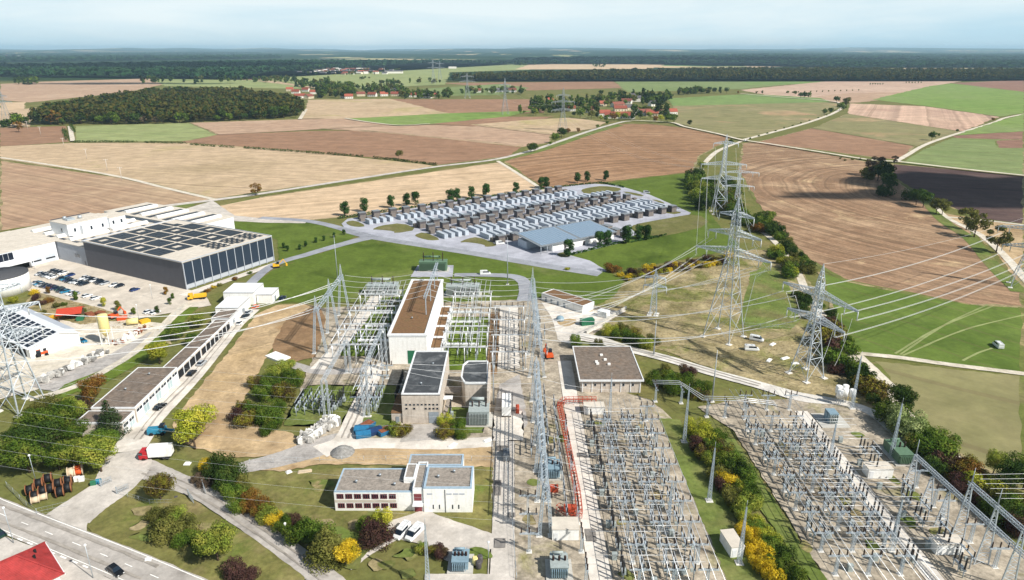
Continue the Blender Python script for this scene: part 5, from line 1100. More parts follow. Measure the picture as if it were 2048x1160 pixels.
# flat relay building
t = thing('relay_building', 'low building with wide brown flat roof at the head of the switchyard', 'building', (20.6, 187, 0))
MB().box(.6, .8, 0, 19, 24.5, 4.4).build('wall', M['concrete_wall'], t); r4 = flat_roof(t, .2, .3, 19.4, 25, 4.4, 'roof_moss', 'trim_white', .3, .3)
windows(t, [1.6+k*2.9 for k in range(6)], .8, 2.2, 3.2, .8, 'trim_white', -1, 1)
for k in range(7): MB().box(.9+k*2.95, .62, 0, 1.15+k*2.95, .79, 4).build('pilaster', M['trim_white'], t)
for x, y in ((8.4, 17.5), (9.2, 14), (6.2, 12.4), (10, 10.6), (6.4, 11)): MB().box(x, y, 4.56, x+.9, y+.7, 5.1).build('roof_hatch', M['white_wall'], r4)
# low long building, ramp and shed beside the apron
A_, B_ = G(1083, 601), G(1165, 628); dd = B_-A_
t = thing('low_building', 'low long white building with brown green roof behind the tall gantry', 'building', A_, math.atan2(dd.y, dd.x)); ln = dd.length
MB().box(0, 0, 0, ln, 7.5, 3.1).build('wall', M['white_wall'], t); flat_roof(t, .4, .4, ln-.4, 7.1, 3.1, 'roof_brown_gravel', 'trim_white', .4, .3)
for x in (2, 5, 8.5, 12): MB().box(x, -.06, 0, x+1, -.01, 2.1).build('door', M['gate_grey'], t)
t = thing('white_hut', 'small white hut at the end of the apron', 'hut', G(1207, 634), R(-35)); MB().box(-2, -1.5, 0, 2, 1.5, 2.6).build('wall', M['white_wall'], t); MB().box(-2.1, -1.6, 2.6, 2.1, 1.6, 2.75).build('roof', M['trim_white'], t)
t = thing('green_container', 'dark green site container on the apron', 'container', G(1174, 650), R(15)); MB().box(-2.6, -1.2, .1, 2.6, 1.2, 2.6).build('body', M['green_paint'], t)
for k in range(9): MB().box(-2.5+k*.6, -1.26, .2, -2.3+k*.6, -1.21, 2.5).build('rib', M['green_paint'], t)
t = thing('round_tank', 'light blue round tank on the apron', 'tank', G(1120, 642)); MB().lathe([(1.6, 0), (1.6, 1.2), (1.1, 1.9), (.2, 2.2)], 14).build('tank_body', M['tx_blue'], t)
W = [G(*p) for p in ((1172, 668), (1205, 646), (1252, 618))]; t = thing('ramp_wall', 'pale retaining wall of the ramp beside the hut', 'wall', W[0]); mb = MB()
for a, b in zip(W, W[1:]): mb.beam(a-W[0]+Vector((0, 0, .6)), b-W[0]+Vector((0, 0, .6)), .6, 1.2)
mb.build('wall_body', M['slab'], t)
# white service containers
def hut(x, y, w_, d, h, rz, label, door=True):
    t = thing('white_shed', label, 'shed', (x, y, 0), R(rz)); MB().box(-w_/2, -d/2, .1, w_/2, d/2, h).build('wall', M['white_wall'], t); MB().box(-w_/2-.12, -d/2-.12, h, w_/2+.12, d/2+.12, h+.12).build('roof', M['roof_cream'], t)
    MB().box(-w_/2+.3, -d/2-.05, .1, -w_/2+1.2, -d/2-.01, 2.1).build('door', M['trim_white'], t)
hut(23.8, 175.6, 5.8, 3, 2.6, 0, 'white shed at the head of the left switchyard'); hut(11.5, 122.5, 5.7, 4, 3, 0, 'white shed beside the red cable bridge'); hut(90.6, 144.5, 6, 3, 2.7, 0, 'upper white shed beside the right concrete path'); hut(91.4, 117.5, 5.8, 3, 2.8, 0, 'lower white shed beside the right concrete path'); hut(46.4, 118, 2.8, 5.4, 2.8, 8, 'white shed on the grass strip between the switchyards')
# garages and offices of the service lane
def garage(y0, y1, x0, x1, h, roof, label, n, open_=True):
    t = thing('garage_row', label, 'garage', (x0, y0, 0)); w_, d = x1-x0, y1-y0
    MB().box(0, 0, 0, w_, d, h).build('wall', M['concrete_wall'], t); flat_roof(t, .25, .25, w_-.25, d-.25, h, roof, 'trim_white', .3, .25)
    for k in range(n):
        y = .4+k*(d-.6)/n; yy = y+(d-.6)/n-.4
        if open_: MB().box(w_-.03, y, .1, w_+.04, yy, h-.7).build('bay_opening', M['dark_open'], t)
        else:
            f = MB().box(w_-.03, y, .5, w_+.05, yy, h-.6).build('window', M['trim_white'], t); m_ = (y+yy)/2
            for a, b in ((y+.15, m_-.1), (m_+.1, yy-.15)): MB().box(w_+.02, a, h-1.6, w_+.07, b, h-.75).build('pane', M['win_dark'], f); MB().box(w_+.02, a, .7, w_+.07, b, h-1.8).build('lower_pane', M['pane_pale' if k % 2 else 'dome'], f)
        MB().box(w_+.02, yy, 0, w_+.2, yy+.3, h-.2).build('pillar', M['trim_white'], t)
M['pane_pale'] = glass('pale_pane', '#a9bcc0', .3)
garage(162.6, 169.2, -118.8, -106, 4.0, 'roof_moss', 'low front block of the long garage row', 2, False); garage(169.6, 195.2, -118.2, -105.9, 4.8, 'roof_moss', 'wide workshop with mossy brown roof in the garage row', 7, False)
garage(195.6, 213.2, -111.8, -106.5, 3.6, 'roof_moss', 'narrow open garage block behind the workshop', 4); garage(213.6, 239, -112, -106.6, 3.4, 'roof_moss', 'rearmost long open garage block', 7)
def shed2(x, y, w_, d, h, roof, label): t = thing('white_building', label, 'building', (x, y, 0)); MB().box(0, 0, 0, w_, d, h).build('wall', M['white_wall'], t); flat_roof(t, .2, .2, w_-.2, d-.2, h, roof, 'trim_white', .2, .2); MB().box(w_, d*.3, 0, w_+.05, d*.5, 2.2).build('door', M['gate_grey'], t)
shed2(-114, 240, 7, 9, 3.6, 'roof_moss', 'white annex with brown roof behind the garages'); shed2(-116.5, 250, 9, 12.5, 4, 'clad_white', 'white shed with pale roof behind the garages'); shed2(-119, 264.5, 12.5, 12, 5.2, 'clad_white', 'tall white building at the top of the service lane'); shed2(-106, 266, 6.5, 8.5, 3.8, 'clad_white', 'small white building right of the tall one')
# red roofed house at the lower left
t = thing('red_roof_house', 'house with large red tiled hip roof at the lower left corner', 'house', (-97.1, 105.3, 0), R(47))
MB().box(-14, -5.8, 0, 7.1, 5.8, 3.9).build('wall', M['white_wall'], t)
M['tile_red'] = paint('red_tiles', '#a53c3a', .65, var=.15, scale=.8, dirt=('#7e302c', .4))
EX, EY, RX = 7.9, 6.6, 2.2
hr = MB().add([(-14.8, -EY, 3.8), (EX, -EY, 3.8), (EX, EY, 3.8), (-14.8, EY, 3.8), (-8.5, 0, 7.8), (RX, 0, 7.8)], [(0, 1, 5, 4), (1, 2, 5), (2, 3, 4, 5), (3, 0, 4), (3, 2, 1, 0)]).build('roof', M['tile_red'], t)
mb = MB()
for k in range(1, 24):
    f = k/24; z = 3.86+4.0*f
    for s_ in (-1, 1): mb.beam((-14.8+6.3*f, s_*EY*(1-f), z), (EX-(EX-RX)*f, s_*EY*(1-f), z), .1, .07)
    mb.beam((EX-(EX-RX)*f, -EY*(1-f), z), (EX-(EX-RX)*f, EY*(1-f), z), .1, .07)
mb.build('tile_course', M['tile_red'], hr)['kind'] = 'stuff'
MB().beam((-8.5, 0, 7.87), (RX, 0, 7.87), .3, .25).beam((RX, 0, 7.87), (EX, EY, 3.9), .25, .2).beam((RX, 0, 7.87), (EX, -EY, 3.9), .25, .2).build('ridge', M['tile_red'], hr)
MB().box(4.6, -.8, 5.9, 5, -.4, 6.7).build('vent_pipe', M['rubber'], hr); MB().box(5.2, 1.6, 5.5, 5.6, 2, 6.3).build('vent_pipe', M['rubber'], hr)
MB().box(EX, -EY, 3.62, EX+.15, EY, 3.78).build('gutter', M['trim_white'], hr)
# ---------------------------------------------------------------- switchyards
M['lattice'] = paint('galvanised_lattice', '#bcc4ca', .5, .3, var=.15); M['lattice_blue'] = paint('bluish_lattice', '#b3bfc8', .5, .25, var=.15); M['tube_white'] = paint('aluminium_tube', '#d9dcde', .35, .3)
M['foot'] = paint('concrete_foot', '#d8d4cc', .9)
def lat_col(mb, cx, cy, z0, z1, w0, w1, n, leg=.1, br=.05, d0=None, d1=None):
    """square tapered lattice column"""
    d0 = d0 or w0; d1 = d1 or w1
    P = lambda t: [(cx+sx*(w0+(w1-w0)*t)/2, cy+sy*(d0+(d1-d0)*t)/2, z0+(z1-z0)*t) for sx, sy in ((-1, -1), (1, -1), (1, 1), (-1, 1))]
    a, b = P(0), P(1)
    for i in range(4): mb.beam(a[i], b[i], leg)
    for k in range(n):
        p, q = P(k/n), P((k+1)/n)
        for i in range(4):
            j = (i+1) % 4; mb.strut(p[i], q[j], br); mb.strut(p[j], q[i], br)
def lat_beam(mb, p, q, w_, h, n, ch=.1, br=.05):
    p = Vector(p); q = Vector(q); d = (q-p).normalized(); s = d.cross(Vector((0, 0, 1))).normalized()*w_/2; u = Vector((0, 0, h/2))
    o = [-s-u, s-u, s+u, -s+u]
    for x in o: mb.beam(p+x, q+x, ch)
    for k in range(n):
        a, b = p.lerp(q, k/n), p.lerp(q, (k+1)/n)
        for i in range(4):
            j = (i+1) % 4
            if k % 2: mb.strut(a+o[i], b+o[j], br)
            else: mb.strut(a+o[j], b+o[i], br)
def insul_mesh(h, r, mat):
    pr = []; n = max(4, int(h/.22))
    for i in range(n): z = h*i/n; pr += [(r*.6, z), (r, z+h/n*.45)]
    return MB().lathe(pr+[(r*.5, h)], 7).mesh('insulator', M[mat])
INS = insul_mesh(1.4, .17, 'insul'); INS_T = insul_mesh(2.8, .22, 'insul_grey'); INS_G = insul_mesh(1.4, .18, 'insul_grey')
def T_support(off=1.65):
    t = thing('busbar_support', 'x', 'busbar support'); mb = MB(); lat_col(mb, 0, 0, .25, 4.7, .5, .4, 7, .075, .035); mb.build('lattice_post', M['lattice_blue'], t)
    mb = MB(); lat_beam(mb, (-off-.4, 0, 4.85), (off+.4, 0, 4.85), .32, .22, 8, .07, .035); mb.build('crossarm', M['lattice_blue'], t); MB().box(-.6, -.6, 0, .6, .6, .25).build('foot', M['foot'], t)
    for x in (-off, 0, off): link('insulator', INS, t, (x, 0, 5.02))
    return t
def disconnector():
    t = thing('disconnector', 'x', 'disconnector')
    for y in (0, 3.3):
        MB().tube([(0, y, .2), (0, y, 3.2)], .13, 6).build('post', M['steel'], t); MB().box(-.5, y-.5, 0, .5, y+.5, .2).build('foot', M['foot'], t)
    MB().beam((0, -.7, 3.3), (0, 4, 3.3), .3, .22).build('base_frame', M['lattice_blue'], t)
    for y in (-.4, 1.65, 3.7): link('insulator', INS_G, t, (0, y, 3.41)); 
    MB().beam((0, -.4, 4.8), (0, 3.7, 4.85), .1).build('blade', M['tube_white'], t); MB().box(-.25, 1.3, 1.2, .25, 1.7, 1.9).build('drive_box', M['tx_grey'], t)
    return t
def breaker():
    t = thing('circuit_breaker', 'x', 'circuit breaker')
    MB().beam((0, -2, 2.2), (0, 2, 2.2), .35).build('base_frame', M['steel'], t)
    for y in (-1.6, 0, 1.6): MB().tube([(0, y, .1), (0, y, 2.3)], .12, 6).build('post', M['steel'], t); link('insulator', INS_T, t, (0, y, 2.38))
    MB().box(-1.4, -2.2, 0, 1.4, 2.2, .12).build('foundation', M['slab'], t); MB().box(.2, -.5, .9, .8, .5, 2).build('drive_box', M['tx_grey'], t)
    return t
PT_, PD_, PB_ = T_support(), disconnector(), breaker()
def place(proto, x, y, label, group, rz=0, first=[]):
    if proto not in first:
        first.append(proto); proto.location = (x, y, 0); proto.rotation_euler = (0, 0, rz); proto['label'] = label; proto['group'] = group; return proto
    return copy_tree(proto, (x, y, 0), rz, label, group)
Y1 = [106.6+7.12*k for k in range(10)]; Y2 = [110.4+6.85*k for k in range(9)]
CN = ['left', 'middle', 'right']
for ci, x in enumerate((24.8, 31.45, 38.1)):
    for k, y in enumerate(Y1):
        if ci < 2 and k == 9: continue
        place(PT_, x, y, f'three insulator support in the {CN[ci]} column of the left switchyard, {nth(k)} from the front', 'busbar supports of the left switchyard')
for ci, x in enumerate((65.0, 71.6, 78.1)):
    for k, y in enumerate(Y2): place(PT_, x, y, f'three insulator support in the {CN[ci]} column of the right switchyard, {nth(k)} from the front', 'busbar supports of the right switchyard')
for i, (u, v) in enumerate([(1493, 812), (1529, 812), (1573, 812)]): place(PT_, 68+i*6.6, 177, f'three insulator support at the far end of the right switchyard, {nth(i)} from the left', 'far busbar supports of the right switchyard')
for ci, x in enumerate((25.9, 30.7, 36.0)):
    for k in range(9):
        if k == 2 and ci == 0: continue
        place(PD_, x, Y1[k]+2, f'dark disconnector in the {CN[ci]} line of the left switchyard, {nth(k)} from the front', 'disconnectors of the left switchyard')
        if (k+ci) % 2: place(PD_, x+1.8, Y1[k]+1.4, f'dark disconnector beside the {CN[ci]} line, left switchyard, {nth(k)} from the front', 'second disconnectors of the left switchyard')
for ci, x in enumerate((66.6, 73.2, 79.5)):
    for k in range(8):
        if k == 0: continue
        place(PD_, x, Y2[k]+1.8, f'dark disconnector in the {CN[ci]} line of the right switchyard, {nth(k-1)} from the front', 'disconnectors of the right switchyard')
        if (k+ci) % 2: place(PD_, x-2.6, Y2[k]+1.8, f'dark disconnector beside the {CN[ci]} line, right switchyard, {nth(k-1)} from the front', 'second disconnectors of the right switchyard')
for k in range(9): place(PB_, 22.0, Y1[k]+3.4, f'black circuit breaker beside the left concrete path, {nth(k)} from the front', 'circuit breakers of the left switchyard')
for k in range(8): place(PB_, 81.6, Y2[k]+3, f'black circuit breaker left of the right concrete path, {nth(k)} from the front', 'circuit breakers of the right switchyard')
for k in range(6): place(PB_, 90+(k % 2), 111+k*7.2+(6 if k > 3 else 0), f'circuit breaker right of the right concrete path, {nth(k)} from the front', 'breakers right of the concrete path')
for k in range(5): place(PD_, 93, 112+k*7.5+(7 if k > 3 else 0), f'disconnector right of the right concrete path, {nth(k)} from the front', 'disconnectors right of the concrete path')
for k, (x, y) in enumerate([(97.5, 139.5), (97.3, 132), (98.2, 120), (98.5, 112.5), (97, 128)]): place(PT_, x, y, f'three insulator support beyond the right truss masts, {nth(k)} in view', 'supports beyond the truss masts')
# left part of the left switchyard
for k in range(7): place(PD_, 12.2, 126+k*8, f'disconnector left of the red cable bridge, {nth(k)} from the front', 'disconnectors left of the red bridge')
for k in range(3): place(PT_, 3.6, 117+k*6.4, f'tall support with cross pieces beside the asphalt lane, {nth(k)} from the front', 'supports beside the asphalt lane', R(0))
for k in range(7): place(PT_, 14.6, 108+k*9, f'bluish support on the left edge of the concrete path, {nth(k)} from the front', 'supports on the path edge', R(90))
for k in range(4): place(PD_, 9.6, 160+k*7, f'disconnector below the relay building, {nth(k)} from the front', 'disconnectors below the relay building')
for k in range(5): place(PD_, 5+1.5*k, 152+3.4*(k % 2), f'instrument transformer under the long gantry, {nth(k)} from the left', 'instrument transformers under the gantry')
# busbars along the yards and cross connections
def bus(p, q, r, label, group, name='busbar'):
    return tag(MB().tube([p, q], r, 6).build(name, M['tube_white']), label, 'busbar', group)
k = 0
for x in (24.8, 31.45, 38.1):
    for d in (-1.65, 0, 1.65): bus((x+d, 100, 6.45), (x+d, 172, 6.45), .055, f'long white busbar tube of the left switchyard, {nth(k)} from the left', 'busbars of the left switchyard'); k += 1
k = 0
for x in (65, 71.6, 78.1):
    for d in (-1.65, 0, 1.65): bus((x+d, 102, 6.45), (x+d, 178, 6.45), .055, f'long white busbar tube of the right switchyard, {nth(k)} from the left', 'busbars of the right switchyard'); k += 1
k = 0
for y in Y1[:9]:
    for d, x0, x1 in ((1.9, 22, 38), (3.8, 16, 32), (5.6, 22, 37)): bus((x0, y+d, 5.0), (x1, y+d, 5.0), .04, f'white cross connection of the left switchyard, {nth(k)} from the front', 'cross connections of the left switchyard', 'cross_connection'); k += 1
k = 0
for y in Y2[:8]:
    for d, x0, x1 in ((1.6, 64, 81.6), (3.2, 66, 81.6), (4.8, 64, 80), (1.6, 81.6, 92), (3.2, 81.6, 91), (4.8, 81.6, 93)): bus((x0, y+d, 5.2), (x1, y+d, 5.2), .04, f'white cross connection of the right switchyard, {nth(k)} from the front', 'cross connections of the right switchyard', 'cross_connection'); k += 1
# tube run turning round the far corner
for i in range(3):
    z = 6.2; o = 1.1*i
    tag(MB().tube([(42, 184-o, z), (50, 183.5-o, z), (55-o*.5, 174-o, z), (64, 173.5-o, z), (74, 171-o, z)], .09, 6).build('busbar', M['tube_white']), ['upper', 'middle', 'lower'][i]+' tube of the busbar run between the switchyards', 'busbar', 'busbar run between the switchyards')
for i, (x, y) in enumerate([(43, 182), (50.5, 181), (56, 173), (61, 172.5), (66.5, 171.5)]): place(PT_, x, y, f'support of the busbar run between the switchyards, {nth(i)} from the left', 'supports of the busbar run', R(90))
# light masts
def mast(x, y, h, label, mat='lattice_blue'):
    t = thing('light_mast', label, 'mast', (x, y, 0)); mb = MB(); lat_col(mb, 0, 0, .4, h, .8, .16, 18, .08, .045); mb.build('lattice_mast', M[mat], t); MB().box(-.8, -.8, 0, .8, .8, .4).build('foot', M['foot'], t); MB().tube([(0, 0, h), (0, 0, h+1.6)], .04, 5).build('rod', M['steel'], t)
for i, (x, y, h) in enumerate([(46.1, 134.1, 14.5), (46.7, 113.6, 14), (46.3, 159.5, 16), (99.9, 177.6, 17), (34, 123, 13), (27.6, 170, 14), (79.9, 117.3, 13), (79.6, 147, 13), (-26.5+10, 107, 15), (98, 152, 16)]): mast(x, y, h, f'slender lattice mast, {["on the grass strip beside the long shrub bank", "next to the shed on the grass strip", "at the upper end of the grass strip", "behind the right switchyard", "in the lower left switchyard", "at the head of the left switchyard", "in the lower right switchyard", "in the middle of the right switchyard", "below the office forecourt", "beside the green transformer"][i]}')
for i, (x, y, h) in enumerate([(-80, 297, 21), (-2, 290, 22), (-53, 330, 0), (-5.5, 180, 20), (60, 182, 17), (49, 215, 13)]):
    if h: t = thing('lightning_rod', f'tall thin lightning mast, {["on the meadow left of the transformers", "right of the green transformer", "", "in front of the chamfered hall", "beside the white gravel track", "on the dry slope above the track"][i]}', 'mast', (x, y, 0)); MB().tube([(0, 0, 0), (0, 0, h)], .3, 7, r2=.05).build('pole', M['steel'], t); MB().box(-.7, -.7, 0, .7, .7, .2).build('foot', M['foot'], t)
# truss masts on the right edge
def aframe(x, y, h, label, spike=4):
    t = thing('truss_mast', label, 'truss mast', (x, y, 0)); mb = MB(); mb.beam((-1.5, 0, .2), (-.25, 0, h), .22).beam((1.5, 0, .2), (.25, 0, h), .22)
    for k in range(9):
        f, g2 = k/9, (k+1)/9; a, b = 1.5-1.25*f, 1.5-1.25*g2; mb.strut((-a, 0, h*f+.2), (b, 0, h*g2), .08); mb.strut((a, 0, h*f+.2), (-b, 0, h*g2), .08); mb.beam((-b, 0, h*g2), (b, 0, h*g2), .09)
    mb.build('lattice_leg', M['lattice'], t); MB().tube([(0, 0, h), (0, 0, h+spike)], .16, 6, r2=.05).build('spike', M['steel'], t)
    for s in (-1.5, 1.5): MB().box(s-.5, -.5, 0, s+.5, .5, .2).build('foot', M['foot'], t)
for i, (x, y, h) in enumerate([(94.5, 137.6, 10.5), (94.6, 130.7, 9.2), (94.8, 124.9, 9.2), (95.6, 120.4, 14.5), (96.2, 113.2, 14.5), (96.8, 106.5, 14)]): aframe(x, y, h, f'pale lattice truss mast at the right edge of the yard, {nth(i)} from the back', 4 if i in (0, 3, 4, 5) else .4)
def truss(p, q, label, w_=.7, h=.7, n=None):
    n = n or int((Vector(q)-Vector(p)).length/.8); mb = MB(); lat_beam(mb, p, q, w_, h, n, .13, .08); return tag(mb.build('truss_beam', M['lattice']), label, 'truss')
truss((94.6, 138, 10), (96.9, 98, 10), 'lower lattice beam joining the right truss masts'); truss((95.6, 121, 14.5), (97, 98, 14.3), 'upper lattice beam joining the front truss masts')
# red cable bridge
M['red_scaffold'] = paint('red_scaffold', '#b54c30', .6, var=.15)
def cable_bridge():
    t = thing('cable_bridge', 'bright red scaffold cable bridge bending along the concrete path', 'cable bridge', (0, 0, 0))
    path = [Vector(p) for p in ((25, 180.3, 0), (15.6, 180.3, 0), (13.9, 177, 0), (14.4, 165, 0), (14.9, 150, 0), (15.4, 135, 0), (15.2, 128, 0), (13.6, 126.5, 0), (10.5, 130, 0))]
    for i, (a, b) in enumerate(zip(path, path[1:])):
        d = (b-a); n = max(1, int(d.length/1.3)); nn = Vector((-d.y, d.x, 0)).normalized()*.65; mb = MB()
        for z in (1.4, 2.4):
            for s in (-1, 1): mb.beam(a+nn*s+Vector((0, 0, z)), b+nn*s+Vector((0, 0, z)), .09)
        for k in range(n+1):
            q = a.lerp(b, k/n)
            for s in (-1, 1): mb.beam(q+nn*s, q+nn*s+Vector((0, 0, 2.4)), .07)
            mb.beam(q-nn+Vector((0, 0, 1.4)), q+nn+Vector((0, 0, 1.4)), .09); mb.beam(q-nn+Vector((0, 0, 2.4)), q+nn+Vector((0, 0, 2.4)), .09)
            if k < n: q2 = a.lerp(b, (k+1)/n); mb.strut(q-nn+Vector((0, 0, 2.4)), q2+nn+Vector((0, 0, 2.4)), .06)
        mb.build('scaffold_section', M['red_scaffold'], t); MB().beam(a+Vector((0, 0, 1.6)), b+Vector((0, 0, 1.6)), .3, .08).build('cable_tray', M['red_scaffold'], t)
cable_bridge()
for i, (x, y) in enumerate([(13.2, 130.5), (9.8, 138)]): tag(MB().box(-1.2, -.8, 0, 1.2, .8, 1.2).box(-1.3, -.9, 1.2, 1.3, .9, 1.3).build('red_skip', M['red_scaffold'], None, (x, y, .1)), ['red skip inside the bend of the cable bridge', 'red crate left of the cable bridge'][i], 'skip')
t = thing('white_trailer', 'white box trailer standing on the asphalt lane', 'trailer', (-1.6, 176, 0)); MB().box(-1.3, -4, 1, 1.3, 4, 3.9).build('box_body', M['white_wall'], t); MB().box(-1.2, 4.2, .6, 1.2, 6, 2.9).build('cab', M['white_wall'], t)
for y in (-3, -1.8, 5): 
    for s in (-1.15, 1.15): MB().tube([(s-.15, y, .5), (s+.15, y, .5)], .5, 12).build('wheel', M['rubber'], t)
tag(MB().box(-.5, -1.6, .1, .5, 1.6, 1.5).box(-.55, -.2, 1.5, .55, .2, 1.6).build('red_cabinet', M['red_scaffold'], None, (1.6, 176, .1)), 'small red cabinet beside the white trailer', 'cabinet')
# lower left switchgear: dark bushings and portals
for k, (x, y) in enumerate([(-52, 176), (-51, 178.5), (-50.4, 181), (-55.5, 175)]): place(PB_, x, y, f'black breaker column in the lower left switchgear, {nth(k)} from the front', 'black breakers lower left')
for k in range(9): place(PD_, -62+2.2*(k % 5), 173+4.5*(k//5)+(k % 5)*.8, f'instrument transformer on the lower left grass, {nth(k)} from the left', 'instrument transformers lower left')
for k in range(8): place(PD_, -44+1.6*(k % 4), 175+6*(k//4), f'disconnector left of the grey hall, {nth(k)} from the left', 'disconnectors left of the grey hall')
for k in range(4): place(PB_, -34.3, 180+4*k, f'tall black bushing left of the grey hall, {nth(k)} from the front', 'tall bushings left of the grey hall')
place(PB_, -17.6, 172.5, 'tall black bushings between the two grey halls', 'bushings between the halls')
for k in range(8): place(PD_, -22+3.4*(k % 4), 212+14*(k//4), f'switchgear on the bright grass right of the hall, {nth(k)} counted from the front left', 'switchgear right of the hall')
for k in range(6): place(PT_, -12, 207+8*k, f'white support row at the right edge of the bright grass, {nth(k)} from the front', 'supports right of the bright grass', R(90))
for k in range(8): place(PD_, -56+3*(k % 3), 212+8*(k//3), f'switchgear left of the switch hall, {nth(k)} counted from the front left', 'switchgear left of the hall')
for k in range(6): place(PT_, -48, 210+9*k, f'white support row left of the switch hall, {nth(k)} from the front', 'supports left of the switch hall', R(90))
for k in range(5): bus((-48.2, 207, 6.5+.0*k), (-48.2, 262, 6.5), .01, 'x', 'x') if False else None
for i, x in enumerate((-49.6, -48, -46.4, -13.6, -12, -10.4)): bus((x, 204, 6.5), (x, 258, 6.5), .1, f'white tube along the switch hall, {nth(i)} from the left', 'tubes along the switch hall')
# portals of the lower left part
def portal(x, y0, y1, h, label, w_=1.4):
    t = thing('portal_gantry', label, 'gantry', (x, 0, 0))
    for y in (y0, y1):
        mb = MB()
        for s in (-1, 1): lat_col(mb, s*w_*.5, y, .3, h, .5, .35, 10, .09, .045)
        mb.build('lattice_leg', M['lattice'], t); MB().box(-w_, y-.6, 0, w_, y+.6, .3).build('foot', M['foot'], t)
    mb = MB(); lat_beam(mb, (0, y0-1, h+.3), (0, y1+1, h+.3), .8, .7, int((y1-y0)/1.2), .11, .06); mb.build('truss_beam', M['lattice'], t)
portal(-53.3, 173.5, 201, 11.5, 'narrow lattice portal over the lower left switchgear'); portal(-41.8, 173, 203, 15, 'lattice portal between lane and grey hall')
# tall gantries
def tall_gantry(xc, feet, h, beam_z, label, spread=2.2, peak=4.5):
    t = thing('steel_gantry', label, 'gantry', (xc, 0, 0))
    for y in feet:
        mb = MB()
        for s in (-1, 1):
            a = Vector((s*spread, y, .3)); b = Vector((s*.45, y, h)); n = 16
            for q in ((-.35, -.35), (.35, -.35), (.35, .35), (-.35, .35)): mb.beam(a+Vector((q[0], q[1], 0)), b+Vector((q[0]*.7, q[1]*.7, 0)), .1)
            for k in range(n):
                p0, p1 = a.lerp(b, k/n), a.lerp(b, (k+1)/n); o = [Vector((-.33, -.33, 0)), Vector((.33, -.33, 0)), Vector((.33, .33, 0)), Vector((-.33, .33, 0))]
                for i in range(4): mb.strut(p0+o[i], p1+o[(i+1) % 4], .055); mb.strut(p0+o[(i+1) % 4], p1+o[i], .05)
        mb.build('lattice_leg', M['lattice_blue'], t)
        pk = MB(); lat_col(pk, 0, y, h, h+peak, .9, .08, 6, .09, .05); pk.build('peak', M['lattice'], t)
        for s in (-1, 1): MB().box(s*spread-.7, y-.7, 0, s*spread+.7, y+.7, .3).build('foot', M['foot'], t)
    for z in beam_z: mb = MB(); lat_beam(mb, (0, feet[0]-1, z), (0, feet[-1]+1, z), 1.1, 1.1, int((feet[-1]-feet[0])/1.4), .13, .07); mb.build('truss_beam', M['lattice_blue'], t)
    return t
tall_gantry(-66.5, (216, 234, 252), 17, (16.4,), 'bluish steel gantry left of the switch hall with three peaks')
tall_gantry(8, (198, 215, 232, 249), 16.5, (15.9, 11.5), 'tall bluish steel gantry right of the switch hall', 2.4)
# long narrow gantry through the left switchyard
tall_gantry(7.2, (122, 134, 146, 158, 170, 182), 13, (12.6, 9), 'long pale lattice gantry running down the left switchyard', 1.3, 2)
# roof steelwork on the switch hall
t = thing('roof_gantry', 'steel line support standing on the switch hall roof', 'gantry', (-30.5, 0, 10.8)); mb = MB()
for y in (226, 240, 254, 264): mb.beam((0, y, 0), (0, y, 7), .3)
lat_beam(mb, (0, 224, 7), (0, 266, 7), .8, .7, 24, .12, .06); mb.build('steel_frame', M['lattice_blue'], t)

# white tubular portals on both sides of the switch hall
def white_portal(x0, x1, y, h, label, group):
    t = thing('busbar_portal', label, 'portal', (0, y, 0), 0, group)
    for x in (x0, (x0+x1)/2, x1): MB().tube([(x, 0, .2), (x, 0, h)], .17, 7).build('post', M['tube_white'], t); MB().box(x-.5, -.5, 0, x+.5, .5, .25).build('foot', M['foot'], t)
    MB().beam((x0-.6, 0, h), (x1+.6, 0, h), .45, .35).build('crossbeam', M['tube_white'], t)
    for k in range(6): link('insulator', INS, t, (x0+(x1-x0)*k/5, 0, h+.18))
for k in range(7):
    white_portal(-60, -44.5, 208+k*9, 7.2+(k % 2)*1.6, f'white portal frame left of the switch hall, {nth(k)} from the front', 'white portals left of the hall'); white_portal(-23, -8.5, 206+k*9, 7.2+(k % 2)*1.6, f'white portal frame right of the switch hall, {nth(k)} from the front', 'white portals right of the hall')
for i, x in enumerate((-59.5, -56.5, -53.4, -50.3, -22.5, -19.6, -16.7, -13.8)): bus((x, 206, 9.2), (x, 264, 9.2), .11, f'upper white tube beside the switch hall, {nth(i)} from the left', 'upper tubes beside the switch hall')
for i in range(14):
    x = -58+(i % 7)*2.1 if i < 7 else -21.5+(i % 7)*2.0; bus((x, 263+(i % 2)*2, 4.5), (x+.6, 273, 7.6), .09, f'slanted white lead to the grey transformers, {nth(i)} from the left', 'slanted leads to the transformers', 'lead')
for k in range(9): bus((-60 if k % 2 else -56, 211+k*6, 6.2), (-44, 211+k*6, 6.2), .07, f'white cross tube left of the switch hall, {nth(k)} from the front', 'cross tubes left of the hall', 'cross_connection'); bus((-23, 209+k*6, 6.2), (-9 if k % 2 else -4, 209+k*6, 6.2), .07, f'white cross tube right of the switch hall, {nth(k)} from the front', 'cross tubes right of the hall', 'cross_connection')
for k in range(5): bus((-46+k*1.4, 176, 7+k*.3), (-46+k*1.4, 204, 7+k*.3), .09, f'white tube left of the concrete hall, {nth(k)} from the left', 'tubes left of the concrete hall')
for k in range(8): place(PT_, -45+(k % 2)*5, 176+7*(k//2), f'lattice support left of the concrete hall, {nth(k)} from the front', 'lattice supports left of the concrete hall')
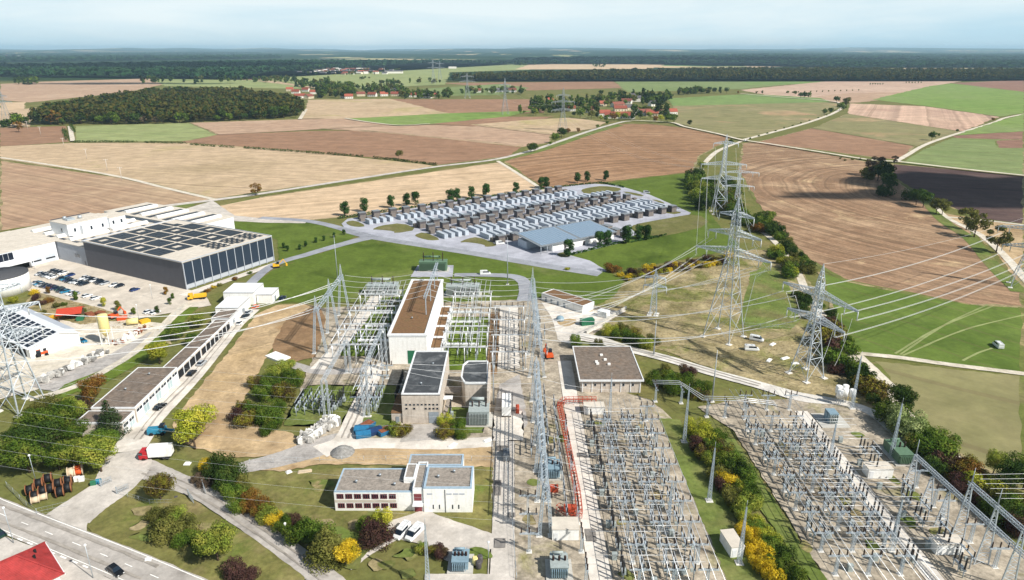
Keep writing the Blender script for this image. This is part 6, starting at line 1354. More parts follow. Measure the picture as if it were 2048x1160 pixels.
# cable duct covers and kerb slabs that break up the yards
kk = 0
for y in Y1[:9]:
    for x in (20.6, 28.2): tag(MB().box(-.7, -2.2, 0, .7, 2.2, .14).box(-.5, -2.0, .14, .5, -.1, .18).box(-.5, .1, .14, .5, 2.0, .18).build('duct_cover', M['slab'], None, (x, y+3.3, .02)), f'concrete slab on the left switchyard ground, {nth(kk)} counted from the front', 'slab', 'slabs of the left switchyard'); kk += 1
for i, x in enumerate((15.2, 20.2)): tag(MB().box(x-.12, 101, 0, x+.12, 208, .2).build('kerb', M['slab']), ['left', 'right'][i]+' kerb of the left concrete path', 'kerb')
for i, x in enumerate((82.2, 86.4)): tag(MB().box(x-.15, 101, 0, x+.15, 175, .22).build('kerb', M['slab']), ['left', 'right'][i]+' kerb of the right concrete path', 'kerb')

for k in range(8): place(PD_, -5.8, 201+k*6.2, f'dark switchgear beside the rubble strip, {nth(k)} from the front', 'switchgear beside the rubble strip'); place(PD_, 3.6, 200+k*6.2, f'dark switchgear left of the tall gantry legs, {nth(k)} from the front', 'switchgear left of the tall gantry')
for k in range(5): place(PD_, 10.5+(k % 2)*1.4, 203+k*8.5, f'dark switchgear right of the tall gantry legs, {nth(k)} from the front', 'switchgear right of the tall gantry')
for k in range(4): white_portal(-6.5, 4.5, 204+k*14, 6.4, f'white portal over the pale lane, {nth(k)} from the front', 'white portals over the pale lane')
# ---------------------------------------------------------------- pylons and overhead lines
M['wire'] = paint('aluminium_wire', '#d6d8d8', .4, .2, var=.02); M['insul_glass'] = paint('insulator_string', '#c9cdcc', .4)
M['lattice_far'] = paint('dull_grey_lattice', '#8b9398', .6, .2)  # darker grey that lowers the contrast of the far pylons
def pylon(loc, rz, H, w0, wtop, zw, arms, label, leg=.28, br=.13, mat='lattice', peak=6, far=False, name='pylon'):
    """arms: (z, half span, depth)"""
    t = thing(name, label, 'pylon', loc, rz); T = {}
    def wid(z): return w0+(wtop-w0)*min(1, z/zw) if z < zw else wtop*(1-.35*(z-zw)/(H-zw))
    def ring(z): q = wid(z)/2; return [Vector((-q, -q, z)), Vector((q, -q, z)), Vector((q, q, z)), Vector((-q, q, z))]
    zs = [.4]; 
    while zs[-1] < H-peak-.5: zs.append(min(H-peak, zs[-1]+max(1.6, wid(zs[-1])*(.95 if not far else 1.3))))
    mb = MB()
    for a, b in zip(zs, zs[1:]):
        A, B = ring(a), ring(b)
        for i in range(4):
            j = (i+1) % 4; mb.beam(A[i], B[i], leg*(1 if a < zw else .75)); mb.strut(A[i], B[j], br); mb.strut(A[j], B[i], br); mb.strut(B[i], B[j], br)
    mb.build('lattice_body', M[mat], t)
    mb = MB(); A = ring(zs[-1]); tip = Vector((0, 0, H))
    for i in range(4): mb.beam(A[i], tip, leg*.6)
    for f in (.3, .6):
        q = [A[i].lerp(tip, f) for i in range(4)]
        for i in range(4): mb.strut(q[i], q[(i+1) % 4], br); mb.strut(q[i], A[(i+1) % 4].lerp(tip, f-.3), br)
    mb.build('peak', M[mat], t)
    for i in range(4): p = ring(0)[i]; MB().box(p.x-.9, p.y-.9, 0, p.x+.9, p.y+.9, .4).build('foot', M['foot'], t)
    for z, hs, dp in arms:
        for s in (-1, 1):
            mb = MB(); q = wid(z)/2; tipp = Vector((s*hs, 0, z)); n = max(4, int(hs/1.4))
            r = [Vector((s*q, -q, z)), Vector((s*q, q, z)), Vector((s*q, -q, z+dp)), Vector((s*q, q, z+dp))]
            e = [tipp+Vector((0, -.2, 0)), tipp+Vector((0, .2, 0)), tipp+Vector((0, -.2, .3)), tipp+Vector((0, .2, .3))]
            for i in range(4): mb.beam(r[i], e[i], leg*.55)
            for k in range(n):
                f, g2 = k/n, (k+1)/n
                for i, j in ((0, 1), (2, 3), (0, 2), (1, 3)):
                    mb.strut(r[i].lerp(e[i], f), r[j].lerp(e[j], g2), br*.8); mb.strut(r[j].lerp(e[j], f), r[i].lerp(e[i], g2), br*.8)
            mb.build('crossarm', M[mat], t)
            for f in ((1.0, .66) if hs > 8 else (1.0,)):
                x = s*(q+(hs-q)*f); MB().tube([(x, 0, z), (x, 0, z-2.6)], .16, 6).build('insulator_string', M['insul_glass'], t)
    def at(z, x, dz=-2.6): a = Matrix.Rotation(rz, 4, 'Z') @ Vector((x, 0, z+dz)); return Vector(loc)+a
    return at
pA = pylon(Vector((133.5, 431.5, 0)), R(-5), 50, 9, 2.4, 30, [(44, 7.6, 1.6), (31, 14, 2.2), (22, 13.2, 2.2)], 'tall pylon beyond the shrub bank at the end of the meadow', .3, .13)
pB = pylon(Vector((77.6, 230.8, 0)), R(-46), 52, 10.5, 2.8, 32, [(45.5, 6.5, 1.5), (38.6, 10, 2), (31.6, 14.4, 2.4)], 'tallest pylon standing on the dry grassland', .27, .11, 'lattice')
pC = pylon(Vector((95.2, 199.1, 0)), R(-66), 38, 7.5, 2.2, 19, [(27.4, 14.6, 2.2), (19.4, 11.4, 2.0)], 'broad armed pylon beside the hedge bank and track', .26, .13)
pD = pylon(Vector((226, 286.6, 0)), R(-30), 34, 8, 2.2, 17, [(26, 13, 2), (18, 10, 2)], 'pylon cut off by the right edge', .26, .13)
pL = pylon(Vector((-144.5, 178.5, 0)), R(70), 42, 8.5, 3, 26, [(36, 8, 2), (29, 12, 2.2), (21.5, 11, 2.2)], 'big pylon at the left edge beside the contractor yard', .32, .15)
pX = pylon(Vector((148, 443, 0)), R(-8), 30, 4, 1.8, 16, [(24, 12, 1.4), (15, 10, 1.4)], 'slimmer pylon just behind the one at the meadow end', .2, .1)
pylon(Vector((56.1, 252.8, 0)), R(-20), 19.6, 2.6, 1.2, 14, [(15.5, 4, 1.0), (12, 4.5, 1)], 'small lattice pylon on the dry slope behind the ramp', .16, .08, 'lattice_blue', 3)
F1 = pylon(G(1125, 262), R(12), 54, 11, 3, 26, [(44, 9, 2), (36, 15, 2.4), (26, 15, 2.4)], 'distant pylon in front of the near village', .3, .14, far=True, mat='lattice_far')
F2 = pylon(G(1010, 230), R(15), 57, 11, 3, 28, [(46, 9, 2), (36, 15, 2.4)], 'distant pylon left of the near village', .34, .16, far=True, mat='lattice_far')
F3 = pylon(G(935, 196), R(15), 52, 11, 3, 28, [(44, 14, 2), (34, 17, 2.4)], 'far pylon near the farmstead', .36, .18, far=True, mat='lattice_far')
F4 = pylon(G(867, 168), R(15), 72, 12, 4, 36, [(60, 14, 2), (46, 18, 2.4)], 'faint pylon on the green slope', .4, .2, far=True, mat='lattice_far'); pylon(G(880, 160), R(15), 62, 12, 4, 36, [(52, 14, 2), (40, 18, 2.4)], 'second faint pylon on the green slope', .4, .2, far=True, mat='lattice_far')
pylon(G(15, 245), R(80), 44, 9, 3, 26, [(36, 9, 2), (28, 14, 2)], 'distant pylon at the far left edge', .3, .15, far=True, mat='lattice_far')
def wire(p, q, sag, label, group, r=.065, n=18, bundle=0):
    p = Vector(p); q = Vector(q); pts = [p.lerp(q, k/n)-Vector((0, 0, sag*4*(k/n)*(1-k/n))) for k in range(n+1)]
    r *= .78; mb = MB().tube(pts, r, 4, False)
    if bundle:
        d = (q-p).normalized().cross(Vector((0, 0, 1)))*bundle; mb.tube([x+d for x in pts], r, 4, False)
    return tag(mb.build('conductor', M['wire']), label, 'conductor', group)
k = 0
for z, xs in ((31.6, (-14, -9.8, 9.8, 14)), (38.6, (-10, 10)), (45.5, (-6.5, 6.5))):
    for x in xs:
        wire(pA({31.6: 22, 38.6: 31, 45.5: 44}[z], x*.95), pB(z, x), 9, f'conductor strung between the two tallest pylons, {nth(k)} from the left', 'conductors between the tallest pylons', .06); k += 1
for k, x in enumerate((-14, -9.6, 9.6, 14)): wire(pA(31, x), F1(36, x), 16, f'conductor leading away to the near village, {nth(k)} from the left', 'conductors to the village pylon', .05)
for x in (-15, 15): wire(F1(36, x), F2(36, x), 8, ('left' if x < 0 else 'right')+' conductor between the distant pylons', 'conductors between distant pylons', .06)
# from the tall gantry to the tallest pylon
i = 0
for yy, (z, x) in zip((200, 206, 212, 218, 224, 230, 236, 242, 248), ((31.6, -14), (31.6, -11), (31.6, -8), (38.6, -10), (38.6, -8), (31.6, 8), (31.6, 11), (31.6, 14), (38.6, 9))):
    wire((8.6, yy, 15.6), pB(z, x), 4.5, f'conductor from the tall gantry to the tallest pylon, {nth(i)} from the front', 'conductors from gantry to pylon', .045, bundle=.35); i += 1
for j, (z, x) in enumerate(((19.4, -11), (19.4, -7), (27.4, -14), (27.4, -9))): wire((8.6, 203+j*9, 11.5), pC(z, x), 5, f'conductor from the tall gantry to the broad armed pylon, {nth(j)} from the front', 'conductors to the broad armed pylon', .06, bundle=.3)
for j, (z, x) in enumerate(((19.4, 8), (27.4, 9), (27.4, 14.3), (27.4, -13), (19.4, -10))): wire(pC(z, x), pD({19.4: 18, 27.4: 26}[z], x*.9), 3.2, f'conductor crossing the right meadow, {nth(j)} from the front', 'conductors crossing the right meadow', .07, bundle=.4)
wire(pC(38, 0, 0), pD(34, 0, 0), 2.5, 'thin earth wire crossing the ploughed field', None, .04)
for j, x in enumerate((8, 13)): wire(pC(27.4, x), (92+j*3, 184-j*2, 12), 2, ['rear', 'front'][j]+' down lead from the broad armed pylon', 'down leads of the broad armed pylon', .05)
# switch hall leads
for j, yy in enumerate((226, 232, 238, 244, 250, 256)): wire((-66, yy, 15.6), (-30.5, yy+2, 17.6), 2.2, f'conductor from the left gantry to the hall roof, {nth(j)} from the front', 'conductors left of the hall roof', .07); wire((-30.5, yy+2, 17.6), (7.5, yy-3, 15.4), 2.6, f'conductor from the hall roof to the tall gantry, {nth(j)} from the front', 'conductors right of the hall roof', .09)
for j in range(9): wire((-12, 207+j*5.2, 6.6), (7.4, 201+j*5.5, 11.2), 1.2, f'slack lead from the grass bed to the tall gantry, {nth(j)} from the front', 'slack leads to the tall gantry', .05)
for j in range(3): wire((-66.5, 218+14*j, 15.4), pL(29, -10+j*10), 6, f'conductor from the left gantry to the left pylon, {nth(j)} from the front', 'conductors to the left pylon', .065, bundle=.35)
for j in range(3): wire((-66.5, 222+14*j, 15.4), pL(21.5, -10+j*10), 5, f'lower conductor from the left gantry to the left pylon, {nth(j)} from the front', 'lower conductors to the left pylon', .065, bundle=.35)
for j in range(3): wire((-30, 172+j*2.5, 15), (7.2, 170+j*9, 12.4), 1.5, f'conductor over the grey hall roof, {nth(j)} from the front', 'conductors over the grey hall', .06)
# the bundle of lines crossing the lower left
for j in range(11):
    ya = 108+j*5.6; wire((-220, ya+34-j*.8, 30), (7, ya+2, 13), 7, f'thin line crossing the lower left, {nth(j)} from the front', 'lines crossing the lower left', .02, 30)
for j in range(6): wire((96.3, 113+j*1.6, 16.5), (230, 122+j*2.6, 20), 3, f'line leaving the truss masts to the right, {nth(j)} from the front', 'lines leaving to the right', .04)
for j in range(6): y = 124+j*10; wire((7.2, y, 12.2), (24.8+(j % 3)*3, y+3, 6.6), 1, f'slack lead from the long gantry into the yard, {nth(j)} from the front', 'slack leads of the long gantry', .04)
# trailing hoops under the broad armed pylon
for j, x in enumerate((-13, -9, 9)): a, b = pC(27.4, x), pC(19.4, x*.8); tag(MB().tube(catmull([a, (a+b)/2+Vector((1.5, -1, -2.5)), b], 8), .06, 5).build('jumper_loop', M['wire']), f'jumper loop hanging on the broad armed pylon, {nth(j)} from the left', 'jumper', 'jumper loops')
# ---------------------------------------------------------------- vehicles
def body_loft(secs):
    """secs: (x, half width bottom, half width top, z bottom, z top)"""
    mb = MB(); vs = []; fs = []
    for x, wb, wt, zb, zt in secs:
        zm = zb+(zt-zb)*.55; vs += [(x, -wb, zb), (x, wb, zb), (x, wb*1.03, zm), (x, wt, zt), (x, -wt, zt), (x, -wb*1.03, zm)]
    n = len(secs)
    for i in range(n-1):
        for k in range(6): a = i*6+k; b = i*6+(k+1) % 6; fs.append((a, b, b+6, a+6))
    fs.append((5, 4, 3, 2, 1, 0)); fs.append(tuple((n-1)*6+k for k in range(6))); return mb.add(vs, fs)
def car_meshes(kind):
    if kind == 'car':
        b = body_loft([(-2.15, .72, .7, .45, .8), (-2.0, .84, .78, .3, .92), (-1.3, .88, .8, .22, .95), (.7, .88, .8, .22, .95), (1.6, .86, .76, .24, .86), (2.1, .78, .68, .32, .7), (2.2, .7, .6, .4, .6)])
        b.add([(-1.35, -.6, 1.44), (.25, -.6, 1.44), (.25, .6, 1.44), (-1.35, .6, 1.44), (-1.3, -.57, 1.49), (.2, -.57, 1.49), (.2, .57, 1.49), (-1.3, .57, 1.49)], [(0, 1, 2, 3), (4, 5, 6, 7), (0, 1, 5, 4), (1, 2, 6, 5), (2, 3, 7, 6), (3, 0, 4, 7)])
        g_ = MB().add([(-1.95, -.76, .93), (.95, -.76, .94), (.95, .76, .94), (-1.95, .76, .93), (-1.4, -.62, 1.45), (.25, -.62, 1.45), (.25, .62, 1.45), (-1.4, .62, 1.45)], [(0, 1, 5, 4), (1, 2, 6, 5), (2, 3, 7, 6), (3, 0, 4, 7), (4, 5, 6, 7)]); wx = (-1.35, 1.35)
    else:
        b = body_loft([(-2.5, .9, .82, .4, 1.15), (-2.4, .95, .88, .28, 1.2), (1.2, .95, .88, .28, 1.2), (2.1, .92, .82, .3, 1.02), (2.45, .84, .7, .36, .8)])
        b.box(-2.4, -.82, 1.82, 1.0, .82, 1.95); b.box(-2.42, -.87, 1.2, -1.2, .87, 1.82); b.box(-2.2, -.7, 2.02, .6, -.6, 2.1).box(-2.2, .6, 2.02, .6, .7, 2.1).box(-1.8, -.7, 1.95, -1.7, .7, 2.1).box(0, -.7, 1.95, .1, .7, 2.1)
        g_ = MB().add([(-1.15, -.86, 1.2), (1.75, -.84, 1.12), (1.75, .84, 1.12), (-1.15, .86, 1.2), (-1.15, -.8, 1.83), (1.05, -.78, 1.83), (1.05, .78, 1.83), (-1.15, .8, 1.83)], [(0, 1, 5, 4), (1, 2, 6, 5), (2, 3, 7, 6), (3, 0, 4, 7), (4, 5, 6, 7)]); wx = (-1.55, 1.5)
    wh = MB().tube([(0, -.11, 0), (0, .11, 0)], .33, 12); wh.mat(1).tube([(0, -.125, 0), (0, .125, 0)], .19, 10)
    hl = MB().box(-.04, -.14, -.07, .04, .14, .07)
    return b.mesh('body', M['plaster']), g_.mesh('windows', M['win_dark']), wh.mesh('wheel', [M['rubber'], M['steel']]), wx, hl.mesh('headlight', M['dome'])
CARM = {k: car_meshes(k) for k in ('car', 'van')}
def carpaint(name, col): 
    m = NT(name); m.b.inputs['Base Color'].default_value = c(col); m.b.inputs['Roughness'].default_value = .25; m.b.inputs['Coat Weight'].default_value = .6; m.b.inputs['Coat Roughness'].default_value = .06; m.b.inputs['Metallic'].default_value = .15; return m.m
PAINT = {k: carpaint('car_paint_'+k, v) for k, v in dict(black='#15171a', white='#e2e3e2', silver='#a9adb1', blue='#22376b', dark='#2b2f35', teal='#1e7292', plum='#4c2136', navy='#1a2142', green='#1d3b30', orange='#d2602a', grey='#6c7176').items()}
PAINT['dark grey'] = PAINT['dark']
def vehicle(loc, rz, col, kind, label, group=None):
    bm_, gm_, wm, wx, hl = CARM[kind]; t = thing('parked_car' if kind == 'car' else 'van', label, kind, loc, rz, group)
    setmat(link('body', bm_, t), PAINT[col]); link('windows', gm_, t)
    for x in wx:
        for y in (-.8, .8): link('wheel', wm, t, (x, y, .33))
    for y in (-.55, .55): link('headlight', hl, t, (2.17 if kind == 'car' else 2.42, y, .62 if kind == 'car' else .75))
    return t
def carrow(x, ys, cols, rowname, rz):
    for i, (y, col) in enumerate(zip(ys, cols)): vehicle(FF(x+random.uniform(-.4, .4), y)+(.1,), R(FANG)+R(rz+random.uniform(-2, 2)), col, 'car', f'{col} car in the {rowname} of the car park, {nth(i)} from the left', 'cars in the '+rowname)
carrow(-18.6, [78.5, 76.2, 73.6, 71, 68.4], ['silver', 'dark grey', 'grey', 'white', 'white'], 'front left row', 180)
carrow(-13.4, [78, 75.4, 72.8, 70, 64], ['black', 'dark grey', 'black', 'white', 'blue'], 'back left row', 180)
carrow(-17.8, [63, 60.6, 58.2, 55.6, 53, 50.6, 48.2, 45.8], ['black', 'teal', 'navy', 'black', 'silver', 'white', 'black', 'dark grey'], 'front middle row', 180)
carrow(-12.6, [54.4, 51.8, 49.2, 46.4, 43.6, 41.2, 38.6], ['white', 'silver', 'black', 'white', 'dark grey', 'black', 'silver'], 'back middle row', 180)
carrow(-12.0, [32.6, 29.4], ['white', 'dark grey'], 'right pair', 180); vehicle(FF(-11.6, 18.7)+(.1,), R(FANG), 'blue', 'car', 'dark blue car alone near the grey hall')
carrow(-27.2, [66.5, 64, 61.6, 59, 56.6, 54, 51.2, 48.4, 45.8, 43, 38.6, 36], ['silver', 'teal', 'silver', 'black', 'navy', 'plum', 'navy', 'green', 'black', 'teal', 'white', 'silver'], 'row by the bank', 180)
for i, y in enumerate((29.3, 23.3)): vehicle(FF(-26.2, y)+(.1,), R(FANG), 'white', 'car', ['left', 'right'][i]+' one of two white cars parked apart by the bank')
for i, y in enumerate((-11, -14)): vehicle(FF(-25.6+i*.6, y)+(.1,), R(FANG), 'white', 'car', ['left', 'right'][i]+' white car at the lower corner of the car park')
LV = [((-103.6, 178), 'black', 'black car beside the wide workshop'), ((-104, 200), 'black', 'black car by the narrow garage block'), ((-104, 207.5), 'silver', 'silver estate car by the narrow garage block'), ((-104.5, 243), 'white', 'white car beside the white annex'), ((-105, 250), 'dark', 'dark car beside the pale roofed shed'), ((-105.2, 254), 'silver', 'silver car beside the pale roofed shed'), ((-104.6, 260.5), 'orange', 'orange van shaped car before the tall white building'), ((-97, 271), 'navy', 'dark blue car right of the small white building')]
for (x, y), col, lab in LV: vehicle((x, y, .15), R(82+random.uniform(-8, 8)), col, 'car', lab)
vehicle((G(232, 1146).x, G(232, 1146).y, .13), R(-33), 'black', 'car', 'black estate car driving on the main road'); vehicle(tuple(G(-2, 1072).xy)+(.13,), R(150), 'green', 'car', 'dark green car at the left edge of the main road')
for i, (u, v) in enumerate(((804, 1069), (829, 1072))): vehicle(tuple(G(u, v).xy)+(.13,), R(245-i*3), 'white', 'van', ['left', 'right'][i]+' white van with roof rack on the office forecourt')
vehicle((-1.5, 152.5, .15), R(92), 'grey', 'van', 'grey van on the pale worn lane'); vehicle(tuple(G(1000, 489).xy)+(.12,), R(20), 'white', 'van', 'white minibus in front of the battery containers'); vehicle((-12.5, 304, .14), R(5), 'white', 'van', 'white minibus beside the green transformer'); vehicle(tuple(G(1293, 387).xy)+(.12,), R(-10), 'silver', 'van', 'silver van on the far corner of the battery park')
vehicle(tuple(G(1503, 701).xy)+(.1,), R(-8), 'white', 'van', 'white pickup on the grass near the tallest pylon'); vehicle(tuple(G(1513, 682).xy)+(.1,), R(-30), 'white', 'van', 'second white pickup behind the first near the pylon'); vehicle(tuple(G(1995, 694).xy)+(.1,), R(80), 'white', 'van', 'white van alone on the right meadow'); vehicle(tuple(G(1103, 604).xy)+(.14,), R(-30), 'white', 'car', 'white car in front of the low long building'); vehicle((-155, 226, .1), R(-25), 'teal', 'car', 'blue car beside the contractor hall')
vehicle(tuple(G(1492, 283).xy)+(.2,), R(20), 'white', 'van', 'white vehicle on the crossing of the far tracks')
def truck(loc, rz, label, cabm, boxm, L=6, kind='box'):
    t = thing('truck', label, 'truck', loc, rz); MB().box(L/2+.2, -1.2, .6, L/2+2, 1.2, 2.7).box(L/2+2, -1.15, .6, L/2+2.3, 1.15, 1.7).build('cab', M[cabm], t); MB().box(L/2+1.3, -1.22, 1.7, L/2+2.02, 1.22, 2.5).build('windows', M['win_dark'], t)
    if kind == 'box': MB().box(-L/2, -1.25, 1, L/2, 1.25, 3.6).build('box_body', M[boxm], t)
    else: MB().side([(-1.2, 1.0), (1.2, 1.0), (1.35, 2.1), (1.2, 2.1), (1.1, 1.2), (-1.1, 1.2), (-1.2, 2.1), (-1.35, 2.1)], -L/2, L/2).build('tipper_body', M[boxm], t)
    MB().box(-L/2, -.5, .6, L/2+2, .5, .98).build('chassis', M['rubber'], t)
    for x in (-L/2+1, -L/2+2.2, L/2+1.2):
        for y in (-1.05, 1.05): MB().tube([(x, y-.15, .5), (x, y+.15, .5)], .5, 12).build('wheel', M['rubber'], t)
M['cab_red'] = paint('red_cab', '#b3242c', .4); M['machine_blue'] = paint('blue_machine', '#2f7f9c', .5)
truck(G(401, 598)+Vector((0, 0, .1)), R(200), 'yellow tipper truck below the solar facade', 'yellow', 'yellow', 5, 'tip')
truck(G(324, 916)+Vector((0, 0, .12)), R(187), 'red cabbed truck with a long white box beside the lime tree', 'cab_red', 'white_wall', 5.6)
t = thing('wheel_excavator', 'blue road machine parked by the service lane', 'machine', G(318, 868), R(10)); MB().side([(-1, .6), (1, .6), (1, 1.5), (.7, 2.2), (-.7, 2.2), (-1, 1.5)], -2.6, 2).build('body', M['machine_blue'], t); MB().box(.6, -.8, 2.2, 1.8, .8, 3).build('cab', M['win_dark'], t); MB().beam((2, 0, 1.3), (4.2, 0, .7), .5).build('arm', M['machine_blue'], t)
for x in (-1.6, 1.2):
    for y in (-1, 1): MB().tube([(x, y-.2, .55), (x, y+.2, .55)], .55, 12).build('wheel', M['rubber'], t)
def tractor(u, v, rz, label):
    t = thing('tractor', label, 'tractor', G(u, v), R(rz)); MB().box(-.2, -.5, .8, 2, .5, 1.6).build('bonnet', M['orange'], t); MB().box(-1.5, -.7, 1.2, -.1, .7, 2.6).build('cab', M['win_dark'], t); MB().box(-1.55, -.75, 2.6, 0, .75, 2.75).build('cab_roof', M['orange'], t)
    for x, r in ((-1, .85), (1.4, .55)):
        for y in (-.9, .9): MB().tube([(x, y-.22, r), (x, y+.22, r)], r, 14).build('wheel', M['rubber'], t)
    return t
tractor(84, 712, 40, 'orange tractor in front of the contractor hall'); tractor(133, 692, 40, 'second orange tractor right of the contractor hall')
t = thing('trailer', 'orange tipping trailer behind the tractor', 'trailer', G(99, 704), R(40)); MB().side([(-1.1, .9), (1.1, .9), (1.3, 1.9), (-1.3, 1.9)], -2, 2).build('hopper', M['orange'], t)
for y in (-.9, .9): MB().tube([(0, y-.15, .45), (0, y+.15, .45)], .45, 12).build('wheel', M['rubber'], t)
# skips in front of the grey hall
M['skip_blue'] = paint('blue_skip', '#2b6f96', .5, var=.12); M['skip_dark'] = paint('dark_blue_skip', '#1f3a63', .5, var=.12)
for i, (u, v, mt, lab) in enumerate([(724, 864, 'skip_blue', 'blue skip with lid, left rear'), (727, 874, 'skip_blue', 'blue skip with lid, left front'), (750, 868, 'skip_dark', 'dark blue closed skip'), (770, 868, 'skip_blue', 'blue open skip full of scrap'), (735, 856, 'skip_blue', 'blue low skip behind the others')]):
    t = thing('skip', lab+' beside the concrete hall', 'skip', G(u, v), R(5+i*12)); MB().side([(-1.1, .1), (1.1, .1), (1.5, 1.5), (-1.5, 1.5)], -2, 2).build('tub', M[mt], t)
    (MB().side([(-1.5, 1.5), (1.5, 1.5), (0, 2)], -2, 2).build('lid', M[mt], t) if i < 3 else MB().box(-1.7, -1.2, 1.45, 1.7, 1.2, 1.65).build('scrap_fill', M['rust'], t))
# cable reels
M['reel_wood'] = paint('reel_wood', '#8a5a3c', .8, var=.2); M['reel_cable'] = paint('black_cable', '#16181b', .6); M['reel_pale'] = paint('pale_reel', '#c9b79c', .8)
RL = [(62, 988), (80, 975), (98, 965), (72, 1000), (88, 990), (102, 985), (118, 975), (122, 992), (138, 970), (137, 984), (72, 1006), (88, 1000), (145, 955), (160, 950)]
for i, (u, v) in enumerate(RL):
    pale = i in (10, 11, 12, 13); t = thing('cable_reel', (f'black cable reel on the storage ground, {nth(i)} of the rows' if not pale else f'pale {["small", "small wooden", "grey", "large orange"][i-10]} reel on the storage ground'), 'cable reel', G(u, v), R(118), 'black cable reels' if not pale else None); r = 1.3 if i < 10 else (.9 if i < 12 else 1.5)
    for s in (-.75, .75): MB().tube([(0, s-.07, r), (0, s+.07, r)], r, 16).build('flange', M['reel_pale' if pale else 'reel_wood'], t)
    MB().tube([(0, -.68, r), (0, .68, r)], r*.82, 14).build('cable_drum', M['reel_cable' if not pale else ('orange' if i == 13 else 'reel_pale')], t)
for i, (u, v) in enumerate([(155, 962), (164, 962), (188, 971), (198, 968)]): tag(MB().box(-.6, -.5, .1, .6, .5, 1.2).side([(-.55, 1.2), (.55, 1.2), (0, 1.4)], -.6, .6).build('waste_bin', M[['dome', 'dome', 'green_paint', 'machine_blue'][i]], None, G(u, v), R(20)), ['left grey bin beside the large reel', 'right grey bin beside the large reel', 'green bin beside the gate', 'blue bin beside the gate'][i], 'bin')
# street lamps, gates, pipes and small items
def lamp(u, v, h, label, ball=True):
    t = thing('street_lamp', label, 'lamp', G(u, v)); MB().tube([(0, 0, 0), (0, 0, h)], .09, 6, r2=.06).build('post', M['steel'], t); MB().lathe([(.1, 0), (.28, .15), (.28, .4), (.1, .55)], 10, (0, 0, h)).build('lamp_globe', M['dome'], t)
lamp(574, 1080, 4, 'small globe lamp beside the office hedge'); lamp(977, 1118, 4, 'white globe lamp by the grass island'); lamp(187, 1158, 8, 'white street lamp beside the red roofed house'); lamp(28, 1088, 9, 'tall street lamp at the left of the main road'); lamp(278, 640, 6, 'lamp post in the lower car park'); lamp(305, 598, 6, 'lamp post in the right part of the car park'); lamp(72, 962, 7, 'lamp post behind the cable reels')
def gate(u0, v0, u1, v1, label):
    A_, B_ = G(u0, v0), G(u1, v1); t = thing('gate', label, 'gate', A_); d = B_-A_; mb = MB()
    for z in (.2, 1.0, 1.8): mb.beam((0, 0, z), d+Vector((0, 0, z)), .08)
    for k in range(9): mb.beam(d*(k/8), d*(k/8)+Vector((0, 0, 1.85)), .06)
    mb.build('gate_leaf', M['steel'], t); MB().beam((0, 0, 0), (0, 0, 2.3), .2).build('gate_post', M['steel'], t)
gate(203, 975, 224, 965, 'open steel gate beside the waste bins'); gate(235, 990, 258, 980, 'steel gate on the other side of the access road'); gate(406, 975, 412, 990, 'left gate of the hedge lane', ); gate(378, 995, 388, 1008, 'right gate of the hedge lane')
for i, (u, v, s, lab) in enumerate([(375, 929, 1.6, 'white slab lying on the dry grass'), (578, 946, 1.4, 'pale board on the lawn behind the office'), (610, 945, 3.4, 'long earth coloured slab on the lawn'), (1538, 722, 3, 'stack of white boards near the broad armed pylon'), (1570, 718, 3.4, 'long white panels beside the broad armed pylon'), (1590, 728, 2.4, 'white sheeting at the foot of the pylon'), (1545, 690, 3, 'steel frame stack on the dry grass'), (296, 1122, 1.4, 'white slab on the grass triangle'), (905, 893, 3, 'pile of white bags on the pale lane'), (975, 883, 2.4, 'white box on the earth strip')]):
    tag(MB().box(-s/2, -.6, 0, s/2, .6, .25).box(-s/2+.2, -.4, .25, s/2-.3, .5, .45).build('board_stack', M['white_wall' if i != 2 else 'reel_pale'], None, G(u, v)+Vector((0, 0, .1)), R(i*37 % 60)), lab, 'boards')
fence([(100, 795), (165, 770), (225, 742), (290, 700), (330, 655), (372, 612)], 'wire fence along the gravel track behind the garages', 1.8, 5); fence([(500, 930), (640, 925), (860, 922), (985, 925)], 'wire fence on the earth strip behind the office', 1.8, 5); fence([(1545, 535), (1510, 560), (1486, 655), (1590, 660)], 'pale fence around the green plot under the pylons', 2, 5); fence([(1033, 1160), (1024, 1040), (1010, 900)], 'green wire fence right of the asphalt lane', 1.8, 3, mat='lattice_blue')
fence([(15, 975), (55, 1015), (75, 1030), (140, 1015)], 'wire fence round the cable reel ground', 1.8, 4); fence([(235, 990), (300, 1010), (345, 1010)], 'wire fence on the grass triangle', 1.6, 3)
# ---------------------------------------------------------------- near trees and shrubs
def T(u, v, h, kind, mat, label, wide=1.0, lod=0, group=None): return tree(G(u, v), h, kind, mat, lod, label, group, wide)
T(390, 898, 12.5, 'round', 'leaf_lime', 'large yellow green tree beside the red cabbed truck', 1.15); T(322, 1000, 8, 'round', 'leaf_autumn', 'green and yellow tree on the tip of the grass triangle', 1.05)
T(320, 728, 8.5, 'round', 'leaf_lime', 'round yellow green tree behind the workshop', 1.15); T(358, 680, 7.5, 'round', 'leaf_mid', 'round green tree behind the narrow garage block', 1.25); T(398, 655, 6, 'round', 'leaf_light', 'light green tree behind the rear garages', 1.4); T(383, 690, 5, 'round', 'leaf_mid', 'small green tree between garages and track', 1.3)
T(190, 812, 10, 'round', 'leaf_rust', 'rusty autumn tree left of the workshop', 1.0); T(227, 872, 11.5, 'conifer', 'leaf_spruce', 'dark spruce at the corner of the workshop', 1.15)
T(203, 945, 10, 'round', 'leaf_light', 'round light green tree left of the access road', 1.15); T(205, 915, 9, 'round', 'leaf_mid', 'green tree behind the light green one', 1.15)
